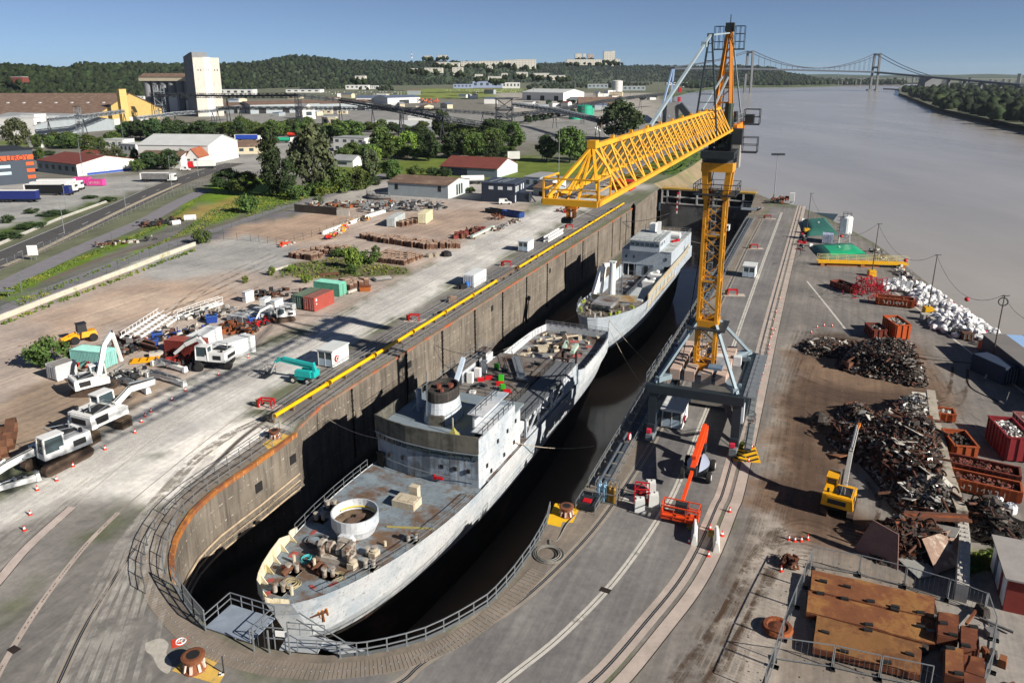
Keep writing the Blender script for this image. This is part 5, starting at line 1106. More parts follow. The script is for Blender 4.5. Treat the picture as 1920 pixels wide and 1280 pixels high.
for q,lab in (((1199,955),'white concrete block in front of the red frame'),((1225,945),'white concrete block with cable beside the red frame'),((1220,922),'white concrete block furthest behind the red frame')):
    t=T('concrete_block',lab,'block',P(*q),DR+.3,'white blocks near the orange lift')
    p_('block',WB,t,lambda m:m.box((0,0,.6),(1.0,1.1,1.2),0,.94));p_('lug',WB,t,lambda m:(m.box((-.2,0,1.28),(.3,.3,.18)),m.box((.25,.2,1.26),(.25,.25,.14))))
t=T('pump_frame','red tubular frame with pump on white plate by the blocks','pump',P(1203,937),DR+.2)
p_('frame',RED,t,lambda m:(m.ring((0,0,1.1),.8,.09,4,5,'Y'),[m.bar((x,y,.1),(x,y,1.6),.12)for x in (-.7,.7)for y in (-.7,.7)],[m.bar((-.7,y,1.6),(.7,y,1.6),.12)for y in (-.7,.7)],[m.bar((x,-.7,1.6),(x,.7,1.6),.12)for x in (-.7,.7)],[m.bar((-.7,y,.4),(.7,y,.4),.12)for y in (-.7,.7)]))
p_('pump',mat('dark_red_pump','#7a1a1a',.5),t,lambda m:m.tube((-.4,0,.6),(.4,0,.6),.4,12))
m=MB();m.add([(*P(*q).xy,.015)for q in ((1172,928),(1190,930),(1186,944),(1165,940))],[(0,1,2,3)]);m.build('white_plate',PAINTW,kind='structure')
for k,(q,rz,lab)in enumerate((((1302,1005),DR+.15,'white plastic barrier standing between the white line and outer rail'),((1343,1018),DR+.15,'white plastic barrier just beyond the outer crane rail'))):
    t=T('road_barrier',lab,'barrier',P(*q),rz,'white plastic barriers')
    p_('body',mat('off_white_plastic','#d3d2cb',.6),t,lambda m:m.sidep([(-1,0),(1,0),(1,.1),(1,.1)],0,0)if False else m.add([(-.3,-1.5,0),(.3,-1.5,0),(.12,-1.5,.95),(-.12,-1.5,.95),(-.3,1.5,0),(.3,1.5,0),(.12,1.5,.95),(-.12,1.5,.95)],[(0,1,2,3),(7,6,5,4),(0,4,5,1),(1,5,6,2),(2,6,7,3),(3,7,4,0)]))
    p_('barrier_foot',mat('dirty_yellow_foot','#8a7a3a',.8),t,lambda m:(m.box((-.5,1.2,.2),(.5,.6,.4)),))  # solid yellowish block at the foot of the barrier's far end
    p_('clip',WHITE,t,lambda m:m.box((0,0,1.0),(.12,2.2,.1)))
# landing platform and stair at the bow
c_=P(432,1188);rz=math.atan2((P(468,1204)-P(396,1180)).y,(P(468,1204)-P(396,1180)).x)
t=T('landing_platform','galvanised landing platform with handrails over the rounded dock end','platform',c_,rz)
p_('deck',mat('bluish_deck_plate','#8d98a6',.5,.2),t,lambda m:m.b2(-2.2,2.2,-.3,2.6,.1,.2))
p_('handrail',GALV,t,lambda m:m.rail([(-2.2,-.3,.2),(-2.2,2.6,.2),(2.2,2.6,.2),(2.2,-.3,.2)],1.1,1.2,.04))
p_('leg',GALV,t,lambda m:[m.bar((x,y,-3),(x,y,.1),.15)for x in (-2,2)for y in (.6,2.4)])
c_=P(560,1224);rz=math.atan2((P(640,1228)-P(480,1214)).y,(P(640,1228)-P(480,1214)).x)
t=T('access_gangway','galvanised access gangway with gate and stair just below the bow','gangway',c_,rz)
p_('deck',mat('pale_grating','#b3b8bb',.5,.3),t,lambda m:(m.b2(-1.5,1.5,0,1.6,.1,.2),m.bar((1.2,1.2,.1),(5.6,.4,-.3),1.0,.1)))
p_('handrail',GALV,t,lambda m:(m.rail([(-1.5,1.6,.2),(1.5,1.6,.2)],1.1,1.0,.04),m.rail([(-2.6,0,.2),(-1.0,0,.2)],1.9,.8,.04),m.bar((-.5,1.7,2.2),(4.5,.2,.6),.07),m.bar((-.5,1.2,2.0),(2.5,-.3,1.8),.07),m.rail([(0,-.1,.2),(4.5,.1,.2)],1.1,1.4,.04)))
p_('gate',GALV,t,lambda m:[m.bar((x,-.2,0),(x,-.2,2.0),.1)for x in (-3.4,-2.2,-.6)])
p_('notice',WHITE,t,lambda m:m.box((-1.2,-.1,1.7),(.9,.05,.5)))
t=T('fence_panel','tall mesh fence panels on the dark left side of the rounded dock end','fence',P(330,1108),0)
m=MB();f=[P(*q)-P(330,1108)for q in ((326,1098),(345,1130),(365,1158),(386,1182))]
m.rail(f,1.9,1.6,.05,(.5,.05));m.build('frame',GALV,t)
m=MB()
for a,b in zip(f,f[1:]):
    for k in range(14):m.bar(a.lerp(b,k/14),a.lerp(b,k/14)+V_((0,0,1.9)),.012)
m.build('mesh',mat('fine_mesh','#8a8f92',.5,.4),t)
# ropes from ships to quay, and the slack cable across the dock
ROPE=mat('pale_rope','#a39b8c',.9)
def catenary(a,b,sag,n=16):return [a.lerp(b,k/n)-V_((0,0,sag*4*(k/n)*(1-k/n)))for k in range(n+1)]
for lab,a,b,sag,r,m_ in (('pale mooring rope from the ship side to the right dock wall',D(9,V1+6.4,-1),P(1114,836,-7),.6,.05,ROPE),('mooring rope between the foredeck and the left dock wall',D(3,V1-6.0,-.4),D(6,.2,-.5),1.0,.05,ROPE),
        ('rope hanging from the stern of the large ship',D(54,V1+6,-1),D(58,V1+13,WZ),.8,.05,ROPE),('rope hanging from the bow of the second ship',D(61,V2+3,-1.5),D(66,V2+14,WZ),.8,.05,ROPE),('pale rope from the left wall to the second ship',D(52,.3,-10),D(66,V2-5,-3),.5,.05,ROPE),('dark slack cable sagging across the dock behind the second ship',P(1085,395,3),P(1255,400,-2),3.0,.09,mat('dark_cable','#26272a',.8)),
        ('pale rope from the second ship stern to the right wall',D(130,V2+4,0),D(128,37.6,-.5),.4,.05,ROPE),('dark rope sagging along the left dock wall',D(38,.4,-2),D(46,V1-6,-1),2.5,.05,mat('dark_cable','#26272a',.8))):
    m=MB();m.path(catenary(a,b,sag),r,5);m.thing('mooring_rope',m_,lab,'rope',group='mooring ropes')
# teal boom lift, folded; orange boom lift
def lift(label,loc,rz,col,kind):
    t=T('boom_lift',label,'boom lift',loc,rz)
    p_('chassis',DARKST if kind else col,t,lambda m:(m.box((0,0,.75),(1.7,2.6,.5)),[m.tube((-1.1,y,.48),(1.1,y,.48),.12,8)for y in (-1.1,1.1)]))
    for x in (-1.1,1.1):
        for y in (-1.15,1.15):
            pw=p_('wheel',BLACK,t,lambda m:m.wheel((x,y,.5),.5,.42,'X',18));p_('rim',mat('rim_white','#c9cac6',.5),pw,lambda m:m.tube((x*1.19,y,.5),(x*1.205,y,.5),.26,12))
    return t
TEAL=mat('teal_paint','#1fa3a0',.4,0,.08,1)
t=lift('teal folded boom lift on the left quay with grey fly jib',at(572,714),DR+PI+.55-2.0+PI,TEAL,0)
p_('turret',TEAL,t,lambda m:(m.box((.55,.2,1.4),(.8,2.6,.9),0,.9),m.box((-.6,.4,1.35),(.7,2.2,.8),0,.9),m.box((0,1.6,1.3),(1.6,.7,.9))))
p_('boom',TEAL,t,lambda m:(m.bar((-.1,1.6,2.1),(0,-4.2,2.9),.4,.45),m.bar((.1,1.7,2.6),(.1,-3.2,3.2),.36,.4),m.bar((0,1.8,1.5),(0,1.4,2.9),.5,.4),m.bar((0,-3.2,3.1),(0,-4.6,2.4),.4)))
p_('fly_jib',mat('pale_grey_jib','#b9c0c2',.4,.2),t,lambda m:(m.bar((0,-4.4,2.7),(0,-5.4,.8),.25),m.bar((0.25,-4.4,2.5),(.25,-5.3,.7),.1)))
p_('basket',DARKST,t,lambda m:(m.b2(-1.1,1.1,-6.6,-5.4,.25,.35),m.rail([(-1.1,-6.6,.3),(1.1,-6.6,.3),(1.1,-5.4,.3),(-1.1,-5.4,.3),(-1.1,-6.6,.3)],1.1,.8,.03),m.box((0,-5.5,.9),(.6,.25,.5))))
ORL=mat('lift_orange','#d9481c',.45,0,.08,1)
lo=at(1308,888);t=lift('large orange boom lift with grey hoods parked below the crane portal',lo,DR+PI,ORL,1)
t.scale=(1.25,1.25,1.25);t['kind2']=''
del t['kind2']
p_('hood',mat('hood_grey','#8790a3',.4,0,.05),t,lambda m:[m.lathe([(.02,-1.8),(.42,-1.2),(.55,-.2),(.5,1.0),(.05,1.8)],12,(0,0,0))if False else m.add(*(lambda:([(s*(.35+.6*sin(PI*k/8)),-1.7+3.4*k/8,1.1)for k in range(9)]+[(s*.3,-1.7+3.4*k/8,1.1+.75*sin(PI*k/8))for k in range(9)],[(k,k+1,10+k,9+k)if s>0 else (k+1,k,9+k,10+k)for k in range(8)]))())for s in (-1,1)])
p_('boom',ORL,t,lambda m:(m.bar((0,-3.4,2.9),(0,3.2,2.0),.42,.5),m.bar((.1,-3.2,3.2),(.1,2.2,2.6),.34,.3),m.bar((0,-3.3,2.6),(0,-2.2,1.2),.4)))
pfj=p_('fly_jib',ORL,t,lambda m:m.bar((0,3.2,2.0),(.1,7.6,1.0),.24,.28))
p_('basket',ORL,t,lambda m:(m.b2(-1.4,1.4,7.4,8.6,.35,.5),m.rail([(-1.4,7.4,.4),(1.4,7.4,.4),(1.4,8.6,.4),(-1.4,8.6,.4),(-1.4,7.4,.4)],1.1,.95,.045,(.5,.25))))
p_('control_box',DARKST,t,lambda m:(m.box((0,7.7,1.0),(.9,.5,.9)),m.box((-.1,3.1,1.9),(.5,.7,.7)),m.box((0,-2.0,1.5),(.6,1.2,.6))))
# white stair frame lying on the left quay
t=T('stair_section','long white stair frame lying on the left quay by the small kiosk','stairs',P(1038,446),math.atan2((P(1062,428)-P(1020,452)).y,(P(1062,428)-P(1020,452)).x))
p_('stringer',WHITE,t,lambda m:[m.bar((-6,y,z),(6,y,z),.2,.4)for y in (-.6,.6)for z in (.3,1.3)]);p_('tread',WHITE,t,lambda m:[m.box((x,0,.8),(.25,1.2,1.0))for x in np.arange(-5.5,6,.8)])
t=T('crate_pile','brown crate on the tarmac near the left railing','crate',P(848,566),.3);p_('crate',mat('crate_brown','#7a6456',.85,0,.2),t,lambda m:(m.box((0,0,.5),(1.6,1.2,1.0)),));p_('plank',mat('crate_plank','#8f7866',.85),t,lambda m:(m.box((.1,0,1.05),(1.2,.9,.1),.2)))
t=T('fork_attachment','dark machine with blue drum in front of the white container','machine',P(868,541),.2);p_('body',BLACK,t,lambda m:(m.box((0,0,.5),(1.4,1.0,.8),.3),m.tube((-.8,-.4,.4),(-.8,.4,.4),.4,12)));p_('drum',mat('blue_drum','#2b6cc0',.4),t,lambda m:m.lathe([(.35,0),(.37,.5),(.35,1.0)],12,(.9,.3,.3)))
t=T('tarp_heap','heap of black tarpaulin and grey blocks on the track edge in the yard','heap',P(825,480),.2);p_('tarp',BLACK,t,lambda m:(m.lathe([(1.4,0),(1.2,.9),(.5,1.2)],9,(1.5,0,0))));p_('boulder',mat('pale_stone','#8f8678',.9),t,lambda m:[m.lathe([(.9,0),(.9,.6),(.4,.9)],7,(x,y,0))for x,y in ((-1,0),(-2.6,-.5))])
# portable yellow vested workers are too small and unclear to place beyond this one
# ---------- left yard ----------
EXW=mat('excavator_white','#d6d7d5',.45,0,.05,.8,streak='#8a7a6a',stamt=.2)
EXD=mat('excavator_dark','#26272a',.6,.1,.15)
TRK=mat('track_brown','#4b3d33',.9,0,.3,2)
def track(m,x,L,h,w_):
    pts=[(-L/2+h/2,0),(L/2-h/2,0),(L/2-h*.15,h*.15),(L/2,h/2),(L/2-h*.15,h*.85),(L/2-h/2,h),(-L/2+h/2,h),(-L/2+h*.15,h*.85),(-L/2,h/2),(-L/2+h*.15,h*.15)]
    m.sidep(pts,x-w_/2,x+w_/2)
    n=int(L/.3)
    for k in range(n):
        for z in (0.0,h):m.box((x,-L/2+h/2+(L-h)*(k+.5)/n,z),(w_*1.04,.16,.07))
def excavator(label,loc,rz,boom,wheels=False,m=EXW,s=1.0,slew=0.0,boom_m=None,stick_m=None,grab=None,cab=True,group=None,name='excavator',tilt_cab=0):
    t=T(name,label,'excavator',loc,rz,group);t.scale=(s,)*3
    if wheels:
        p_('undercarriage',EXD,t,lambda b:(b.box((0,0,.85),(1.4,4.2,.5)),b.box((0,2.6,.5),(2.4,.15,.6))))
        for y in (-1.6,1.6):
            for x in (-1.05,1.05):p_('wheel',BLACK,t,lambda b:b.wheel((x,y,.55),.55,.5,'X',16))
    elif wheels is False:
        for x in (-1.15,1.15):p_('track',TRK,t,lambda b:track(b,x,4.3,.9,.6))
        p_('undercarriage',EXD,t,lambda b:b.box((0,0,.6),(1.7,2.4,.5)))
    Rz=Matrix.Rotation(slew,4,'Z')
    def X(x,y,z):return tuple(Rz @ V_((x,y,z)))
    def bx(b,c,d,**k):b.box(X(*c),d,slew,**k)
    pb=p_('body',m,t,lambda b:(bx(b,(0,-.9,1.75),(2.7,2.6,1.1),tp=.96),bx(b,(.75,.7,1.5),(1.1,1.4,.7)),bx(b,(.2,-2.0,1.7),(2.5,.5,1.0),tp=.9)))
    p_('engine_cover',EXD,pb,lambda b:(bx(b,(.4,-.9,2.35),(1.4,1.6,.14)),bx(b,(-.9,-1.6,2.42),(.2,.2,.5)),bx(b,(0,0,1.1),(2.2,2.6,.2))))
    p_('exhaust',GALV,pb,lambda b:(b.tube(X(.5,-1.5,2.4),X(.5,-1.5,3.0),.07,8),[b.bar(X(x,-1.8,2.4),X(x,.1,2.75),.05)for x in (.2,1.25)],b.bar(X(.2,.1,2.75),X(1.25,.1,2.75),.05)))
    p_('grille',EXD,pb,lambda b:(bx(b,(1.36,-1.2,1.75),(.03,1.2,.6)),bx(b,(0,-2.26,1.75),(1.6,.04,.45)),bx(b,(-1.36,-1.2,1.75),(.03,1.0,.5))))
    if cab:
        pc_=p_('cab',m,t,lambda b:([b.bar(X(-.85+x,.75+y,1.3),X(-.85+x*.95,.75+y*.9,2.95),.12)for x in (-.48,.48)for y in (-.8,.8)],bx(b,(-.85,.7,2.98),(1.05,1.6,.1)),bx(b,(-.85,.75,1.5),(1.0,1.65,.5))))
        p_('cab_glass',GLASSD,pc_,lambda b:bx(b,(-.85,.75,2.3),(.94,1.52,1.25),tp=.93))
    bm=boom_m or m
    if boom:
        p_('boom',bm,t,lambda b:[b.bar(X(.25,*p),X(.25,*q),.36,.5)for p,q in zip(boom[:3],boom[1:3])])
        if len(boom)>3:p_('stick',stick_m or bm,t,lambda b:[b.bar(X(.25,*p),X(.25,*q),.28,.36)for p,q in zip(boom[2:],boom[3:])])
        p_('hose',BLACK,t,lambda b:[b.path([X(.25+o,p[0],p[1]+.32)for p in boom],.04,4)for o in (-.12,.12)]);p_('cylinder',GALV,t,lambda b:(b.tube(X(-.1,boom[0][0]+.3,boom[0][1]-.2),X(-.1,*[(boom[0][i]+boom[1][i])/2 for i in (0,1)]),.09,6),b.tube(X(.25,boom[1][0],boom[1][1]+.5),X(.25,boom[2][0],boom[2][1]+.4),.09,6)))
        e=boom[-1]
        if grab== 'bucket':p_('bucket',EXD,t,lambda b:b.box(X(.25,e[0],e[1]-.3),(1.1,.9,.9),slew,.7))
        if grab== 'grab':p_('grapple',mat('grapple_orange','#b3541e',.7,0,.2),t,lambda b:[b.bar(X(.25,e[0],e[1]),X(.25+.8*cos(a),e[0]+.8*sin(a),e[1]-1.2),.18)for a in (0,1.6,3.1,4.7)])
    return t
excavator('compact white crawler excavator with cab beside the white totes',at(533,601),DR+1.9+.5,[(.8,1.8),(2.4,3.6),(4.6,2.6),(5.6,.9)],False,s=.85,slew=.0,grab='bucket')
excavator('white wheeled excavator with its arm folded in front of the white container',at(404,688),DR+.6+PI/2,[(.8,1.9),(2.0,3.4),(3.8,2.5),(5.4,1.2)],True,s=1.25,slew=-.4)
excavator('white excavator with raised arm beside the turquoise container',at(178,735),DR-1.1,[(.6,2.0),(1.6,5.4),(2.6,6.6),(3.2,3.0)],False,s=1.2,slew=.7)
excavator('long white excavator body without tracks on timber blocks',at(198,805),DR+.0,[(1.0,1.9),(2.6,2.7),(5.2,2.4)],None,s=1.45,slew=0,boom_m=EXW,group=None)
excavator('white crawler excavator with striped cab and its boom on the ground',at(110,868),DR+PI,[(1.4,1.7),(3.6,1.4),(6.2,.7)],False,s=1.4,slew=-.15)
for k,(q,lab)in enumerate((((172,790+40),'timber block under the near end of the white excavator body'),((232,800),'timber block under the far end of the white excavator body'))):
    t=T('timber_block',lab,'timber block',P(*q),DR+.1);p_('block',mat('old_timber','#4d4034',.9,0,.3),t,lambda m:(m.box((0,0,.55),(1.3,1.6,1.1)),));p_('beam',mat('old_timber2','#5f5040',.9),t,lambda m:m.box((0,0,1.15),(1.0,1.9,.12)))
def boomarm(label,q,rz,L=7.0,m=EXW,s=1.0,z=.35):
    t=T('excavator_boom',label,'excavator arm',P(*q),rz,'dismounted excavator arms');t.scale=(s,)*3
    p_('arm',m,t,lambda b:(b.bar((-L/2,0,z),(-L*.1,0,z+.55),.55,.75),b.bar((-L*.1,0,z+.55),(L/2,0,z+.1),.5,.6),b.box((-L/2,0,z+.1),(.5,.8,.8)),b.box((L/2,0,z+.2),(.45,.75,.8),0,.7)))
    p_('hydraulics',GALV,t,lambda b:(b.tube((-L*.3,.1,z+.95),(L*.3,.1,z+.8),.12,7),b.tube((-L*.3,-.2,z+.9),(L*.1,-.2,z+1.0),.1,7),[b.box((U_(-L/2,L/2),U_(-.3,.3),z+.8),(.3,.25,.2),RN.random())for _ in range(7)]))
    p_('hose',BLACK,t,lambda b:[b.path(cr([(U_(-L/2,L/2),U_(-.3,.3),z+U_(.7,1.1))for _ in range(4)],4),.05,4)for _ in range(3)])
    return t
boomarm('dark grey white arm lying nearest the white excavator with raised arm',(250,727),-.62,7.5)
boomarm('white arm lying nearest the road beside the row of cones',(312,716),-.5,7.5)
boomarm('rear white arm lying against the yellow frame',(318,692),-.45,6.5)
boomarm('white arm piece cut by the photograph edge below the striped excavator',(8,925),.9,6.5)
boomarm('red and black arm lying in front of the maroon container',(345,656),-.45,7.5,mat('dull_red_arm','#8f2f28',.6,0,.2))
# crawler tracks
ct=T('crawler_track','','crawler track')
p_('track',mat('rusty_track','#6d4a36',.9,.1,.3,2,stain='#3a2a20',samt=.5),ct,lambda m:(lambda pts:[m.bar((-.35,*a),(-.35,*b),.22,.8,up=(1,0,0))for a,b in zip(pts,pts[1:]+pts[:1])])([(-2.6,.6),(-2.3,.15),(-1.7,0),(1.7,0),(2.3,.2),(2.6,.7),(2.3,1.2),(1.7,1.45),(0,1.35),(-1.7,1.4),(-2.3,1.15)]))
group_dup(ct,[(P(30,823),DR+.9,'rusty crawler track furthest from the camera at the yard edge',1.25),(P(16,838),DR+.95,'rusty crawler track in the middle of three',1.2),(P(2,850),DR+1.0,'rusty crawler track nearest the camera and cut off',1.0)],'rusty crawler tracks')
# loader
t=T('wheel_loader','yellow wheel loader with dark cab parked near the round bush','loader',at(156,640),2.3)
LY=mat('loader_yellow','#d9960f',.5,0,.1)
p_('body',LY,t,lambda m:(m.box((0,-.9,1.3),(1.7,2.4,.9),0,.85),m.box((0,1.2,1.0),(1.2,1.4,.7)),[m.bar((x,.8,1.6),(x,3.2,.8),.25,.35)for x in (-.5,.5)]))
p_('bucket',LY,t,lambda m:m.sidep([(3.0,.1),(4.0,.1),(3.3,.5),(3.1,1.1)],-1.2,1.2))
p_('cab',EXD,t,lambda m:(m.box((0,0,2.4),(1.4,1.4,1.3),0,.9),m.box((0,0,3.1),(1.5,1.5,.1))))
for x in (-.95,.95):
    for y in (-1.4,1.3):p_('wheel',BLACK,t,lambda m:m.wheel((x,y,.65),.65,.45,'X',16))
# totes
TOT=mat('grey_tote','#a5a9ab',.6,0,.15,.8);tote=T('pallet_tank','','pallet tank')
p_('tank',TOT,tote,lambda m:m.box((0,0,.62),(1.0,1.15,.95),0,.97));p_('cage',GALV,tote,lambda m:([m.bar((x,-.6,z),(x,.6,z),.04)for x in (-.53,.53)for z in (.4,.75,1.1)],[m.bar((-.53,y,z),(.53,y,z),.04)for y in (-.6,.6)for z in (.4,.75,1.1)]));p_('pallet',mat('pallet_wood','#7d6a55',.9),tote,lambda m:m.box((0,0,.07),(1.05,1.2,.13)))
pl=[]
for i in range(8):
    for j in range(4):pl.append((P(442,598)+DU*(i*1.35-1)+DV*(j*1.3)+DV*i*.25,DR+U_(-.08,.08),'grey pallet tank in the block of tanks behind the compact excavator',RN.choice((.95,1.0,1.05))))
group_dup(tote,pl,'grey pallet tanks')
wt_=T('bulk_bag_stack','','bag stack');p_('bag',mat('stack_white','#d9dad8',.7),wt_,lambda m:[m.box((x,y,z),(1.1,1.1,1.1),U_(-.1,.1),.92)for x in (0,)for y in (0,1.2)for z in (.55,1.65)]);p_('lid',mat('stack_lid','#c3c8cc',.7),wt_,lambda m:m.box((0,.6,2.25),(1.2,2.3,.08)))
group_dup(wt_,[(P(516,585),DR,'tall stack of white bags nearest the green container'),(P(496,582),DR+.2,'stack of white bags behind the compact excavator cab'),(P(462,566),DR-.1,'stack of white boxes at the back of the grey tanks',.9)],'white bag stacks')
# white truss stairs
t=T('stair_truss','stack of long white stair frames lying diagonally behind the maroon container','stairs',P(282,625),math.atan2((P(322,592)-P(236,650)).y,(P(322,592)-P(236,650)).x))
for k,y in enumerate((-1.6,-.6,.5,1.5)):p_('stringer',WHITE,t,lambda m:(m.bar((-6.5,y,.5+.35*k),(6.5,y,.5+.35*k),.16,.3),m.bar((-6.3,y,1.3+.35*k),(6.6,y,1.3+.35*k),.08)))
p_('cross_bar',WHITE,t,lambda m:[m.bar((x,-1.6,.5),(x,1.5,1.6),.08)for x in np.arange(-6,6.6,1.2)]+[m.bar((x,1.5,1.5),(x,1.5,2.4),.07)for x in np.arange(-6,6.6,1.2)])
t=T('stair_truss','white gangway with handrail lying beyond the stacked stair frames','stairs',P(372,588),math.atan2((P(410,570)-P(342,590)).y,(P(410,570)-P(342,590)).x));p_('stringer',WHITE,t,lambda m:[m.bar((-4.5,y,.4),(5,y,.8),.2,.4)for y in (-.5,.5)]);p_('handrail',WHITE,t,lambda m:[m.rail([(-4.5,y,.5),(5,y,.9)],1.1,1.5,.04)for y in (-.5,.5)]);p_('tread',GALV,t,lambda m:m.bar((-4.5,0,.4),(5,0,.8),.9,.06))
# buckets, frames, blue bins and scrap between the containers
BLU=mat('blue_bin','#1f3f8a',.5,0,.15)
bin_=T('blue_bin','','bin');p_('body',BLU,bin_,lambda m:(m.box((0,0,.6),(1.5,1.2,1.1),0,1.1),));p_('rim',mat('blue_rim','#3a63b0',.5),bin_,lambda m:[m.bar(a,b,.12)for a,b in (((-.8,-.65,1.15),(.8,-.65,1.15)),((.8,-.65,1.15),(.8,.65,1.15)),((.8,.65,1.15),(-.8,.65,1.15)),((-.8,.65,1.15),(-.8,-.65,1.15)))]);p_('load',EXD,bin_,lambda m:[m.box((U_(-.5,.5),U_(-.4,.4),1.1),(.5,.3,.3),RN.random()*3)for _ in range(5)])
group_dup(bin_,[(P(295,636),.5,'blue bin behind the maroon container'),(P(288,648),.5,'blue bin nearest the white stair frames',.9),(P(398,604),.3,'blue bin at the corner of the grey tanks',1.1),(P(475,606),.6,'blue bin between the tanks and the compact excavator',1.0)],'blue bins')
bk=T('excavator_bucket','','bucket');p_('shell',RUST,bk,lambda m:(m.sidep([(-.9,.1),(.3,0),(.9,.5),(.8,.62),(.2,.15),(-.75,.22),(-.8,.9),(-.95,.9)],-.8,.8),m.box((-.78,.0,.5),(.08,1.2,.7)),m.box((.78,0,.5),(.08,1.2,.7))));p_('tooth',EXD,bk,lambda m:[m.box((x,.95,.6),(.15,.3,.12))for x in (-.6,-.2,.2,.6)])
group_dup(bk,[(P(272,642),.4,'rusty excavator bucket left of the blue bins'),(P(262,648),.7,'rusty bucket beside the dark steel beams'),(P(420,622),1.4,'brown bucket in front of the grey tanks',1.2),(P(432,614),2.2,'rust brown bucket behind the white container',1.2),(P(447,617),.3,'orange brown bucket nearest the white container end'),(P(412,626),.9,'dark bucket leaning by the white container',1.1)],'rusty excavator buckets')
def pieces_heap(label,q,ext,n,mats,h=.8,name='scrap_pile',cat='scrap pile',rz=None,z0=0,big=1.0):
    t=T(name,label,cat,P(*q),DR if rz is None else rz)
    for i,mm in enumerate(mats):
        m=MB()
        for _ in range(n//len(mats)):
            x,y=U_(-ext[0],ext[0]),U_(-ext[1],ext[1]);k=RN.random()
            if k<.3:
                a=U_(0,6.3);L=U_(.6,2.2)*big;zz=z0+U_(.1,h);m.bar((x-L*cos(a)/2,y-L*sin(a)/2,zz),(x+L*cos(a)/2,y+L*sin(a)/2,zz+U_(-.2,.4)),U_(.08,.2)*big)
            else:m.box((x,y,z0+U_(.1,h)),(U_(.3,1.2)*big,U_(.2,.8)*big,U_(.15,.7)*big),U_(0,3),U_(.7,1))
        m.build('scrap',mm,t,kind='stuff')
    return t
BROWN=mat('scrap_brown','#5a3c2c',.85,0,.35,1);GREYS=mat('scrap_grey','#6f6f70',.7,.1,.3,1);PALES=mat('scrap_pale','#aaa79f',.7,0,.2,1)
pieces_heap('tangle of dark frames and grey steel behind the turquoise container',(222,664),(2.4,4.0),110,[GREYS,EXD,BROWN],1.6)
pieces_heap('pile of brown machine parts in front of the grey tanks',(445,622),(3.2,1.6),50,[BROWN,EXD,RUST],1.2)
pieces_heap('clutter of red arms and dark steel around the maroon container',(330,678),(2.8,1.4),40,[EXD,mat('dull_red_arm','#8f2f28'),BROWN],.8)
pieces_heap('small pile of red and orange boxes by the raised arm excavator',(158,690),(1.6,1.5),22,[RED,mat('orange_box','#d0532a',.5),EXD],1.0)
pieces_heap('dark hydraulic clutter between the excavator arms',(238,704),(2.6,1.6),40,[EXD,GREYS,PALES],.9)
t=T('lifting_beam','low yellow steel frame lying on the dirt behind the excavator arms','frame',P(272,677),.3);p_('beam',LY,t,lambda m:([m.bar((-2,y,.2),(2,y,.2),.2)for y in (-.8,0,.8)]));p_('cross_beam',LY,t,lambda m:[m.bar((x,-.8,.38),(x,.8,.38),.18)for x in (-1.6,-.5,.6,1.7)])
t=T('dirt_pile','small brown dirt pile next to the yellow frame','dirt pile',P(305,682));p_('soil',mat('brown_soil','#7a5a3f',.95,0,.2),t,lambda m:m.lathe([(2.0,0),(1.5,.3),(.8,.55),(0,.65)],12,(0,0,0),1.2,.7,cap=False));p_('clod',mat('brown_soil2','#5d4530',.95),t,lambda m:m.lathe([(.4,.3),(.2,.7),(0,.75)],7,(.2,.1,0),cap=False))
for k,(a,b,lab)in enumerate((((212,642),(298,664),'long dark brown steel beam in front of the white stairs'),((226,636),(292,655),'second dark steel beam behind the first'))):
    t=T('steel_beam',lab,'beam',P(*a));e=P(*b)-P(*a)
    p_('web',mat('dark_brown_beam','#3f2a24',.8,0,.2),t,lambda m:m.bar((0,0,.9),e+V_((0,0,.7)),.15,.9));p_('flange',mat('brown_flange','#5a3f35',.8),t,lambda m:[m.bar((0,0,z),e+V_((0,0,z-.2)),.5,.1)for z in (.45,1.35)])
t=T('concrete_block','pale concrete block on the dirt by the dark beams','block',P(294,668),.4);p_('block',PALES,t,lambda m:m.box((0,0,.4),(2.0,1.0,.8)));p_('lug',EXD,t,lambda m:m.box((0,0,.84),(.4,.2,.1)))
pieces_heap('dark steel clutter between the white stairs and the grey tanks',(400,592),(2.5,5.5),70,[EXD,GREYS,PALES],1.1,rz=DR-.9)
pieces_heap('machine parts scattered behind the white container',(352,628),(2.5,4),60,[EXD,BLU,BROWN,PALES],1.2,rz=DR-.9)
pieces_heap('black machine parts beside the compact excavator arm',(492,607),(1.4,2.4),34,[EXD,BROWN,RED],.9)
pieces_heap('dark low shelter frame full of steel at the back of the tanks',(520,556),(1.6,5),50,[EXD,GREYS,BROWN],1.6,rz=DR-.9)
pieces_heap('hydraulic parts and hoses beside the raised arm excavator',(222,716),(1.8,2.4),44,[EXD,GREYS,BLACK],.8)
pieces_heap('bits of timber and plate behind the long white excavator body',(180,780),(1.2,3),26,[EXD,BROWN,PALES],.7)
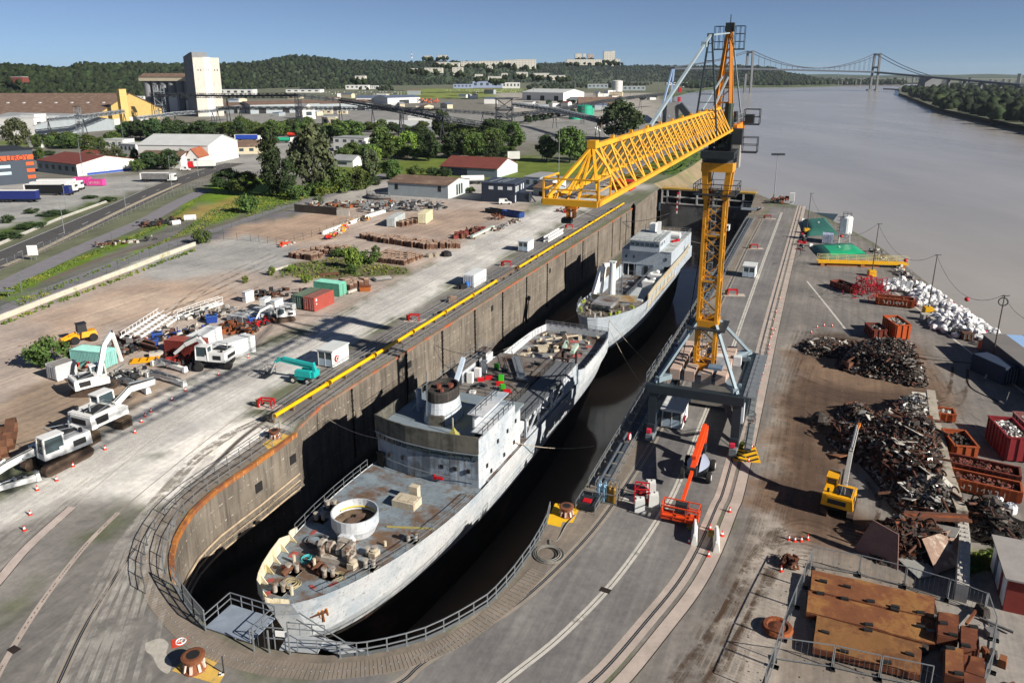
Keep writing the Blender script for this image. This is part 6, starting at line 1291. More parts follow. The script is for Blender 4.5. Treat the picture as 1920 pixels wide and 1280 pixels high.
# keel blocks: piles of brown blocks, each its own thing
KB=mat('keel_block_rust','#5c4032',.85,0,.3,.9,stain='#8a7763',samt=.45,sscale=1.1,streak='#2e2019',stamt=.5,rnd=.5)
KT=mat('keel_block_top','#9a8474',.9,0,.2,1)
kb=T('keel_block','','keel block');p_('block',KB,kb,lambda m:(m.box((0,0,.55),(1.5,.95,1.1),0,.95),));p_('cap',KT,kb,lambda m:m.box((0,0,1.17),(1.35,.85,.14)))
pl=[]
def rowk(a,b,n,lab,s=1.0,jit=.25,rows=1,dv=1.3,skip=0):
    A,B=P(*a),P(*b);d=(B-A).normalized();q=V_((-d.y,d.x,0));r0=math.atan2(d.y,d.x)
    for r in range(rows):
        for k in range(n):
            if RN.random()<skip:continue
            pl.append((A.lerp(B,(k+.5)/n)+q*(r*dv)+V_((U_(-jit,jit),U_(-jit,jit),0)),r0+PI/2+U_(-.3,.3)*jit*4,lab,s*U_(.85,1.1)))
rowk((693,489),(762,497),9,'brown keel block in the tidy rectangle of blocks beside the weeds',1.0,.05,5,1.75)
rowk((703,452),(800,466),15,'rusty keel block in the long double row across the yard',1.2,.3,3,1.6,.12)
rowk((800,466),(862,464),10,'rusty keel block in the long double row across the yard',1.2,.3,3,1.5,.12)
rowk((676,446),(710,452),6,'rusty keel block at the loose left end of the long row',1.1,.4,2,1.6,.1)
rowk((547,482),(585,488),6,'dark keel block in the untidy group left of the weeds',1.1,.5,3,1.5,.15)
rowk((582,474),(645,476),10,'dark keel block in the untidy group left of the weeds',1.0,.6,3,1.8,.3)
rowk((645,548),(684,534),5,'brown keel block stacked behind the teal green container',1.3,.4,3,1.4,.1)
rowk((748,426),(790,416),5,'brown crate stacked in front of the cream container',1.1,.3,2,1.3,.1)
group_dup(kb,pl,'rusty keel blocks')
# timber and rusty box near them
for a,b,lab in (((652,552),(684,540),'pale timber beam beside the stacked keel blocks'),((600,518),(636,516),'red brown steel plates behind the teal container'),((505,512),(545,500),'pale concrete beam among the weeds')):
    t=T('timber_beam',lab,'beam',P(*a));e=P(*b)-P(*a);p_('beam',PALES if 'pale' in lab else BROWN,t,lambda m:m.bar((0,0,.4),e+V_((0,0,.4)),.5,.5));p_('spacer',BROWN,t,lambda m:[m.box(e*k+V_((0,0,.1)),(.8,.4,.2))for k in (.1,.9)])
t=T('rusty_box','orange rusty steel tray at the edge of the pale road','steel tray',P(685,545),DR+.5);p_('tray',mat('orange_rust','#9a5526',.85,0,.2),t,lambda m:m.box((0,0,.5),(2.0,1.4,.9),0,1.1));p_('lip',RUST,t,lambda m:m.box((0,0,.97),(2.3,1.65,.06)))
t=T('steel_pallet','grey steel frame lying on the gravel by the pale road','frame',P(718,524),DR+.9);p_('beam',GREYS,t,lambda m:[m.bar((-2,y,.3),(2,y,.3),.2)for y in (-1.2,1.2)]);p_('cross_beam',GREYS,t,lambda m:[m.bar((x,-1.2,.3),(x,1.2,.3),.2)for x in (-2,0,2)]);p_('sheet',PALES,t,lambda m:m.box((0,0,.45),(3.4,2,.08)))
# red steel and long pale beam in the far yard
pieces_heap('pile of dark red steel girders near the pale road',(878,440),(2.2,6.5),46,[mat('red_oxide_steel','#6f2f28',.8,0,.2),BROWN],1.2,big=1.8)
t=T('steel_beam','long pale green girder lying along the yard edge','beam',P(884,449));e=P(925,429)-P(884,449);p_('web',mat('pale_green_girder','#a9b5ac',.6),t,lambda m:m.bar((0,0,.7),e+V_((0,0,.7)),.8,.6));p_('foot',BROWN,t,lambda m:[m.box(e*k+V_((0,0,.2)),(1.4,.5,.4))for k in (.05,.5,.95)])
pieces_heap('rubble and stones along the end of the yard by the blue skip',(948,424),(1.2,9.0),50,[PALES,BROWN,GREYS],.7)
pieces_heap('rusty blocks stacked in front of the blue skip',(934,411),(2.0,2.0),26,[BROWN,RUST],1.4)
pieces_heap('long heap of mixed rusty scrap against the dark retaining wall',(660,387),(3,14),120,[BROWN,GREYS,RUST,PALES],1.8,rz=DR-1.0,big=1.5)
pieces_heap('tangle of grey steel frames and mesh at the far end of the yard',(760,392),(5,13),130,[GREYS,EXD,GALV],2.2,rz=DR-.9,big=1.5)
pieces_heap('line of scrap and boxes along the white kerb in the yard',(640,432),(1.0,13),80,[PALES,BROWN,RED,LY],1.0,rz=DR+.38)
pieces_heap('orange and red pieces at the start of the fenced yard',(535,460),(1.0,3.0),16,[mat('orange_bits','#c9431f',.6),PALES],.9)
pieces_heap('yellow machine parts at the corner of the white kerb',(682,415),(1.4,1.6),18,[LY,EXD],1.4)
pieces_heap('dark metal scrap lying in the grass beside the old track',(300,420),(3,6),60,[EXD,BROWN],1.3,rz=-.6,big=1.4)
pieces_heap('dark metal scrap with red pieces lower down in the grass',(238,455),(2,7),40,[EXD,BROWN,PALES],1.0,rz=-.8,big=1.2)
t=T('white_drum','white cylinder lying on its side in the grass by the scrap','tank',P(357,414),.3);p_('shell',WHITE,t,lambda m:m.tube((-1.6,0,.9),(1.6,0,.9),.9,16));p_('cap',PALES,t,lambda m:m.tube((1.6,0,.9),(1.75,0,.9),.6,14))
t=T('white_drum','pair of white plastic drums among the dark scrap','tank',P(330,422),.8);p_('shell',WHITE,t,lambda m:m.tube((-1.2,0,.7),(1.2,0,.7),.7,14));p_('cap',PALES,t,lambda m:m.tube((-1.4,.9,.6),(.4,.9,.6),.6,14))
def skip(label,loc,rz,L,W_,H,m,load=None,name='skip',group=None,mark=False,loadmats=None,depth=.4):
    t=T(name,label,'skip',loc,rz,group);e=.12
    def shell(b):
        for s in (-1,1):
            b.b2(s*W_/2-.05,s*W_/2+.05,-L/2,L/2,.2,H);b.b2(-W_/2,W_/2,s*L/2-.05,s*L/2+.05,.2,H)
        b.b2(-W_/2,W_/2,-L/2,L/2,.15,.25)
    p_('shell',m,t,shell)
    p_('rib',m,t,lambda b:([b.b2(s*(W_/2+.1)-.06,s*(W_/2+.1)+.06,y-.08,y+.08,.2,H-.05)for s in (-1,1)for y in np.linspace(-L/2+.3,L/2-.3,max(3,int(L/.7)))],[b.b2(x-.08,x+.08,s*(L/2+.1)-.06,s*(L/2+.1)+.06,.2,H-.05)for s in (-1,1)for x in np.linspace(-W_/2+.3,W_/2-.3,3)],[b.b2(s*(W_/2+.02)-.1,s*(W_/2+.02)+.1,-L/2-.1,L/2+.1,H-.08,H+.06)for s in (-1,1)],[b.b2(-W_/2,W_/2,s*(L/2+.02)-.1,s*(L/2+.02)+.1,H-.08,H+.06)for s in (-1,1)]))
    p_('runner',DARKST,t,lambda b:[b.b2(s*.6-.1,s*.6+.1,-L/2,L/2,0,.15)for s in (-1,1)])
    p_('inside_dirt',mat('skip_dirt','#3f2e24',.95,0,.3,2),t,lambda b:b.b2(-W_/2+.06,W_/2-.06,-L/2+.06,L/2-.06,.25,H-depth-.25))
    if 'lettering' in label:
        p_('marking',mat('faded_lettering','#c9bfb4',.8),t,lambda b:[b.bar((s*(W_/2+.17),-L*.3+k*L*.085+dx,z),(s*(W_/2+.17),-L*.3+k*L*.085+ex,w),.1,.03,up=(1,0,0))for s in (-1,1)for k in range(8)for dx,z,ex,w in ((0,H*.35,0,H*.7),(0,H*(.7 if k % 2 else .36),.28,H*(.7 if k % 3 else .5)))[:1+(k % 4>0)]])
    for i,mm in enumerate(loadmats or []):
        b=MB()
        for _ in range(load):
            x,y=U_(-W_/2+.25,W_/2-.25),U_(-L/2+.25,L/2-.25);r=(1-(2*x/W_)**2)*(1-(2*y/L)**2)
            b.box((x,y,H-depth-.2+U_(0,.45)*(.4+r)),(U_(.15,.6),U_(.1,.45),U_(.06,.3)),U_(0,3),.8,U_(-.6,.6),U_(-.6,.6))
        b.build('load',mm,t,kind='stuff')
    return t
skip('dark blue skip at the far edge of the yard',P(962,406),DR+1.25,7,2.4,1.6,mat('skip_blue','#1f3f7a',.5,0,.1))
skip('black and blue low skip behind the dark blue one',P(930,400),DR+1.25,7,2.4,1.3,mat('skip_dark','#2a3038',.5))
# fences, low walls and road furniture on the left
t=T('low_wall','long low white concrete wall along the left edge of the dirt yard','wall',P(0,600));pts=[P(-80,632),P(0,600),P(120,553),P(250,504),P(300,484),P(366,460)]
m=MB();m.barpath([p-P(0,600)+V_((0,0,.4))for p in pts],.5,.85);m.build('wall',mat('chalky_wall','#b9b0a0',.9,0,.15,.4,stain='#7f8a52',samt=.25,sscale=.3),t);m=MB();m.barpath([p-P(0,600)+V_((0,0,.84))for p in pts],.6,.08);m.build('coping',mat('pale_coping','#cbc5b8',.9),t)
t=T('low_wall','low white kerb wall through the middle of the fenced yard','wall',P(605,440));e=[P(*q)-P(605,440)for q in ((605,440),(645,425),(690,408),(722,398))];m=MB();m.barpath([p+V_((0,0,.5))for p in e],.5,1.0);m.build('wall',WHITE,t);m=MB();m.barpath([p+V_((0,0,1.02))for p in e],.6,.08);m.build('coping',PALES,t)
t=T('retaining_wall','dark timber and concrete retaining wall in front of the rusty scrap','wall',P(553,399));e=[P(*q)-P(553,399)for q in ((553,397),(602,401),(632,404),(655,405))];m=MB();m.barpath([p+V_((0,0,1.2))for p in e[:3]],.4,2.4);m.build('wall',mat('dark_wall','#3f3935',.9,0,.3,.5),t);m=MB();m.bar(e[2]+V_((0,0,.8)),e[3]+V_((0,0,.8)),.5,1.6);m.build('end_wall',PALES,t)
def fence(label,pts,h=2.0,post=3.0,m=GALV,r=.04,wire=8,group='wire fences'):
    t=T('wire_fence',label,'fence',pts[0],0,group);q=[V_(p)-V_(pts[0])for p in pts];a=MB();b=MB()
    for s,e in zip(q,q[1:]):
        n=max(1,round((e-s).length/post))
        for k in range(n):x=s.lerp(e,k/n);a.bar(x,x+V_((0,0,h)),r*2)
        for k in range(wire):b.bar(s+V_((0,0,h*(k+.7)/wire)),e+V_((0,0,h*(k+.7)/wire)),.018)
    a.build('post',m,t);b.build('wire',m,t);return t
GRNF=mat('green_fence','#3f5a48',.6)
fence('grey wire fence along the near side of the main road',[P(*q)for q in ((-60,533),(0,508),(120,456),(230,408),(320,370),(388,344))],2.2,3.2)
fence('thin dark fence along the old railway track',[P(*q)for q in ((-60,605),(60,562),(200,512),(365,450),(480,412),(560,382))],2.0,4,GRNF,.03,5)
fence('green fence in the grass strip beyond the track',[P(*q)for q in ((210,452),(310,440),(400,405),(470,388))],2.0,4,GRNF,.03,5)
fence('dark wire fence around the fenced inner yard',[P(*q)for q in ((395,448),(470,452),(535,462),(600,440),(650,421),(700,402))],2.0,3.5,EXD,.03,4)
t=T('kerb','long pale concrete kerb along the far side of the main road','kerb',P(0,460));m=MB();e=[P(*q)-P(0,460)for q in ((-60,483),(0,459),(110,412),(215,374))];m.barpath([p+V_((0,0,.3))for p in e],.5,.6);m.build('kerb_stone',PALES,t);m=MB();m.barpath([p+V_((0,0,.61))for p in e],.3,.04);m.build('coping',WHITE,t)
# main road with lines
ROADM=mat('dark_road_asphalt','#4a4949',.9,0,.15,.6)
rd=C((-60,512),(0,488),(110,440),(235,385),(320,346),(400,318),(440,306))
ribbon('road',rd,11.5,.004,ROADM)
ribbon('white_line',rd,.2,.012,WHITE,5.2);ribbon('white_line',rd,.25,.012,mat('pale_yellow_line','#b5a98a',.8),-5.4)
for a,b in zip(rd[::2],rd[1::2]):ribbon('white_line',[a,a.lerp(b,.5)],.15,.012,WHITE)
ribbon('pavement',C((-60,500),(0,476),(110,427),(215,380),(300,345)),1.6,.006,mat('pale_pavement','#a69c88',.9,0,.15),7.6 if rd[0].x<rd[1].x else -7.6)
ribbon('track_bed',C((80,530),(200,482),(365,438),(480,400),(560,372),(690,338)),1.6,.006,mat('track_ballast','#6d6458',.95,0,.3,2))
for s in (-.5,.5):ribbon('railway_rail',C((80,530),(200,482),(365,438),(480,400),(560,372),(690,338)),.09,.03,GROOVE,s)
def lamp(q,top,lab,arm=(1.5,0),s=1.0):
    h=ZA(q,top);t=T('street_lamp',lab,'street lamp',P(*q),0,'street lamps')
    p_('pole',GALV,t,lambda m:m.tube((0,0,0),(0,0,h),.11,8,.06));p_('arm',GALV,t,lambda m:m.bar((0,0,h),(arm[0],arm[1],h+.15),.08));p_('lamp_head',mat('lamp_grey','#8d9296',.5),t,lambda m:m.box((arm[0],arm[1],h+.15),(.7,.3,.14)))
for q,top,lab in (((121,438),375,'street lamp nearest the camera on the main road'),((236,392),332,'second street lamp along the main road'),((323,358),292,'third street lamp along the main road'),((125,396),348,'lamp post by the truck park edge'),((200,346),296,'lamp post behind the blue-ended trailers'),((372,330),292,'lamp post near the red lorry'),((1047,372),236,'tall slender lamp mast behind the crane jib tip'),((234,282),228,'lamp post behind the tyre depot'),((156,330),262,'lamp post beside the white and red building')):lamp(q,top,lab)
def sign(q,w_,h_,z,lab,m=WHITE):
    t=T('road_sign',lab,'sign',P(*q),.2);p_('post',GALV,t,lambda m_:[m_.bar((x,0,0),(x,0,z+h_),.1)for x in (-w_*.25,w_*.25)]);p_('board',m,t,lambda m_:[m_.b2(-w_/2,w_/2,-.1,-.04,z+k*h_/4+.03,z+(k+1)*h_/4-.03)for k in range(4)])
sign((64,488),2.2,2.4,1.2,'white four panel direction sign beside the main road')
t=T('road_sign','triangular grey sign on a post by the track','sign',P(41,548));p_('post',GALV,t,lambda m:m.bar((0,0,0),(0,0,3),.1));p_('board',GALV,t,lambda m:m.add([(-.6,-.08,3),(.6,-.08,3),(0,-.08,4.1),(-.6,0,3),(.6,0,3),(0,0,4.1)],[(0,1,2),(5,4,3),(0,3,4,1),(1,4,5,2),(2,5,3,0)]))
t=T('bench_table','pale picnic board on a post beside the lower track','board',P(16,557));p_('post',GALV,t,lambda m:m.bar((0,0,0),(0,0,1.2),.12));p_('board',GALV,t,lambda m:m.box((0,0,1.3),(2.6,.9,.1)))
SRV=mat('service_asphalt','#77757a',.9,0,.14,.5)
ribbon('service_road',C((-40,560),(35,521),(117,482),(205,443),(282,409),(332,381),(385,356)),5.5,.0045,SRV)
ribbon('service_road',C((-40,606),(35,570),(176,512),(329,454),(446,416),(528,388),(646,358),(722,326)),5.0,.0045,SRV)
def grass(polys,n,m,h=(.12,.4)):
    b=MB()
    for q in polys:
        pl=[P(*a)for a in q];P2=[(p.x,p.y)for p in pl];xs=[p[0]for p in P2];ys_=[p[1]for p in P2];rg=np.random.default_rng(len(q)*7+n)
        c=np.column_stack([rg.uniform(min(xs),max(xs),n*6),rg.uniform(min(ys_),max(ys_),n*6)]);c=c[sdist(c,P2)>0][:n]
        for x,y in c:
            for _ in range(4):
                a=U_(0,6.3);w=U_(.08,.3);hh=U_(*h);dx,dy=cos(a)*w,sin(a)*w
                b.add([(x-dx,y-dy,0),(x+dx,y+dy,0),(x+dx*.7+U_(-.2,.2),y+dy*.7,hh),(x-dx*.7,y-dy*.7+U_(-.2,.2),hh*U_(.5,1))],[(0,1,2,3)])
    b.build('grass',m,kind='stuff')
GRS=mat('grass_blades','#56692a',.9,0,.35,.15,stain='#8a8a3c',samt=.45,sscale=.1)
grass([((0,548),(100,503),(300,422),(385,362),(392,356),(310,424),(150,490),(0,562)),((20,566),(150,520),(260,474),(330,440),(400,392),(470,366),(545,368),(450,402),(330,446),(170,516),(40,575)),((470,366),(560,350),(630,350),(560,380),(460,408))],1500,GRS)
grass([((530,502),(620,484),(760,503),(770,512),(640,522),(520,520)),((1804,1048),(1915,1022),(1918,1060),(1812,1074)),((1210,322),(1262,328),(1318,296),(1320,284),(1260,292))],350,GRS,(.15,.5))
grass([((0,606),(120,560),(250,510),(366,466),(366,472),(250,516),(120,566),(0,612))],260,GRS,(.15,.5))
m=MB()
for q,n in ((((0,620),(365,468),(640,390),(900,380),(850,470),(600,600),(330,720),(60,820)),900),(((1480,640),(1800,640),(1790,780),(1640,1010),(1420,1000),(1460,760)),900),(((1380,1000),(1560,1040),(1840,1140),(1840,1280),(1300,1280)),350)):
    pl=[P(*a)for a in q];P2=[(p.x,p.y)for p in pl];rg=np.random.default_rng(n);c=np.column_stack([rg.uniform(min(p[0]for p in P2),max(p[0]for p in P2),n*3),rg.uniform(min(p[1]for p in P2),max(p[1]for p in P2),n*3)])
    for x,y in c[sdist(c,P2)>0][:n]:s_=U_(.03,.11);m.box((x,y,s_*.3),(s_*U_(.6,1.6),s_,s_*.7),U_(0,3),.6)
m.build('gravel',mat('loose_stones','#6f665c',.9,0,.4,.7),kind='stuff')
# ---------- right quay ----------
SRUST=mat('skip_orange_rust','#9a4a24',.75,0,.2,.6,streak='#5a2a1a',stamt=.5)
SRED=mat('skip_red','#7f1f26',.6,0,.15,.6)
SBR=mat('skip_brown_red','#6d2f22',.75,0,.2,.7,streak='#3a1a12',stamt=.4)
BRI=mat('bright_scrap','#b9b7b2',.35,.4,.25,2);MIXS=mat('grey_scrap','#7a746e',.6,.3,.35,2);DKS=mat('black_scrap','#37312d',.75,.1,.4,2);RSC=mat('rust_scrap','#553629',.85,0,.4,1.5);MEAT=mat('reddish_scrap','#6d3530',.8,0,.35,2)
skip('low brown skip beside the red scaffold tangle',P(1583,543),DR+.75,5.5,2.4,1.3,SBR,60,loadmats=[DKS])
skip('orange skip with pale lettering in front of the white bags',P(1677,572),DR+1.55,6.2,2.4,1.5,SRUST,40,loadmats=[RSC])
skip('small red brown skip full of dark scrap behind the heaps',P(1640,630),DR+.3,3.6,2.2,1.7,SBR,60,loadmats=[DKS,MIXS])
skip('tall orange skip full of bright scrap beside the small one',P(1678,628),DR+.35,5.0,2.4,2.6,mat('skip_orange','#b3501e',.65,0,.12,.6),90,loadmats=[BRI,MIXS])
skip('small orange skip of pale rubble behind the concrete block wall',P(1770,786),DR+.05,1.9,2.0,1.2,SRUST,40,loadmats=[BRI,PALES])
skip('deep orange skip with black load and a grey hatch',P(1795,850),DR+.2,4.2,2.4,2.0,SRUST,50,loadmats=[DKS])
skip('tall crimson skip full of white and yellow scrap',P(1886,845),DR+.2,5.5,2.5,3.0,SRED,80,loadmats=[BRI,WHITE,MIXS])
skip('grey red skip cut by the right edge of the photograph',P(1932,836),DR+.2,5.5,2.4,3.0,mat('skip_grey_red','#8a5a58',.6),50,loadmats=[BRI,MIXS])
skip('long rusty skip with pinkish load behind the lettered one',P(1836,893),DR+1.45,7.0,2.3,1.5,SBR,90,loadmats=[MEAT,RSC])
skip('long rusty skip with pale lettering and reddish load in front',P(1836,920),DR+1.45,7.0,2.3,1.4,SRUST,120,loadmats=[MEAT,RSC])
def lettering(txt,c,rz,size,m):
    cu=bpy.data.curves.new('lettering','FONT');cu.body=txt;cu.size=size;cu.extrude=.01;cu.align_x='CENTER'
    o=bpy.data.objects.new('tmp',cu);COL.objects.link(o);dg=bpy.context.evaluated_depsgraph_get();me=bpy.data.meshes.new_from_object(o.evaluated_get(dg))
    bpy.data.objects.remove(o);o=bpy.data.objects.new('lettering',me);COL.objects.link(o);me.materials.clear();me.materials.append(m);return o
# heaps of cut scrap
def heap(label,outline,hz,n,mats,peaks,name='scrap_heap',size=(.25,1.1),mound='#2b2420',flat=.5,up=.25):
    """outline in pixels on the ground, peaks = (px, py, height, radius)"""
    poly=[P(*q)for q in outline];c=sum(poly,V_())/len(poly)
    pk=[(P(*q[:2]),q[2],q[3])for q in peaks]
    xs=[p.x for p in poly];ys=[p.y for p in poly]
    def H(x,y):return max([0]+[h*max(0,1-math.hypot(x-p.x,y-p.y)/r)**.85 for p,h,r in pk])
    P2=[(p.x,p.y)for p in poly]
    def sd1(x,y):return float(sdist(np.array([[x,y]]),P2)[0])
    t=T(name,label,'scrap heap',c)
    st_=.7;nx=int((max(xs)-min(xs))/st_)+2;ny=int((max(ys)-min(ys))/st_)+2
    gp=np.array([(min(xs)+i*st_,min(ys)+j*st_)for j in range(ny)for i in range(nx)]);sd=sdist(gp,P2)
    z=[max(-.05,H(x,y)*min(1,max(0,s)/1.6)+.35*noise.noise((x*.6,y*.6,1))*min(1,max(0,s)))if s>-.8 else -.05 for (x,y),s in zip(gp,sd)]
    m=MB();vs=[(x-c.x,y-c.y,zz)for (x,y),zz in zip(gp,z)]
    m.add(vs,[(j*nx+i,j*nx+i+1,(j+1)*nx+i+1,(j+1)*nx+i)for j in range(ny-1)for i in range(nx-1)if max(sd[j*nx+i],sd[j*nx+i+1],sd[(j+1)*nx+i])>-.3])
    m.build('mound',mat('heap_mound_'+mound[1:],mound,.95,0,.35,1.5),t)
    tot=sum(w_ for _,w_ in mats)
    for mm,w_ in mats:
        m=MB();k=0;want=int(1.7*n*w_/tot);tries=0
        while k<want and tries<want*8:
            tries+= 1;x,y=U_(min(xs),max(xs)),U_(min(ys),max(ys));s=sd1(x,y)if True else 1
            if s<-.5*RN.random():continue
            zz=H(x,y)*min(1,max(.05,s)/1.6)+U_(-.1,up);a=U_(*size)*U_(.4,.9)
            r_=RN.random();q=(x-c.x,y-c.y,zz+.1)
            if r_<.22:d=V_((RN.gauss(0,1),RN.gauss(0,1),RN.gauss(0,.5))).normalized()*a*1.6;m.bar(V_(q)-d/2,V_(q)+d/2,.05+.08*a)
            elif r_<.8:
                R_=Matrix.Rotation(U_(0,6.3),3,'Z')@ Matrix.Rotation(RN.gauss(0,.7),3,'X');w2=a*U_(.4,.9)
                pts=[R_ @ V_((sx*a*U_(.3,.6),sy*w2*U_(.3,.6),U_(-.12,.12)*a))for sx,sy in ((-1,-1),(1,-1),(1,1),(-1,1))]
                pts2=[p+V_((0,0,.04+.05*a))for p in pts];m.add([V_(q)+p for p in pts+pts2],[(3,2,1,0),(4,5,6,7),(0,1,5,4),(1,2,6,5),(2,3,7,6),(3,0,4,7)])
            else:m.box(q,(a*.6,a*.45,a*.4),U_(0,3),U_(.5,1),RN.gauss(0,.5),RN.gauss(0,.5))
            k+= 1
        m.build('scrap',mm,t,kind='stuff')
    m=MB();m2=MB()
    for _ in range(n//26):
        x,y=U_(min(xs),max(xs)),U_(min(ys),max(ys))
        if sd1(x,y)<.6:continue
        q=V_((x-c.x,y-c.y,H(x,y)*.95+.2));a=U_(0,6.3);L=U_(1.4,3.4)*size[1];d=V_((cos(a),sin(a),U_(-.35,.35)))*L/2
        if RN.random()<.55:m.bar(q-d,q+d,.16,.22)
        elif RN.random()<.5:m.ring(q,.5*size[1],.09,10,5,'X',0,U_(2,5));m.tube(q-d*.8,q+d*.8,.13,7)
        else:m2.box(q+V_((0,0,.2)),(L*.6,L*.4,.07),a,1,U_(-.5,.5),U_(-.5,.5))
    if m.v:m.build('beam_scrap',RSC,t,kind='stuff')
    if m2.v:m2.build('sheet_scrap',PALES,t,kind='stuff')
    return t
heap('low heap of small cut scrap at the back left of the dirt',[(1500,655),(1515,640),(1545,634),(1585,640),(1600,655),(1580,672),(1540,668),(1510,664)],1.2,900,[(DKS,4),(MIXS,3),(RSC,3),(BRI,1.2)],[(1540,655,1.0,8),(1575,660,.9,6)],size=(.15,.6))
heap('big dark heap of scrap metal behind the brown dirt',[(1570,690),(1590,660),(1640,646),(1690,650),(1720,680),(1735,715),(1725,727),(1660,712),(1600,700)],4,2200,[(DKS,5),(MIXS,3.4),(RSC,2.2),(BRI,1.0)],[(1668,690,4.4,9.5),(1630,690,3.0,7),(1715,712,1.4,6)],size=(.2,.95))
heap('small heap of brown scrap in front of the bright heap',[(1572,775),(1590,760),(1625,765),(1650,785),(1620,800),(1580,795)],1.2,520,[(DKS,3),(MIXS,3),(RSC,3),(BRI,.8)],[(1605,782,1.5,5)],size=(.15,.6))
heap('bright heap of silver scrap against the top of the block wall',[(1650,790),(1690,755),(1730,745),(1752,752),(1750,800),(1720,815),(1660,815)],3,800,[(MIXS,4),(BRI,4.0),(DKS,3),(WHITE,.5)],[(1722,785,2.6,7),(1680,800,1.8,5)],size=(.3,1.2))
heap('huge brown and black scrap heap along the block wall',[(1555,820),(1580,800),(1660,795),(1755,800),(1768,850),(1782,930),(1720,940),(1660,920),(1620,870),(1570,850)],4,2600,[(DKS,5.5),(RSC,5),(MIXS,2.6),(BRI,.9),(RUST,.4)],[(1720,850,4.2,10),(1680,870,2.8,8),(1740,905,3.0,8),(1600,828,1.8,5),(1640,835,2.2,7)],size=(.25,1.2))
heap('shiny black and silver heap at the lower end of the block wall',[(1660,935),(1690,910),(1775,905),(1800,960),(1790,985),(1740,990),(1700,975)],2.5,900,[(DKS,5),(MIXS,3),(BRI,2.0),(GALV,.6)],[(1745,940,2.4,6),(1765,970,2.0,5),(1700,945,1.2,4)],size=(.3,1.5))
heap('black heap of old tarpaulin and tyres right of the block wall',[(1800,960),(1830,945),(1870,955),(1905,985),(1905,1030),(1870,1025),(1820,1005)],2,420,[(DKS,6),(BLACK,3),(MIXS,1.2),(RSC,1)],[(1840,970,1.8,5),(1880,1000,1.6,5)],size=(.4,1.7))
heap('burnt brown wreckage with torn hull plates below the heaps',[(1625,1035),(1640,990),(1690,985),(1760,1000),(1790,1020),(1790,1045),(1720,1060),(1660,1055)],2,620,[(RSC,4),(DKS,4.5),(RUST,.8),(MIXS,1)],[(1680,1015,2.2,5),(1740,1025,1.8,5)],size=(.3,1.5))
t=T('hull_plate','upright pinkish brown steel plate leaning at the wreckage','steel plate',P(1642,1047),-.9);p_('plate',mat('pink_brown_plate','#7d5f58',.8,0,.2),t,lambda m:m.add([(-2,-.2,0),(2.0,-.1,0),(1.4,.5,3.0),(-1.0,.6,3.2),(-2,-.1,0),(2.0,0,0),(1.4,.6,3.0),(-1.0,.7,3.2)],[(0,1,2,3),(7,6,5,4),(2,6,7,3),(0,3,7,4),(1,5,6,2)]));p_('rib',RSC,t,lambda m:[m.bar((x,.15,.2),(x*.7,.75,2.8),.15)for x in (-1,.2,1.2)])
t=T('hull_plate','torn pale hull plate lying at the right of the wreckage','steel plate',P(1762,1052),.5);p_('plate',mat('torn_plate','#8a7264',.8,0,.3,.8,stain='#c2b8a6',samt=.5),t,lambda m:m.add([(-2.4,-1.2,.3),(1.6,-1.5,.2),(2.6,.9,1.8),(-1.2,1.2,1.9),(-2.4,-1.2,.4),(1.6,-1.5,.3),(2.6,.9,1.9),(-1.2,1.2,2.0)],[(3,2,1,0),(4,5,6,7),(0,1,5,4),(1,2,6,5),(2,3,7,6),(3,0,4,7)]));p_('rib',DKS,t,lambda m:[m.bar((-2,y,.3+y*.5),(2.2,y,.5+y*.5),.2)for y in (-.8,.2)])
t=T('steel_sheet','square grey steel sheet lying in front of the torn plate','steel plate',P(1721,1068),.3);p_('sheet',mat('grey_sheet','#8a8b88',.6,.1,.12),t,lambda m:m.box((0,0,.35),(2.2,2.4,.06),0,1,.12));p_('prop',DKS,t,lambda m:m.box((0,.6,.18),(1.6,.4,.3)))
t=T('steel_beam','long rusty beam resting across the wreckage and block wall','beam',P(1690,1008));e=P(1812,1003)-P(1690,1008);p_('web',RUST,t,lambda m:m.bar((0,0,2.3),e+V_((0,0,1.7)),.9,.16));p_('flange',RSC,t,lambda m:[m.bar(V_((s*.1,s*.45,2.45)),e+V_((s*.1,s*.45,1.85)),.12,.3)for s in (-1,1)])
t=T('rusty_plate','small tan rusty sheet lying on the dirt beside the excavator','steel plate',P(1572,856),.4);p_('sheet',mat('tan_rust','#8f6142',.85,0,.2),t,lambda m:m.box((0,0,.3),(1.6,1.9,.06),0,1,-.25));p_('support',DKS,t,lambda m:m.box((0,.5,.2),(1,.3,.3)))
t=T('scrap_block','brown steel block lying at the left foot of the big dark heap','block',P(1588,693),.2);p_('block',mat('brown_box','#6f4c3a',.8),t,lambda m:m.box((0,0,.7),(.7,1.6,1.3)));p_('cap',RSC,t,lambda m:m.box((0,0,1.38),(.8,1.7,.06)))
t=T('spoil_clump','single black clump of swarf on the pale dirt','scrap',P(1535,794));p_('clump',DKS,t,lambda m:(m.lathe([(.9,0),(1.1,.6),(.7,1.3),(.2,1.6)],9),m.lathe([(.5,0),(.6,.5),(.2,.9)],7,(.9,.2,0))));p_('strand',DKS,t,lambda m:[m.bar((U_(-.8,.8),U_(-.8,.8),.2),(U_(-1.4,1.4),U_(-1.4,1.4),U_(.2,1.6)),.06)for _ in range(24)])
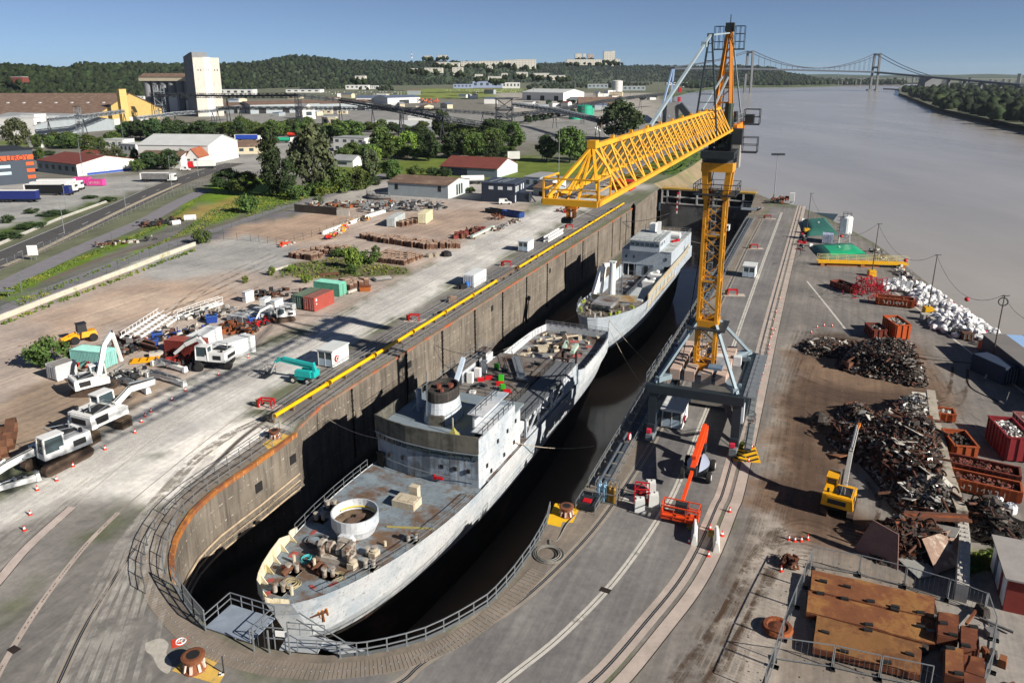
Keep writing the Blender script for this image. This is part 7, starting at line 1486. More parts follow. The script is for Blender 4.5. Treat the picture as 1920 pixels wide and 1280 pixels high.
# wall of stacked concrete blocks
LEGO=mat('interlocking_concrete','#a39b8e',.9,0,.15,.8,stain='#5f564c',samt=.4,sscale=.6);wl=[P(*q)for q in ((1742,752),(1748,800),(1760,850),(1772,905),(1790,960),(1800,985))]
t=T('block_wall','wall of stacked pale concrete blocks behind the scrap heaps','block wall',wl[0])
for a,b in zip(wl,wl[1:]):
    n=max(1,round((b-a).length/1.7));r0=math.atan2((b-a).y,(b-a).x)
    for k in range(n):
        for r in range(2):p_('stack_block',LEGO,t,lambda m:m.box(a.lerp(b,(k+.5)/n)-wl[0]+V_((0,0,.42+.82*r)),((b-a).length/n-.03,1.0,.8),r0))
w2=[P(*q)for q in ((1799,990),(1804,1040),(1800,1128))]
t=T('block_wall','row of studded pale concrete blocks running down to the fence','block wall',w2[0])
for a,b in zip(w2,w2[1:]):
    n=max(1,round((b-a).length/1.7));r0=math.atan2((b-a).y,(b-a).x)
    for k in range(n):
        c_=a.lerp(b,(k+.5)/n)-w2[0]
        for r in range(2):p_('stack_block',mat('studded_concrete','#b0ada6',.9,0,.1),t,lambda m:(m.box(c_+V_((0,0,.42+.82*r)),((b-a).length/n-.03,.9,.8),r0),[m.box(c_+V_((0,0,1.7))+V_((cos(r0)*s*.4-sin(r0)*w_*.2,sin(r0)*s*.4+cos(r0)*w_*.2,0)),(.3,.3,.12),r0,.8)for s in (-1,1)for w_ in (-1,1)]if r else None))
# yellow scrap handler
t=excavator('yellow crawler excavator with raised arm working at the scrap heap',at(1572,952),DR-.1,[(.5,2.0),(2.2,5.0),(4.6,6.4),(6.8,6.0)],False,mat('excavator_yellow','#d69a10',.45,0,.1,.8),1.05,-.05,boom_m=mat('arm_grey_white','#b5b3ad',.5,.1),stick_m=mat('arm_orange','#c9741a',.5))
# rusty plates, frames and fence
RPL=mat('rusted_plate','#75472a',.85,.0,.22,.5,stain='#8a6234',samt=.5,sscale=.5,streak='#4a2a1a',stamt=.5,bump=.5)
RPD=mat('dark_rusted_plate','#63351f',.85,0,.25,.5,stain='#7f5030',samt=.4)
def plate(label,q4,z,th,mm=RPL,rim=False,lugs=5,group='rusty steel plates'):
    pts=[P(*q,z)for q in q4];c=sum(pts,V_())/4;t=T('rusty_plate',label,'steel plate',(c.x,c.y,0),0,group)
    n=10;vs=[];fs=[]
    for j in range(n+1):
        for i in range(n+1):
            a=pts[0].lerp(pts[1],i/n);b=pts[3].lerp(pts[2],i/n);p=a.lerp(b,j/n);vs.append((p.x-c.x,p.y-c.y,z+.07*noise.noise((p.x*.4,p.y*.4,z))+.05*noise.noise((p.x*1.1,p.y*1.1,z))))
    fs=[(j*(n+1)+i,j*(n+1)+i+1,(j+1)*(n+1)+i+1,(j+1)*(n+1)+i)for j in range(n)for i in range(n)]
    m=MB();m.add(vs,fs);m.build('sheet',mm,t,smooth=True)
    m=MB()
    for a,b in zip(pts,pts[1:]+pts[:1]):m.bar(a-c+V_((0,0,c.z-th/2-.06)),b-c+V_((0,0,c.z-th/2-.06)),.12,th)
    m.build('edge',RPD,t)
    m=MB()
    for k in range(lugs):
        p=pts[k % 2].lerp(pts[2+k % 2],RN.random())if False else pts[0].lerp(pts[1],(k+.5)/lugs).lerp(pts[3].lerp(pts[2],(k+.5)/lugs),RN.choice((.06,.5,.93)))
        m.box(p-c+V_((0,0,c.z+.1)),(.6,.25,.18),-.3+U_(-.2,.2))
    if lugs:m.build('lug',BLACK,t)
    return t
plate('long rusty plate furthest up of the three beside the fence',((1523,1067),(1752,1118),(1750,1158),(1520,1105)),.9,.5)
plate('long rusty plate in the middle of the three',((1516,1106),(1750,1158),(1752,1206),(1512,1146)),.8,.5)
plate('crumpled lighter rusty plate nearest the camera',((1532,1153),(1728,1206),(1724,1262),(1524,1212)),.8,.5,mat('ochre_rusted_plate','#7d5730',.85,0,.22,.4,stain='#5f3c22',samt=.55,sscale=.35,bump=.5))
plate('small dark rusty plate right of the long plates',((1760,1146),(1797,1152),(1796,1196),(1758,1190)),1.4,.7,RPD,lugs=2)
plate('second small rusty plate standing further right',((1802,1172),(1832,1174),(1836,1216),(1802,1214)),1.5,.7,RPD,lugs=2)
plate('small orange rusty plate at the bottom right',((1773,1212),(1806,1216),(1806,1270),(1772,1260)),1.5,.7,RPL,lugs=2)
plate('dark brown plate at the very bottom right corner',((1808,1226),(1844,1232),(1848,1290),(1808,1280)),1.3,.7,RPD,lugs=0)
pieces_heap('dark steel frames lying under the small rusty plates',(1795,1205),(3.2,4.5),26,[DKS,RPD,GREYS],.5,big=1.3)
t=T('rusty_ring','round rusty flanged ring lying on the concrete by the fence','ring',P(1457,1182));p_('ring',RUST,t,lambda m:(m.ring((0,0,.3),.95,.25,18,6),));p_('inner_drum',RPD,t,lambda m:m.lathe([(.8,0),(.75,.35),(.3,.5),(0,.5)],14,cap=False))
pieces_heap('small knotted heap of rusty chain at the fence corner',(1478,1060),(.7,.7),26,[RSC,RPD],.9,big=.6)
def mobile_fence(label,pts,h=2.0):
    t=T('mobile_fence',label,'fence',pts[0],0,'mobile mesh fence panels');q=[V_(p)-V_(pts[0])for p in pts];a=MB();b=MB();f=MB()
    for s,e in zip(q,q[1:]):
        n=max(1,round((e-s).length/3.4));d=(e-s).normalized()
        for k in range(n):
            u,v=s.lerp(e,k/n)+d*.05,s.lerp(e,(k+1)/n)-d*.05
            for x in (u,v):a.bar(x,x+V_((0,0,h)),.06)
            for z in (.15,h):a.bar(u+V_((0,0,z)),v+V_((0,0,z)),.06)
            for i in range(1,9):b.bar(u.lerp(v,i/9)+V_((0,0,.15)),u.lerp(v,i/9)+V_((0,0,h)),.012)
        for k in range(n+1):f.box(s.lerp(e,k/n)+V_((0,0,.08)),(.75,.3,.16),math.atan2(d.y,d.x)+PI/2)
    a.build('frame',GALV,t);b.build('mesh',mat('thin_mesh','#7f8589',.5,.4),t);f.build('foot',BLACK,t)
mobile_fence('mesh fence panels along the left end of the rusty plates',[P(*q)for q in ((1520,1066),(1490,1138),(1466,1200),(1450,1250),(1432,1300))])
mobile_fence('mesh fence panels below the nearest rusty plate',[P(*q)for q in ((1452,1236),(1560,1252),(1648,1272),(1745,1292))])
mobile_fence('mesh fence panels above the rusty plates',[P(*q)for q in ((1520,1062),(1610,1078),(1695,1100),(1775,1124),(1845,1152))],2.0)
mobile_fence('mesh fence panels at the right of the small plates',[P(*q)for q in ((1846,1150),(1862,1200),(1856,1260),(1840,1300))],2.0)
# hut and gravel edge
t=T('brick_hut','brick and white hut with grey roof at the right edge','hut',P(1925,1115),DR+.0)
p_('wall',mat('red_brick','#7d2f28',.85,0,.15,1),t,lambda m:m.b2(-2.2,3,-3,3,0,3.0));p_('panel',WHITE,t,lambda m:[m.b2(-2.26,-2.2,y,y+1.2,.3,2.8)for y in (-2.8,-.6,1.6)]);p_('roof',mat('hut_roof_grey','#8f8b88',.85,0,.12),t,lambda m:m.b2(-2.5,3.2,-3.3,3.3,3.0,3.15));p_('door',mat('blue_grey_door','#5c6a78',.5),t,lambda m:m.b2(-2.28,-2.2,.7,1.5,.1,2.2))
for k,(q,lab)in enumerate((((1868,938),'small white bag lying by the lettered skip'),((1893,962),'white bulk bag with blue print standing by the black heap'))):
    t=T('bulk_bag',lab,'bag',P(*q),.3*k);p_('bag',mat('bag_white','#cfd0d2',.75,0,.08,2),t,lambda m:m.lathe([(.45,0),(.62,.2),(.6,.8-.4*(1-k)),(.4,1.05-.5*(1-k)),(0,1.0-.5*(1-k))],9));p_('loop',mat('bag_blue','#4a5f9a',.6),t,lambda m:[m.ring((.3*cos(a),.3*sin(a),1.0-.5*(1-k)),.14,.04,8,4,'X')for a in (0,1.6,3.1,4.7)])
# white bulk bags: every bag by itself
BAGM=mat('bulk_bag_white','#d2d3d4',.75,0,.06,1.2,stain='#8d93a3',samt=.2,sscale=1.2,rnd=.25)
protos=[]
for k in range(4):
    m=MB();n=9;pr=[(.35,0),(.6,.15),(.66,.5),(.6,.85),(.35,1.05),(.12,1.1)];vs=[];ph=U_(0,9)
    for j,(r,z)in enumerate(pr):
        for i in range(n):
            a=2*PI*i/n;rr_=r*(1+.55*noise.noise((cos(a)*1.4,sin(a)*1.4,z*2+ph)));vs.append((rr_*cos(a),rr_*sin(a),z*(1+.25*noise.noise((cos(a),sin(a),ph+5)))))
    m.add(vs,[(j*n+i,j*n+(i+1)% n,(j+1)*n+(i+1)% n,(j+1)*n+i)for j in range(len(pr)-1)for i in range(n)]+[tuple(range(n))[::-1],tuple(range((len(pr)-1)*n,len(pr)*n))])
    protos.append(m.mesh('bag'));protos[-1].materials.append(BAGM)
def bags(outline,n,lab,top=2.2,sc=1.0):
    poly=[P(*q)for q in outline];xs=[p.x for p in poly];ys=[p.y for p in poly];P2=[(p.x,p.y)for p in poly];k=0;tr=0
    while k<n and tr<n*30:
        tr+= 1;x,y=U_(min(xs),max(xs)),U_(min(ys),max(ys));s=float(sdist(np.array([[x,y]]),P2)[0])
        if s<0:continue
        o=bpy.data.objects.new('bulk_bag',RN.choice(protos));COL.objects.link(o);z=min(top,s*.55)*U_(.0,1)
        o.location=(x,y,z);o.rotation_euler=(RN.gauss(0,.35),RN.gauss(0,.35),U_(0,6));o.scale=(sc*U_(.62,1.0),)*3;tag(o,lab,'bag','white bulk bags on the quay');k+= 1
bags([(1742,600),(1760,575),(1800,580),(1850,615),(1872,632),(1850,640),(1790,632),(1740,612)],210,'crumpled white bulk bag in the biggest pile behind the yellow pole block',2.6)
bags([(1702,560),(1720,542),(1750,545),(1784,570),(1770,578),(1720,576)],95,'crumpled white bulk bag in the middle pile behind the orange skip',2.0)
bags([(1658,536),(1680,528),(1740,540),(1735,548),(1690,550),(1660,546)],50,'crumpled white bulk bag in the small pile beside the red scaffold',1.2)
bags([(1845,620),(1880,630),(1880,645),(1850,640)],14,'crumpled white bulk bag at the thin end of the biggest pile',.8)
for q,lab in (((1735,600),'grey pallet crate at the left end of the biggest bag pile'),((1752,608),'second grey pallet crate in front of the biggest bag pile'),((1812,636),'brown crates in front of the biggest bag pile'),((1795,630),'black crate in front of the biggest bag pile')):
    t=T('pallet_crate',lab,'crate',P(*q),DR+.2,'crates by the bags');p_('crate',PALES if 'grey' in lab else (EXD if 'black' in lab else BROWN),t,lambda m:m.box((0,0,.6),(1.6,1.3,1.2)));p_('slat',GREYS,t,lambda m:[m.box((x,-.68,.6),(.12,.05,1.1))for x in (-.6,0,.6)])
t=T('white_screen','white slatted trailer panel beside the bags','panel',P(1680,540),DR+1.2);p_('panel',WHITE,t,lambda m:m.box((0,0,1.0),(.15,6,1.6),0,1,0,.6));p_('rib',PALES,t,lambda m:[m.box((0,y,.9),(.3,.1,1.6),0,1,0,.6)for y in np.arange(-2.7,3,.9)])
# red tangle of scaffold
m_=mat('scaffold_red','#a30f22',.5,0,.2,1);t=T('scaffold_pile','tall tangle of red scaffold tubes beside the brown skip','scaffolding',P(1628,555),DR)
pole_box=P(1634,520)
m=MB()
for _ in range(240):
    x,y=RN.gauss(0,1.9),RN.gauss(1.5,2.4);z=U_(.1,3.9)*max(.15,1-abs(x)/5);d=V_((RN.gauss(0,1),RN.gauss(0,1),RN.gauss(0,1))).normalized()*U_(.6,1.6);m.bar(V_((x,y,max(.1,z)))-d*.5,V_((x,y,max(.1,z)))+d*.5,.09)
m.build('tube',m_,t,kind='stuff')
p_('end_frame',m_,t,lambda m:[m.barpath([(x,y,.1),(x,y,3.2),(x+.9,y+.4,3.2),(x+.9,y+.4,.1)],.12)for x,y in ((-2.4,2),(-1.2,.5),(.4,2.5),(1.4,1),(-.5,3.5),(2.2,2.6))])
# yellow gangway, tanks, silo
t=T('yellow_gangway','long yellow gangway with pale railings lying before the green tanks','gangway',P(1532,497));e=P(1700,502)-P(1532,497);r0=math.atan2(e.y,e.x);L=e.length;t.rotation_euler=(0,0,r0)
p_('girder',YEL,t,lambda m:(m.b2(0,L,-.8,-.6,.7,1.2),m.b2(0,L,.6,.8,.7,1.2),m.b2(0,L,-.6,.6,.7,.8)));p_('railing',mat('pale_yellow_rail','#c9bd86',.6),t,lambda m:[m.rail([(0,y,1.2),(L,y,1.2)],1.3,2.2,.05)for y in (-.7,.7)]);p_('support',mat('orange_base','#a3622a',.7),t,lambda m:(m.b2(2,L-6,-.4,.4,0,.4),[m.b2(x-.4,x+.4,-.7,.7,0,.9)for x in (1,L*.5,L-1)]))
def pillow(label,q4,h,m,top=None):
    pts=[P(*q)for q in q4];c=sum(pts,V_())/4;t=T('pillow_tank',label,'tank',c,0,'green pillow tanks');n=14;vs=[]
    for j in range(n+1):
        for i in range(n+1):
            p=pts[0].lerp(pts[1],i/n).lerp(pts[3].lerp(pts[2],i/n),j/n)-c;e=min(i,n-i,j,n-j)/n;vs.append((p.x,p.y,.05+h*min(1,e*5)**.6*(1+.05*noise.noise((p.x*.3,p.y*.3,0)))))
    b=MB();b.add(vs,[(j*(n+1)+i,j*(n+1)+i+1,(j+1)*(n+1)+i+1,(j+1)*(n+1)+i)for j in range(n)for i in range(n)]);b.build('bladder',m,t,smooth=True)
    if top:b=MB();b.add([(vs[j*(n+1)+i][0],vs[j*(n+1)+i][1],vs[j*(n+1)+i][2]+.03)for j in range(n+1)for i in range(n+1)],[(j*(n+1)+i,j*(n+1)+i+1,(j+1)*(n+1)+i+1,(j+1)*(n+1)+i)for j in range(5,n-1)for i in range(3,n-1)]);b.build('wet_top',top,t,smooth=True)
    p_('valve',WHITE,t,lambda m:(m.tube((0,0,h),(0,0,h+.25),.25,8),m.box(pts[0]-c+V_((.5,.6,.4)),(.8,.6,.7))))
PT=mat('tank_green','#2d5f56',.55,0,.12,.3)
pillow('large dull green pillow tank behind the white silo',((1503,415),(1548,412),(1572,440),(1512,443)),1.4,PT);pillow('bright green pillow tank just behind the yellow gangway',((1518,463),(1600,459),(1632,482),(1540,488)),1.2,PT,mat('wet_green','#1f9a6a',.35,0,.15,.4))
sl_=P(1583,455);sh=ZA(sl_,403);t=T('cement_silo','tall white silo on legs beside the green tanks','silo',sl_,DR)
p_('shell',WHITE,t,lambda m:m.lathe([(.3,sh*.2),(1.45,sh*.36),(1.45,sh*.9),(1.0,sh*.97),(.3,sh)],20));p_('silo_leg',WHITE,t,lambda m:[m.bar((x,y,0),(x*.8,y*.8,sh*.42),.22)for x in (-1.3,1.3)for y in (-1.3,1.3)]);p_('ladder',DARKST,t,lambda m:([m.bar((-1.55,y,1),(-1.55,y,sh*.95),.08)for y in (-.3,.3)],[m.ring((-1.8,0,z),.4,.03,8,4)for z in np.arange(3,sh*.95,.9)]));p_('top_rail',DARKST,t,lambda m:m.rail([(-1,-1,sh*.93),(1,-1,sh*.93),(1,1,sh*.93),(-1,1,sh*.93),(-1,-1,sh*.93)],1.0,1,.04));p_('brace',WHITE,t,lambda m:[m.bar((-1.3,y,.3),(1.2,y,sh*.2),.1)for y in (-1.3,1.3)])
# poles in yellow blocks, cable with red balls
prev=None;tops=[]
for q,top,lab in (((1452,372),None,'a'),((1512,437),362,'dark pole in a yellow block at the first green tank'),((1634,517),419,'dark pole in a yellow block behind the red scaffold'),((1739,588),477,'dark pole in a yellow block before the biggest bag pile'),((1858,686),553,'dark pole with a ring at the top by the sheds'),((1935,740),600,'b')):
    if top is None:continue
    p=P(*q);h=ZA(q,top);tops.append((p,h))
    if lab== 'b':continue
    t=T('quay_pole',lab,'pole',p,DR,'poles in yellow blocks')
    p_('pole',mat('brown_pole','#4a4038',.7),t,lambda m:m.tube((0,0,.5),(.15,0,h),.11,8,.07));p_('base_block',YEL,t,lambda m:m.box((0,0,.65),(1.5,1.5,1.3),.3,.92));p_('arm',DARKST,t,lambda m:(m.bar((-.2,0,h-.2),(.8,0,h),.08),m.ring((.1,0,h-1.0),.6,.08,14,5,'Y')if 'ring' in lab else None))
for k,(a,b)in enumerate(zip(tops,tops[1:])):
    A=a[0]+V_((0,0,a[1]));B=b[0]+V_((0,0,b[1]));t=T('overhead_cable',('overhead cable with a red ball from the first to the second pole','overhead cable with a red ball from the second to the third pole','overhead cable with a red ball from the third to the ringed pole','cable leaving the ringed pole to the right')[k],'cable',A,0,'cables between the poles');c_=catenary(V_(),B-A,(B-A).length*.14);p_('wire',mat('dark_cable','#26272a',.8),t,lambda m:m.path(c_,.03,4))
    if k<3:p_('ball',mat('marker_ball_red','#b3202c',.5),t,lambda m:m.lathe([(.02,-.38),(.3,-.24),(.4,0),(.3,.24),(.02,.38)],10,c_[9]-V_((0,0,.4))))
# tall floodlight and clutter at the far right corner
h=ZA((1451,372),290);t=T('floodlight_mast','tall floodlight mast at the far corner of the right quay','floodlight',P(1451,372));p_('pole',GALV,t,lambda m:m.tube((0,0,0),(0,0,h),.2,8,.1));p_('lamp',DARKST,t,lambda m:[m.box((x,-.2,h+.1),(1.0,.6,.7))for x in (-1.7,-.5,.7,1.8)]);p_('crossbar',GALV,t,lambda m:m.bar((-2,0,h),(2,0,h),.15))
pieces_heap('clutter of rusty drums and crates at the far quay corner',(1462,380),(2.5,3),30,[BROWN,SRUST,GREYS],2.0,big=1.6);t=T('white_tank','small white tank standing at the far quay corner','tank',P(1484,383),DR);p_('tank',WHITE,t,lambda m:m.box((0,0,2.4),(1.6,1.2,2.8)));p_('stand',WHITE,t,lambda m:m.box((0,0,.5),(1.0,.8,1.0)))
pieces_heap('old planks and grey junk along the river quay edge',(1700,520),(1.2,26),120,[GREYS,BROWN,PALES],.9,rz=math.atan2((P(1760,546)-P(1640,456)).y,(P(1760,546)-P(1640,456)).x)-PI/2);pieces_heap('red and grey barriers along the quay edge behind the bags',(1815,604),(.8,16),60,[GREYS,RED,PALES],1.0,rz=math.atan2((P(1880,640)-P(1760,546)).y,(P(1880,640)-P(1760,546)).x)-PI/2)
pieces_heap('dark junk beyond the biggest bag pile near the sheds',(1862,645),(2,5),40,[EXD,GREYS],.8)
pieces_heap('grey hoses and junk beside the green tanks',(1505,452),(.8,12),40,[GREYS,BLACK,RED],.4)
t=T('white_orange_machine','small orange machine with a white canopy beside the sheds','machine',P(1848,658),DR+.5);p_('body',mat('machine_orange','#c25a28',.5),t,lambda m:m.box((0,0,.9),(1.5,1.8,1.3)));p_('canopy',WHITE,t,lambda m:m.box((0,.4,2.0),(1.7,2.6,.15)));p_('post',DARKST,t,lambda m:[m.bar((x,y,1.5),(x,y,2.0),.1)for x in (-.6,.6)for y in (-.5,1.4)])
# long sheds at the right edge
c0=P(1838,662);e=P(1990,790)-c0;r0=math.atan2(e.y,e.x)
t=T('quay_shed','long dark sided shed with grey and light blue roof at the right edge','shed',c0,r0);L=e.length
p_('wall',mat('shed_dark_wall','#2a3342',.6,0,.15,.5),t,lambda m:m.b2(0,L,0,9,0,3.1));p_('roof',mat('shed_grey_roof','#6f6c6a',.8,0,.1,.3),t,lambda m:(m.b2(-.2,L+.2,-.25,3.2,3.1,3.25),m.b2(-.2,L+.2,5.6,9.2,3.1,3.25)));p_('roof_panel',mat('blue_roof_panel','#8fb0d9',.4,0,.05),t,lambda m:m.b2(-.15,L+.15,3.2,5.6,3.1,3.22));p_('end_wall',GALV,t,lambda m:m.b2(-.06,0,.2,8.8,.2,3.0))
t=T('grey_cabinet','low grey machine cabinet in front of the long shed','cabinet',P(1912,710),r0);p_('box',GREYS,t,lambda m:m.box((0,0,.7),(2.2,1.2,1.4)));p_('top',PALES,t,lambda m:m.box((0,0,1.43),(2.3,1.3,.06)))
t=T('steel_chute','pale bent steel post lying on the tarmac before the long shed','steel post',P(1846,712));m=MB();m.barpath([V_((0,0,.2)),P(1858,696)-P(1846,712)+V_((0,0,.9)),P(1882,678)-P(1846,712)+V_((0,0,1.6))],.22);m.build('arm',PALES,t);p_('foot',GREYS,t,lambda m:(m.box((0,0,.12),(.9,.6,.24)),m.bar((.4,-.3,.1),(2.2,1.6,.5),.12)))
t=T('ground_anchor','small grey anchor device with a cable on the open tarmac','device',P(1885,758));p_('base',GREYS,t,lambda m:m.box((0,0,.2),(1.4,.8,.4),.2));p_('mast',GREYS,t,lambda m:m.bar((0,0,.3),(.2,0,1.8),.08))
for pts in (((1812,700),(1830,690),(1850,712)),((1812,702),(1822,728),(1870,752),(1885,758)),((1590,660),(1700,670),(1850,684))):
    m=MB();q=cr([P(*a)for a in pts],6);m.path([p-q[0]+V_((0,0,.05))for p in q],.06,4);m.thing('ground_cable',mat('dark_cable','#26272a',.8),'thin dark cable lying on the tarmac near '+('the bent post','the anchor device','the big dark heap')[[812,812,590].index(pts[0][0]-1000)if pts[0][1]== 700 else (1 if pts[0][1]== 702 else 2)],'cable',q[0],0,'ground cables')
# ---------- trees ----------
def leaf_mat(name,col,var=.5):
    m=bpy.data.materials.new(name);m.use_nodes=True;t=NT(m);b=t.n['Principled BSDF']
    tc=t.new('ShaderNodeTexCoord').outputs['Object'];n=t.noise(tc,.45,4,.6);n2=t.noise(tc,3.0,2)
    c=t.mix(t.ramp(n,.3,.7),[x*(1-var)for x in col],[x*(1+var)for x in col]);c=t.mix(t.math('MULTIPLY',t.ramp(n2,.5,.75),.5),c,(col[0]*1.9,col[1]*1.6,col[2]*1.0))
    oi=t.new('ShaderNodeObjectInfo').outputs['Random'];hs=t.new('ShaderNodeHueSaturation')
    t.ln(t.math('ADD',t.math('MULTIPLY',oi,.04),.48),hs.inputs['Hue']);t.ln(t.math('ADD',t.math('MULTIPLY',oi,.5),.75),hs.inputs['Value']);t.ln(c,hs.inputs['Color'])
    t.ln(hs.outputs[0],b.inputs['Base Color']);b.inputs['Roughness'].default_value=.7;b.inputs['Specular IOR Level'].default_value=.2
    return m
LF={'mid':leaf_mat('leaves_mid',(.066,.105,.026)),'dark':leaf_mat('leaves_dark',(.036,.062,.022)),'bright':leaf_mat('leaves_bright',(.14,.20,.032)),'grey':leaf_mat('leaves_grey',(.082,.105,.05))}
BARK=mat('bark','#4d4338',.9,0,.25,1.5)
def crown_mesh(kind,nclump,nleaf,size):
    m=MB();cl=[]
    for _ in range(nclump):
        while True:
            d=V_((U_(-1,1),U_(-1,1),U_(-1,1)))
            if .15<d.length<1:break
        d=d.normalized()*d.length**.5
        if kind== 'poplar':c=V_((d.x*.17,d.y*.17,.53+d.z*.46));r=.07+.05*RN.random()
        elif kind== 'bush':c=V_((d.x*.5,d.y*.5,.45+d.z*.42));r=.16+.1*RN.random()
        else:c=V_((d.x*.40,d.y*.40,.55+d.z*.40));r=.10+.08*RN.random()
        cl.append((c,r))
    for c,r in cl:
        for _ in range(nleaf):
            d=V_((RN.gauss(0,1),RN.gauss(0,1),RN.gauss(0,1))).normalized()*r*RN.random()**.4
            p=c+V_((d.x,d.y,d.z*.8));s=size*U_(.6,1.4)
            n=(d.normalized()+V_((RN.gauss(0,.5),RN.gauss(0,.5),RN.gauss(.3,.5)))).normalized();a=n.orthogonal().normalized();b=n.cross(a);k=U_(0,6.3);a,b=a*cos(k)+b*sin(k),b*cos(k)-a*sin(k)
            m.add([p-a*s-b*s*.6,p+a*s*.2-b*s*.8,p+a*s+b*s*.3,p-a*s*.1+b*s*.8],[(0,1,2,3)])
    return m.mesh(kind+'_crown')
def trunk_mesh(kind):
    m=MB();h=.45 if kind== 'broad' else .8 if kind== 'poplar' else .3
    m.tube((0,0,-.02),(0,0,h),.035 if kind!= 'poplar' else .02,7,.015)
    for k in range(5):
        a=k*1.3;m.tube((0,0,h*.5+.05*k*h),(.22*cos(a)*(1 if kind!= 'poplar' else .4),.22*sin(a)*(1 if kind!= 'poplar' else .4),h+.12+.03*k),.014,5,.005)
    me=m.mesh(kind+'_trunk');me.materials.append(BARK);return me
CROWNS={}
for kd,nc,nl,sz,nv in (('broad',64,62,.030,4),('poplar',80,46,.020,2),('bush',30,60,.045,2)):
    CROWNS[kd]=[crown_mesh(kd,nc,nl,sz)for _ in range(nv)]
TRUNKS={k:trunk_mesh(k)for k in ('broad','poplar','bush')}
_cm={}
def tree(q,top,wpx,lab,kind='broad',col='mid',group=None,base=None):
    p=P(*q)if base is None else base;h=ZA(p,top)
    dep=p.y*cos(CT)+(CH)*sin(CT);w=wpx*dep/CF
    cw={'broad':.92,'poplar':.42,'bush':1.2}[kind]
    t=T('bush' if kind== 'bush' else 'tree',lab,'bush' if kind== 'bush' else 'tree',p,U_(0,6),group)
    i=RN.randrange(len(CROWNS[kind]));key=(kind,i,col)
    if key not in _cm:me=CROWNS[kind][i].copy();me.materials.append(LF[col]);_cm[key]=me
    for nm,me in (('crown',_cm[key]),('trunk',TRUNKS[kind])):
        o=bpy.data.objects.new(nm,me);COL.objects.link(o);o.parent=t;s=w/cw;o.scale=(s,s,h)if nm== 'crown' else (min(s,h)*.8,min(s,h)*.8,h)
    return t
TR='trees and bushes beyond the left yard'
for a in [((513,370),246,42,'tall dark columnar tree standing alone in front of the big grey tree','poplar','dark'),((543,371),296,30,'shorter dark tree in the shade behind the columnar tree','poplar','dark'),((590,364),232,88,'big grey green tree leaning beside the columnar tree','broad','grey'),
          ((430,362),316,58,'dark bushy tree at the left end of the row by the road','broad','dark'),((462,365),322,52,'dark tree with bright tips next to the columnar tree','broad','mid'),((466,398),360,46,'round shrub alone on the grass near the track','bush','mid'),((410,350),330,30,'small dark bush by the road bend','bush','dark'),
          ((628,362),305,62,'loose green bush right of the big grey tree','bush','mid'),((668,355),312,58,'olive bush before the white bungalow','bush','mid'),((605,368),345,30,'bright low bush at the foot of the big tree','bush','bright'),((695,335),278,40,'brownish tall tree beside the white bungalow','broad','grey'),((702,310),274,34,'yellow green tree behind the bungalow','broad','bright'),((733,336),298,44,'dark round tree by the bend of the lane','broad','mid'),
          ((805,302),247,44,'dark rounded tree standing in front of the tree row','broad','dark'),((765,296),244,42,'bright green tree in the middle of the tree row','broad','bright'),((742,292),256,38,'yellowish tree of the tree row','broad','bright'),((718,290),236,50,'mid green tree at the left of the tree row','broad','mid'),((848,297),246,44,'second dark rounded tree of the row','broad','dark'),((890,298),246,52,'third rounded tree with lit left side','broad','mid'),
          ((925,292),238,46,'rounded tree near the end of the row','broad','mid'),((960,282),228,52,'last big tree at the right end of the row','broad','mid'),((925,262),222,60,'tree behind the right end of the row','broad','dark'),((870,262),226,60,'tree behind the middle of the row','broad','mid'),((828,262),204,36,'tall dark tree sticking up before the white flat roof','broad','dark'),((780,268),236,55,'tree behind the bright trees','broad','dark'),((660,268),226,60,'green tree left of the white flat roof','broad','mid'),((640,262),228,44,'small green tree behind the white house','broad','bright'),((600,258),232,40,'tree beside the tanker lorries','broad','grey'),
          ((1162,262),187,86,'very big dark tree standing alone before the crane jib','broad','dark'),((1025,302),252,42,'dark tree left of the lamp mast','broad','dark'),((1068,305),236,62,'tree with loose top right of the lamp mast','broad','mid'),((1100,300),262,46,'smaller tree behind the jib tip','broad','mid'),
          ((812,330),312,30,'low hedge bush behind the grey shed','bush','dark'),((780,332),308,34,'hedge bush at the left of the grey shed','bush','mid'),((836,332),314,26,'low hedge bush next to the red roof','bush','dark'),((883,362),349,16,'small bush between the two sheds','bush','mid'),((597,384),364,20,'small pale shrub at the end of the dark retaining wall','bush','grey'),
          ((34,282),220,46,'grey green tree in front of the white warehouse','broad','grey'),((168,296),252,28,'thin tree before the flat white house','poplar','mid'),((210,302),270,38,'olive bush behind the tyre depot','bush','grey'),((76,300),276,16,'small round tree beside the dark depot','broad','mid'),((285,318),284,46,'dark tree left of the gabled house','broad','dark'),((318,318),280,44,'dark tree touching the gabled house','broad','dark'),((343,310),280,24,'dark climbing tree on the gabled house','broad','dark'),((258,322),296,26,'bush at the end of the white shed','bush','mid')]:tree(*a,group=TR)
for k in range(15):tree((235+k*13+U_(-4,4),262+U_(-4,6)-k*.6),222+U_(-3,12),U_(26,40),'dark tree of the belt between the flat houses and the silo','broad',RN.choice(('dark','dark','mid')),TR)
for k in range(13):tree((70+k*12,275+U_(-8,8)),248+U_(-4,10),U_(20,32),'small tree of the hedge before the yellow warehouse','broad',RN.choice(('dark','mid','mid')),TR)
for k in range(14):tree((430+k*17,258+U_(-6,6)),226+U_(-5,12),U_(22,40),'tree of the belt under the conveyor gantry','broad',RN.choice(('dark','mid','mid')),TR)
for k in range(8):tree((990+k*14,232-k*3),214-k*2+U_(-2,4),U_(12,20),'small far tree beside the white warehouse','broad','dark',TR)
tree((95,685),628,76,'round bright bush growing at the edge of the dirt yard','bush','mid');tree((380,456),428,34,'feathery green bush at the corner of the low white wall','bush','mid')
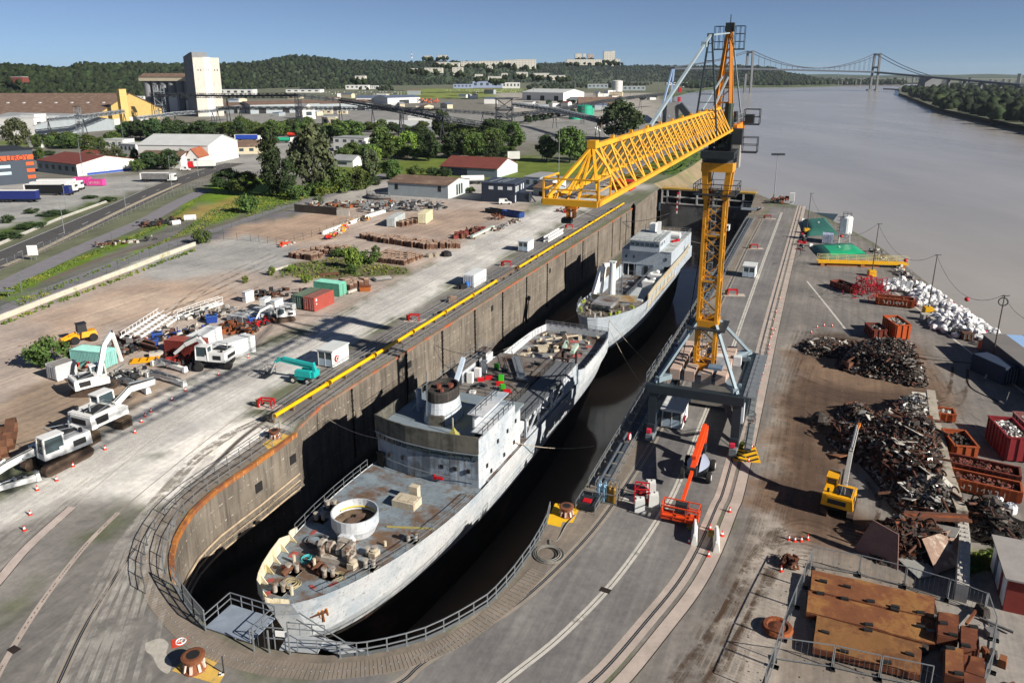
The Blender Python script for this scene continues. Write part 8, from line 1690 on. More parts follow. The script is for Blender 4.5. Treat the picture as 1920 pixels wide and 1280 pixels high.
for q,top,w_,lab in (((662,503),458,34,'tall weeds among the keel blocks'),((690,492),470,50,'long clump of weeds above the tidy keel blocks'),((640,480),464,40,'weeds left of the clump above the keel blocks'),((705,475),458,16,'thin tall weed at the end of the long clump'),((510,516),498,14,'small weed by the pale concrete beam'),((660,512),494,26,'low weed in front of the tidy blocks'),((575,530),512,22,'low green weeds behind the teal container'),((545,508),496,24,'patchy weeds on the old slab'),((460,530),516,12,'single dark weed on the dirt'),((1875,1062),1030,26,'tall grass tuft beside the brick hut'),((1812,1078),1058,22,'grass tuft at the studded block wall'),((1240,788),778,14,'small green weed at the foot of the portal kiosk'),((1392,838),826,12,'weed by the chevron plate')):tree(q,top,w_,lab,'bush',RN.choice(('mid','bright')),'weeds')
for q,top,w_,lab in (((60,400),390,26,'bush on the truck park island'),((15,418),402,24,'round bush on the lower truck park island'),((205,378),368,30,'dark bush at the end of the truck park hedge'),((100,402),396,60,'low hedge along the truck park'),((170,372),366,30,'low hedge beside the entrance gate'),((15,448),434,50,'low dark hedge nearest the camera on the far roadside'),((60,428),416,50,'low dark hedge on the far roadside')):tree(q,top,w_,lab,'bush','dark',TR)
for k in range(26):tree((400+k*22+U_(-8,8),246+U_(-9,7)),222+U_(-6,12),U_(20,40),'tree of the green belt behind the houses and the hall','broad',RN.choice(('dark','mid','mid','bright')),TR)
for k in range(20):tree((640+k*17+U_(-6,6),300+U_(-8,8)-k*.5),268+U_(-8,12),U_(22,40),'understorey tree filling the tree row behind the sheds','broad',RN.choice(('dark','mid','mid')),TR)
for k in range(16):tree((20+k*26+U_(-8,8),300+U_(-10,6)),282+U_(-6,6),U_(14,26),'garden tree between the workshops and white houses',RN.choice(('broad','bush')),RN.choice(('dark','mid','grey')),TR)
for k in range(12):tree((560+k*13+U_(-4,4),372-k*2.4+U_(-3,3)),340+U_(-8,10)-k*1.5,U_(24,40),'bush of the thicket along the lane','bush',RN.choice(('dark','mid','mid','bright')),TR)
for k in range(12):tree((985+k*22,200+U_(-4,4)-k*1.5),192-k*1.4+U_(-2,2),U_(9,16),'distant tree dotted about the port yard','broad','dark',TR)
# ---------- wooded hills and far woods ----------
from bisect import bisect
def itp(tab,x):
    xs=[a for a,_ in tab];i=max(1,min(len(xs)-1,bisect(xs,x)));(x0,y0),(x1,y1)=tab[i-1],tab[i];return y0+(y1-y0)*max(0,min(1,(x-x0)/(x1-x0)))
RIDGE=[(-300,128),(0,130),(60,133),(130,136),(150,128),(260,126),(340,128),(420,126),(480,124),(540,111),(590,112),(640,118),(760,122),(800,119),(900,121),(960,124),(1060,122),(1150,126),(1300,127),(1400,128),(1450,130),(1480,140),(1530,148),(1565,153)]
BASE=[(-300,205),(0,200),(100,190),(240,176),(420,172),(500,166),(640,163),(800,160),(900,158),(1000,155.5),(1150,154),(1250,154),(1400,158),(1565,157.2)]
def hcol(x):
    yb=P(x,itp(BASE,x)).y;yr=yb*1.18+180;return yb,yr
def hz(x,Y):
    yb,yr=hcol(x);zr=max(2,42+(137.6-itp(RIDGE,x))/1433*yr*1.0-3);t=max(0,min(1,(Y-yb)/(yr-yb)));return zr*(t*t*(3-2*t))
def hp(x,Y):return V_((Y*(x-960)/CF*cos(CT)*1.0,Y,0))
vs=[];fs=[];cols_=list(range(-300,1570,17));NT_=14
for x in cols_:
    yb,yr=hcol(x)
    for j in range(NT_):
        Y=yb+(yr*2.4-yb)*(j/(NT_-1))**1.6;p=hp(x,Y);vs.append((p.x,p.y,hz(x,Y)-.3 if j else -.5))
for i in range(len(cols_)-1):
    for j in range(NT_-1):fs.append((i*NT_+j,(i+1)*NT_+j,(i+1)*NT_+j+1,i*NT_+j+1))
m=MB();m.add(vs,fs);m.build('hills',mat('hill_grass','#37452a',.95,0,.3,.01),kind='structure')
ICO=None
def clump_mesh(name,pts,matl):
    """pts: (x, y, z, radius): many lumpy clumps as one mesh, each with its own tone"""
    bm=__import__('bmesh').new();__import__('bmesh').ops.create_icosphere(bm,subdivisions=2,radius=1);V=np.array([v.co[:]for v in bm.verts]);F=np.array([[v.index for v in f.verts]for f in bm.faces]);bm.free()
    n=len(pts);nv=len(V);rng=np.random.default_rng(5)
    al=np.empty((n,nv,3));co_=np.empty((n,nv,4));
    for i,(x,y,z,r)in enumerate(pts):
        s=r*(1+.42*(rng.random(nv)-.5)*2);al[i]=V*s[:,None]*np.array([1,1,rng.uniform(.8,1.25)])+np.array([x,y,z]);t=rng.uniform(.4,1.35)*(1.5 if rng.random()<.12 else 1);co_[i]=[t*rng.uniform(.9,1.15),t,t*.9,1]
    faces=(F[None]+(np.arange(n)*nv)[:,None,None]).reshape(-1,3)
    me=bpy.data.meshes.new(name);me.vertices.add(n*nv);me.vertices.foreach_set('co',al.ravel());me.loops.add(len(faces)*3);me.loops.foreach_set('vertex_index',faces.ravel().astype(np.int32))
    me.polygons.add(len(faces));me.polygons.foreach_set('loop_start',np.arange(0,len(faces)*3,3,dtype=np.int32));me.update(calc_edges=True)
    at_=me.color_attributes.new('Col','FLOAT_COLOR','POINT');at_.data.foreach_set('color',co_.astype(np.float32).ravel());me.materials.append(matl)
    o=bpy.data.objects.new(name,me);COL.objects.link(o);o['kind']='stuff';return o
FM=bpy.data.materials.new('forest_leaves');FM.use_nodes=True;t=NT(FM);b=t.n['Principled BSDF'];vc=t.new('ShaderNodeVertexColor',layer_name='Col').outputs['Color'];tc=t.new('ShaderNodeTexCoord').outputs['Object']
t.ln(t.mix(1.0,vc,t.mix(t.ramp(t.noise(tc,.35,3),.35,.7),(.009,.018,.008),(.028,.041,.014)),'MULTIPLY'),b.inputs['Base Color']);b.inputs['Roughness'].default_value=.8;b.inputs['Specular IOR Level'].default_value=.15
pts=[];nF=0
while nF<15000:
    x=U_(-260,1562);yb,yr=hcol(x);Y=yb+(yr*1.06-yb)*RN.random()**.8;t_=(Y-yb)/(yr-yb);f=137.6+42/Y*0
    dens=1.0
    if 820<x<1010 and t_>.15:dens=.6
    if 760<x<820 and t_>.3:dens=.8
    if 1010<x<1180 and t_<.25:dens=.5
    if RN.random()>dens:continue
    p=hp(x,Y);r=U_(2.2,4.8)*RN.choice((.8,1,1.3))*(1 if Y<1500 else 1.2);pts.append((p.x,p.y,hz(x,Y)+r*U_(.5,1.5),r));nF+= 1
clump_mesh('hillside_forest',pts,FM)
pts=[]
for poly,n,rr_ in (([(1690,172),(1705,181),(1765,204),(1845,221),(1925,237),(2050,255),(2050,176),(1900,168),(1760,164)],1500,(3.0,7.5)),([(560,168),(660,168),(740,172),(735,164),(560,161)],120,(3,5)),([(0,218),(60,205),(60,192),(0,196)],120,(3,6)),([(60,205),(140,190),(270,180),(270,172),(60,190)],160,(3,6)),([(975,172),(1100,166),(1200,164),(1230,158),(1000,158)],260,(3,5.5)),([(1296,168),(1330,164.5),(1400,161.2),(1480,160.7),(1572,158.6),(1565,157.4),(1250,156)],700,(3.5,8)),([(1560,158.2),(1700,158),(1700,155.6),(1560,156)],200,(4,10))):
    pl_=[P(*q)for q in poly];xs=[p.x for p in pl_];ys=[p.y for p in pl_];c_=np.column_stack([np.random.default_rng(3).uniform(min(xs),max(xs),n*8),np.random.default_rng(4).uniform(min(ys),max(ys),n*8)]);c_=c_[sdist(c_,[(p.x,p.y)for p in pl_])>3][:n]
    for x,y in c_:r=U_(*rr_);pts.append((x,y,r*U_(.5,1.1),r))
clump_mesh('riverside_woodland',pts,FM)
# ---------- buildings ----------
def building(label,a,b,depth,top,wall,roof,kind='flat',win=0,rows=1,ridge=2.0,cat='building',name='building',door=0,winm=None,over=.3,group=None,base=None,openings=None,chim=0,h=None):
    A=P(*a)if base is None else base[0];B=P(*b)if base is None else base[1];d=B-A;L=d.length;r0=math.atan2(d.y,d.x);H=h or ZA(A,top)
    t=T(name,label,cat,A,r0,group);pw=p_('wall',wall,t,lambda m:m.b2(0,L,0,depth,0,H))
    if kind== 'flat':p_('roof',roof,t,lambda m:(m.b2(-.15,L+.15,-.15,depth+.15,H,H+.25)))
    elif kind== 'gable':
        p_('roof',roof,t,lambda m:(m.sidep([(-over,H-.05),(depth/2,H+ridge),(depth+over,H-.05),(depth+over,H+.18),(depth/2,H+ridge+.25),(-over,H+.18)],-over,L+over)))
        p_('gable',wall,t,lambda m:m.sidep([(0,H),(depth,H),(depth/2,H+ridge)],0,L))
    elif kind== 'gablefront':
        p_('roof',roof,t,lambda m:[m.add([(x0,-over,z0),(L/2,-over,H+ridge),(L/2,depth+over,H+ridge),(x0,depth+over,z0),(x0,-over,z0+.25),(L/2,-over,H+ridge+.25),(L/2,depth+over,H+ridge+.25),(x0,depth+over,z0+.25)],[(0,1,2,3),(7,6,5,4),(0,4,5,1),(2,6,7,3),(0,3,7,4)])for x0,z0 in ((-over,H-.1),(L+over,H-.1))])
        p_('gable',wall,t,lambda m:m.add([(0,0,H),(L,0,H),(L/2,0,H+ridge),(0,depth,H),(L,depth,H),(L/2,depth,H+ridge)],[(0,1,2),(5,4,3)]))
    elif kind== 'shed':p_('roof',roof,t,lambda m:m.sidep([(-over,H),(depth+over,H+ridge),(depth+over,H+ridge+.25),(-over,H+.25)],-over,L+over));p_('gable',wall,t,lambda m:m.sidep([(0,H),(depth,H),(depth,H+ridge)],0,L))
    if win:
        fh=H/rows;ww=L/win
        for r in range(rows):
            for k in range(win):p_('window',winm or GLASSD,pw,lambda m:m.b2(ww*(k+.28),ww*(k+.72),-.06,.02,fh*(r+.38),fh*(r+.78)))
    for k in range(door):p_('door',openings or DARKST,pw,lambda m:m.b2(L*(k+.35)/door,L*(k+.65)/door,-.08,.02,.05,H*.62))
    for k in range(chim):p_('chimney',mat('brick_chimney','#7a4d3c',.85),t,lambda m:m.box((L*(.3+.4*k),depth*.5,H+ridge),(.8,.8,1.8)))
    return t
BW=mat('building_white','#c9c9c6',.7,0,.06,.3);BGR=mat('building_grey','#8e979c',.6,0,.1,.3,streak='#6f767a',stamt=.3);BCR=mat('building_cream','#bdb39b',.75,0,.1,.3);BDK=mat('building_slate','#333d49',.5,0,.08,.3)
RRED=mat('roof_red_brown','#6d3830',.8,0,.15,.3);RBRN=mat('roof_brown','#6a564a',.85,0,.2,.25,stain='#82705f',samt=.4,sscale=.3);RGR=mat('roof_grey','#8d9092',.7,0,.12,.2);RWH=mat('roof_white','#b9bcbc',.6,0,.08,.2);RBL=mat('roof_bluegrey','#56627a',.6,0,.1,.2);ROR=mat('roof_orange_tile','#96583c',.85,0,.15,.4)
YW=mat('warehouse_yellow','#c2a566',.75,0,.1,.2,streak='#8a6f3c',stamt=.3)
t=building('dark slate depot with orange panels at the left edge',(-45,352),(70,342),26,288,BDK,mat('depot_roof','#23282e',.8),cat='depot')
L=(P(70,342)-P(-45,352)).length;H=ZA(P(-45,352),288)
p_('panel',mat('orange_panel','#d9531f',.5),t,lambda m:(m.b2(0,L,-.12,-.02,H*.72,H*.86),[m.b2(L*.86,L*.99,-.12,-.02,H*z,H*(z+.1))for z in (.54,.34,.14)]));p_('window',mat('pale_window_strip','#a9bdc9',.3),t,lambda m:[m.b2(0,L*.6,-.1,-.02,H*z,H*(z+.09))for z in (.5,.3)])
o=lettering('A. LEROY',None,0,H*.2,BLACK);o.parent=t;o.location=(L*.66,-.2,H*.72);o.rotation_euler=(PI/2,0,0)
t=building('long grey and white workshop with red brown roof beside the depot',(72,322),(146,331),26,301,BGR,RRED,'gable',6,1,2.6);L=(P(146,331)-P(72,322)).length;H=ZA(P(72,322),301)
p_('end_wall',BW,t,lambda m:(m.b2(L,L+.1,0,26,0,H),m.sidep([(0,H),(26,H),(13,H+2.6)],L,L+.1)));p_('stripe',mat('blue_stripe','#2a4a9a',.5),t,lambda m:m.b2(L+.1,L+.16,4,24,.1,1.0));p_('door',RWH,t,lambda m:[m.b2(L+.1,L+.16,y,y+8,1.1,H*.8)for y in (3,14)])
building('pale workshop with a bright blue door behind the red brown roof',(196,321),(226,318),20,298,BW,RWH,'flat',0,1,1,door=1,openings=mat('bright_blue_door','#1f6ab0',.5))
building('low white house with reddish roof behind the workshop',(150,300),(200,300),12,290,BW,RRED,'gable',0,1,1.5)
building('big white shed with pale roof and a faded yellow sign',(262,306),(393,308),30,272,BW,RWH,'gable',0,1,4);building('white shed with brown roof in front of the big pale shed',(262,314),(340,316),12,293,BW,RBRN,'gable',0,1,2)
building('gabled cream house with orange tiled roof by the road',(349,314),(374,314),12,296,BW,ROR,'gablefront',2,2,4,cat='house',name='house')
for a,b,tp,lab in (((136,278),(164,280),266,'flat white house at the left of three'),((186,280),(232,281),262,'long flat white house in the middle of three'),((226,287),(256,289),270,'flat white house at the right of three')):building(lab,a,b,10,tp,BW,RWH,'flat',4,1,cat='house',name='house')
building('small pale garage with lorry near the grey tree',(55,276),(78,277),8,267,BW,RWH,'flat',0,door=1)
t=building('long white warehouse at the left edge below the hills',(-60,252),(68,256),70,232,BGR,RGR,'gable',0,1,6,cat='warehouse',name='warehouse');building('white annex of the warehouse with a loading tower',(68,256),(150,246),30,222,BW,RWH,'flat',5,1,cat='warehouse',name='warehouse')
building('white loading tower on the warehouse corner',(70,254),(92,252),12,215,BW,RWH,'flat',0,door=1)
a,b=P(238,236),P(305,222);t=building('huge warehouse with brown roof and yellow gable wall',(180,240),(305,222),110,218,YW,RBRN,'gablefront',0,1,16,cat='warehouse',name='warehouse',over=.8)
L=(P(305,222)-P(180,240)).length
p_('lower_wall',BW,t,lambda m:m.b2(.5,L*.75,-.3,0,0,5));p_('skylight',RWH,t,lambda m:[m.box((L*.27,y,18+.3),(2,1.5,1))for y in range(8,105,13)])
ty=P(243,234);th=ZA(ty,168);building('yellow stair tower in front of the yellow gable',(232,238),(245,237.2),4,168,YW,YW,'flat',0,cat='tower',name='stair_tower',door=0)
GC=mat('silo_concrete','#77797c',.8,0,.12,.1);WC=mat('silo_white','#b9b5ab',.8,0,.1,.1,streak='#6d5a4a',stamt=.6)
# grain silo: tower and long block of bins
A=P(372,219);L=26.0;r0=rad(40);H=ZA(A,108);t=T('grain_silo','tall grey and white concrete grain silo tower','silo',A,r0)
p_('tower_side',GC,t,lambda m:m.b2(0,L,.3,27,0,H));p_('tower_front',WC,t,lambda m:(m.b2(0,L*.38,-.4,.3,0,H),m.b2(L*.65,L,-.4,.3,0,H)));p_('white_bay',BW,t,lambda m:m.b2(L*.38,L*.65,-.7,.3,0,H+.4));p_('roof_house',GC,t,lambda m:m.sidep([(-.3,H),(27,H),(27,H+1),(5,H+5.0),(-.3,H+5.0)],-.05,L*.55));p_('window',BLACK,t,lambda m:[m.b2(x,x+.8,-.8,-.3,H*.78,H*.78+1.2)for x in (L*.15,L*.25,L*.45,L*.55,L*.78,L*.88)]+[m.b2(-.06,0.02,y,y+1,z,z+1.4)for y,z in ((6,H*.92),(5,H*.78),(4,H*.55),(20,H*.86))])
A,B=P(272,213),P(362,214);d=B-A;L=d.length;r0=math.atan2(d.y,d.x);H=ZA(A,152);t=T('grain_silo','broad grey block of silo bins with a brown roof gallery','silo',A,r0)
p_('bin',GC,t,lambda m:[m.tube((L*(k+.5)/6,L/12,0),(L*(k+.5)/6,L/12,H),L/12.5,18)for k in range(6)]);p_('back_wall',GC,t,lambda m:m.b2(1,L-1,L/12,L/3,0,H));p_('gallery',BCR,t,lambda m:m.b2(-2,L+2,-1,L/3+1,H,H+4));p_('roof',RBRN,t,lambda m:m.sidep([(-1.5,H+4),(L/3+1.5,H+4),(L/6,H+8)],-2.5,L+2.5));p_('white_bay',BW,t,lambda m:(m.b2(L*.58,L*.75,-4,0,0,H*.62),m.b2(L*.95,L*1.06,-6,0,0,H*.42)))
for a,b,dp,tp,lab,rf in (((410,213),(475,213),40,199,'long low brown shed right of the silo',RBRN),((470,214),(600,210),40,197,'long open shed under the gantry',RBRN),((560,210),(700,206),50,196,'far long shed with pale brown roof',RBRN)):building(lab,a,b,dp,tp,BGR,rf,'gable',0,1,3,door=3,openings=BLACK)
building('small white gabled building behind the gantry',(568,224),(592,223),14,206,BW,RWH,'gablefront',1,1,5)
for a,b,tp,lab in (((600,214),(622,214),207,'small cream cabin under the gantry'),((632,214),(650,214),208,'second cream cabin under the gantry'),((604,238),(630,238),220,'grey block house by the gantry tower')):building(lab,a,b,8,tp,BCR,RWH,'flat',2)
building('white two storey house with flat roof and stair',(626,284),(684,286),14,258,BW,RGR,'flat',4,2,cat='house',name='house',winm=GLASSD);building('white bungalow with grey roof behind the bushes',(622,312),(662,314),9,300,BW,RGR,'gable',1,1,2,cat='house',name='house')
t=T('garden_wall','brown garden wall in front of the white two storey house','wall',P(626,288));e=P(684,291)-P(626,288);p_('wall',RBRN,t,lambda m:m.bar((0,0,.9),e+V_((0,0,.9)),.3,1.8));p_('coping',PALES,t,lambda m:m.bar((0,0,1.85),e+V_((0,0,1.85)),.45,.12))
building('filling station with brown roof and shop by the roundabout',(425,290),(500,288),18,276,BCR,RBRN,'gable',4,1,2.5,cat='filling station')
building('big white flat roofed hall behind the tree row',(688,244),(860,247),46,236,BGR,RWH,'gable',0,1,3,cat='hall',name='hall')
building('pale raised roof part of the white hall',(765,232),(815,232),20,220,BW,RWH,'gable',0,1,2)
for a,b,dp,tp,lab in (((668,192),(718,192),34,184,'blue grey roofed shed at the meadow edge'),((727,195),(788,193),34,184,'second blue grey roofed shed beside orange machines')):building(lab,a,b,dp,tp,BW,RBL,'gable',0,1,3,door=1)
building('white warehouse with three dark doors left of the jib',(979,188),(1056,190),60,173,BW,RWH,'gable',0,1,5,door=3,openings=BLACK,cat='warehouse',name='warehouse')
for a,b,dp,tp,w_,rf,lab in (((648,168),(690,168),30,160,BW,RWH,'white depot at the foot of the wooded hill'),((690,167),(708,167),20,161,BW,RWH,'small white depot annex at the foot of the hill'),((850,166),(885,166),30,158,mat('pale_blue_wall','#8f9bb5',.6),RBL,'pale blue office left of the long blue hall'),((886,165),(942,165),60,153,mat('pale_blue_wall','#8f9bb5',.6),RBL,'long pale blue hall at the meadow'),((942,166),(975,166),30,155,BW,RWH,'white hall beside the long blue hall'),((1102,166),(1140,166),30,158,BGR,RWH,'grey hall left of the white tank'),((1168,170),(1210,170),25,162,BGR,RWH,'grey shed right of the white tank'),((1250,160),(1300,160),30,155,BW,RWH,'long white building at the water far behind the jib'),((536,174),(600,174),40,168,BW,RBL,'far blue white depot left of the meadow'),((410,178),(474,178),30,168,BW,RBL,'white depot behind the silo'),((240,186),(270,186),14,181,BW,RWH,'small white roof behind the yellow warehouse')):building(lab,a,b,dp,tp,w_,rf,'flat',5,1)
t=building('grey corrugated shed with brown flat gable roof',(728,366),(840,373),18,342,BGR,RBRN,'gable',0,1,1.6,cat='shed',name='shed');L=(P(840,373)-P(728,366)).length;H=ZA(P(728,366),342)
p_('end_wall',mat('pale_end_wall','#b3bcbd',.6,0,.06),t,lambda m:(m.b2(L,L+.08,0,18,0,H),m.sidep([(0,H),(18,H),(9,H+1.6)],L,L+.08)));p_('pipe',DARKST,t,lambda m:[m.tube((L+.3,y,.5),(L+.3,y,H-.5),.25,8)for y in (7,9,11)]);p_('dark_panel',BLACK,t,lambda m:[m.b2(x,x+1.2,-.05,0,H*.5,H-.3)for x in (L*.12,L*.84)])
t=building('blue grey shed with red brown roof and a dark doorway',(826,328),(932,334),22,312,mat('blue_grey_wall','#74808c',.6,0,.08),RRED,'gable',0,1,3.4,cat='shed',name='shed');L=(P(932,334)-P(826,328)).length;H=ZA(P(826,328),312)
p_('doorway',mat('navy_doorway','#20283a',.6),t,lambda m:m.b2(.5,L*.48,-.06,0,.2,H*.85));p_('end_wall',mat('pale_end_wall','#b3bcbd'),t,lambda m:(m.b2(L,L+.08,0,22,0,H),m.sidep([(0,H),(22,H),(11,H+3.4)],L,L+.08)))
t=building('navy two storey office block with white windows',(903,378),(965,381),14,343,mat('navy_wall','#232b3a',.5,0,.06),mat('navy_roof','#3a4252',.6,0,.08),'flat',0,cat='office',name='office');L=(P(965,381)-P(903,378)).length;H=ZA(P(903,378),343)
p_('window',mat('white_pane','#c2c8cc',.3),t,lambda m:([m.b2(L*k,L*(k+.14),-.06,0,H*.68,H*.85)for k in (.22,.5,.78)],[m.b2(L,L+.06,y,y+1.2,H*.55,H*.85)for y in (1,3.2,7.5,10)],m.b2(L,L+.06,.4,1.4,.2,H*.4)));p_('annex',mat('navy_wall','#232b3a'),t,lambda m:m.b2(L+.1,L+4,3,7,0,H*.5));p_('stair',DARKST,t,lambda m:m.bar((L+4.2,3,H*.5),(L+6.5,3,.2),1.0,.2));p_('roof_gear',GALV,t,lambda m:[m.bar((L*x,2,H+.35),(L*x+1.5,11,H+.35),.15)for x in (.2,.45,.6)])
building('white boxy site house behind the navy office',(982,352),(1012,354),16,332,mat('pale_blue_grey','#9aa6b0',.6),RGR,'flat',2,1,cat='house',name='house');building('second white boxy house with a small window',(1010,358),(1036,360),12,338,BW,RGR,'flat',1,1,cat='house',name='house');building('small open garage with brown roof next to the boxy houses',(1000,366),(1030,370),9,352,BGR,RBRN,'gable',0,1,1.6,door=1,openings=BLACK,cat='garage',name='garage')
t=T('curved_wall','curved grey tank wall at the left end of the grey shed','wall',P(722,370));p_('wall',GREYS,t,lambda m:m.ring((0,0,.8),6,.8,20,4,'Z',2.4,5.2));p_('railing',GALV,t,lambda m:m.rail([(6.4*cos(a),6.4*sin(a),1.4)for a in np.arange(2.4,5.2,.25)],1.2,1.6,.04))
fence('grey railings and posts in front of the grey shed',[P(*q)for q in ((712,376),(745,380),(790,384),(830,380))],2.0,2.0,GALV,.05,3);fence('low railing before the navy office',[P(*q)for q in ((905,392),(1000,386),(1030,376))],.8,2.5,GALV,.05,2)
for a,b,dp,tp,lab in (((975,226),(1030,226),8,219,'low wall of the port yard'),):pass
for k in range(46):
    x=U_(420,1230);y=U_(176,206)if x>600 else U_(182,232);w_=U_(8,26)
    building('small far industrial shed or cabin in the port area',(x,y),(x+w_,y+U_(-.4,.4)),U_(8,22),y-U_(4,9),RN.choice((BW,BGR,BCR,BW)),RN.choice((RWH,RGR,RBL,RRED,RBRN)),RN.choice(('flat','gable')),0,1,1.6,group='small sheds of the port area',cat='shed',name='shed')
for k in range(24):
    x=U_(960,1240);y=U_(164,190);p=P(x,y);h=U_(18,34);m=MB();m.tube((0,0,0),(0,0,h),.35,5,.2);m.box((0,0,h),(2.4,.6,.5));m.thing('light_mast',GREYS,'slender light mast in the port yard far behind the jib','mast',p,0,'light masts of the port yard')
# tanks
def tank(label,q,top,wpx,m,n=2):
    p=P(*q);h=ZA(p,top);r=wpx/2*(p.y*cos(CT))/CF;t=T('storage_tank',label,'tank',p);p_('shell',m,t,lambda b:b.lathe([(r,0),(r,h*.95)],24));p_('roof',m,t,lambda b:b.lathe([(r*1.02,h*.95),(r*.6,h*1.0),(0,h*1.02)],24,cap=False))
    for z in range(n):p_('band',GREYS,t,lambda b:b.ring((0,0,h*(z+1)/(n+1)),r*1.005,.08,24,4))
GT=mat('tank_teal','#1f9a7c',.5,0,.06)
tank('green storage tank standing behind the big dark tree',(1096,222),197,28,GT);tank('smaller green tank at its right',(1109,216),202,10,GT);tank('low green tank in front of the tall green one',(1078,224),212,24,GT);tank('white storage tank far behind the jib',(1157,172),151,20,BW)
# conveyor gantries and towers
GD=mat('gantry_dark','#3d4146',.6,.2,.15);GL=mat('gantry_light','#8a9197',.5,.2,.1)
def gantry(label,pts,w,m,sup=True,name='conveyor'):
    q=[P(x,y)+V_((0,0,ZA((x,y),tp)))for x,y,tp in pts];o=V_((q[0].x,q[0].y,0));t=T(name,label,'conveyor',o)
    q=[p-o for p in q]
    p_('truss',m,t,lambda b:[b.lattice(a,c,w,max(3,int((c-a).length/w*.7)),.32)for a,c in zip(q,q[1:])]);p_('belt_cover',GD,t,lambda b:[b.bar(a,c,w*.7,w*.45)for a,c in zip(q,q[1:])])
    if sup:p_('support',GD,t,lambda b:[b.bar((p.x+s*1.2,p.y,0),(p.x,p.y,p.z-w/2),.45)for p in q for s in (-1.5,1.5)])
gantry('long dark conveyor gantry running past the grain silo and down to the right',[(290,232,178),(430,235,180),(563,242,179),(640,240,188),(700,242,198),(752,262,206),(830,268,222),(905,262,234),(965,250,238)],3.6,GD)
gantry('second lower conveyor gantry crossing behind the first',[(410,232,203),(560,236,203),(700,236,204),(820,240,206),(905,238,212),(960,238,217)],2.6,GD)
gantry('grey covered conveyor leading to the yellow stair tower',[(95,258,224),(160,252,219),(236,240,209)],2.6,GL);gantry('grey conveyor from the yellow gable to the silo',[(258,240,222),(330,236,213),(400,230,208),(452,226,200)],2.4,GL)
gantry('light grey truss conveyor slanting across the port yard',[(962,228,196),(1040,240,206),(1120,262,225)],3.0,GL);gantry('dark conveyor rising towards the river berth',[(960,236,216),(1040,226,207),(1130,212,190),(1200,206,181),(1262,200,175)],3.0,GD)
def ltower(label,q,top,wpx,m,rails=True,cat='tower'):
    p=P(*q);h=ZA(p,top);w=wpx*(p.y*cos(CT))/CF;t=T('transfer_tower',label,cat,p);p_('frame',m,t,lambda b:b.lattice((0,0,0),(0,0,h),w,max(3,int(h/w*1.2)),max(.18,w*.06),(0,1,0)));p_('deck',GD,t,lambda b:[b.b2(-w*.6,w*.6,-w*.6,w*.6,h*k,h*k+.4)for k in (.45,.72,1.0)]);p_('machinery',GREYS,t,lambda b:[b.box((U_(-.3,.3)*w,U_(-.3,.3)*w,h*k+1.2),(w*.4,w*.5,2.2))for k in (.45,.72)])
ltower('dark steel transfer tower with platforms at the end of the long gantry',(945,248),186,30,GD);ltower('dark gantry support tower in front of the open shed',(563,248),182,10,GD);ltower('lattice tower between warehouse and silo',(305,232),160,14,GL);ltower('lattice tower beside the white warehouse annex',(153,262),200,9,GL);ltower('slim support tower of the dark river conveyor',(1092,232),196,6,GD);ltower('support tower in the middle of the long gantry',(755,270),203,7,GD)
p=P(1126,254);h=ZA(p,226);t=T('loading_hopper','white legged rusty hopper standing before the big dark tree','hopper',p);p_('funnel',mat('hopper_rust','#6d5a4c',.8,0,.2),t,lambda m:m.lathe([(.5,h*.5),(3.6,h),(3.6,h*1.05)],4));p_('leg',WHITE,t,lambda m:[m.bar((x,y,0),(x*.5,y*.5,h*.75),.35)for x in (-4,4)for y in (-2.5,2.5)]);p_('chute',WHITE,t,lambda m:m.bar((-4.5,-2,h*.55),(0,0,h*.3),.5))
p=P(1262,232);h=ZA(p,192);t=T('ship_loader','blue grey ship loader with tall arms behind the jib','crane',p);k_=p.y/CF;p_('house',GREYS,t,lambda m:m.b2(-10*k_*1.3,9*k_,0,18,0,h));p_('arm',mat('blue_arm','#8ba3c4',.5),t,lambda m:[m.bar((x,0,h*.3),(x2,20,ZA(p,130)),1.4)for x,x2 in ((-26*k_,2*k_),(-8*k_,5*k_))]);p_('chute',GD,t,lambda m:m.bar((10*k_,0,h*.9),(32*k_,-5,h*.2),4,5));p_('mast',RED,t,lambda m:[m.b2(12*k_,16*k_,10,14,h+z,h+z+4)for z in (0,8,16)])
t=T('material_heap','white heap of material beside the big dark tree','heap',P(1208,228));p_('heap',BW,t,lambda m:m.lathe([(11,0),(6,3.5),(1.5,6),(0,6.2)],14,cap=False));p_('skirt',PALES,t,lambda m:m.lathe([(14,0),(9,1.2),(0,1.5)],14,cap=False))
t=T('material_heap','large flat grey brown covered stockpile in the port yard','heap',P(1120,195));p_('heap',GREYS,t,lambda m:m.sidep([(-18,0),(18,0),(0,9)],-28,32));p_('cover',RBRN,t,lambda m:m.sidep([(-18.5,.2),(0,9.4),(0,9.8),(-19,.6)],-28.5,32.5))
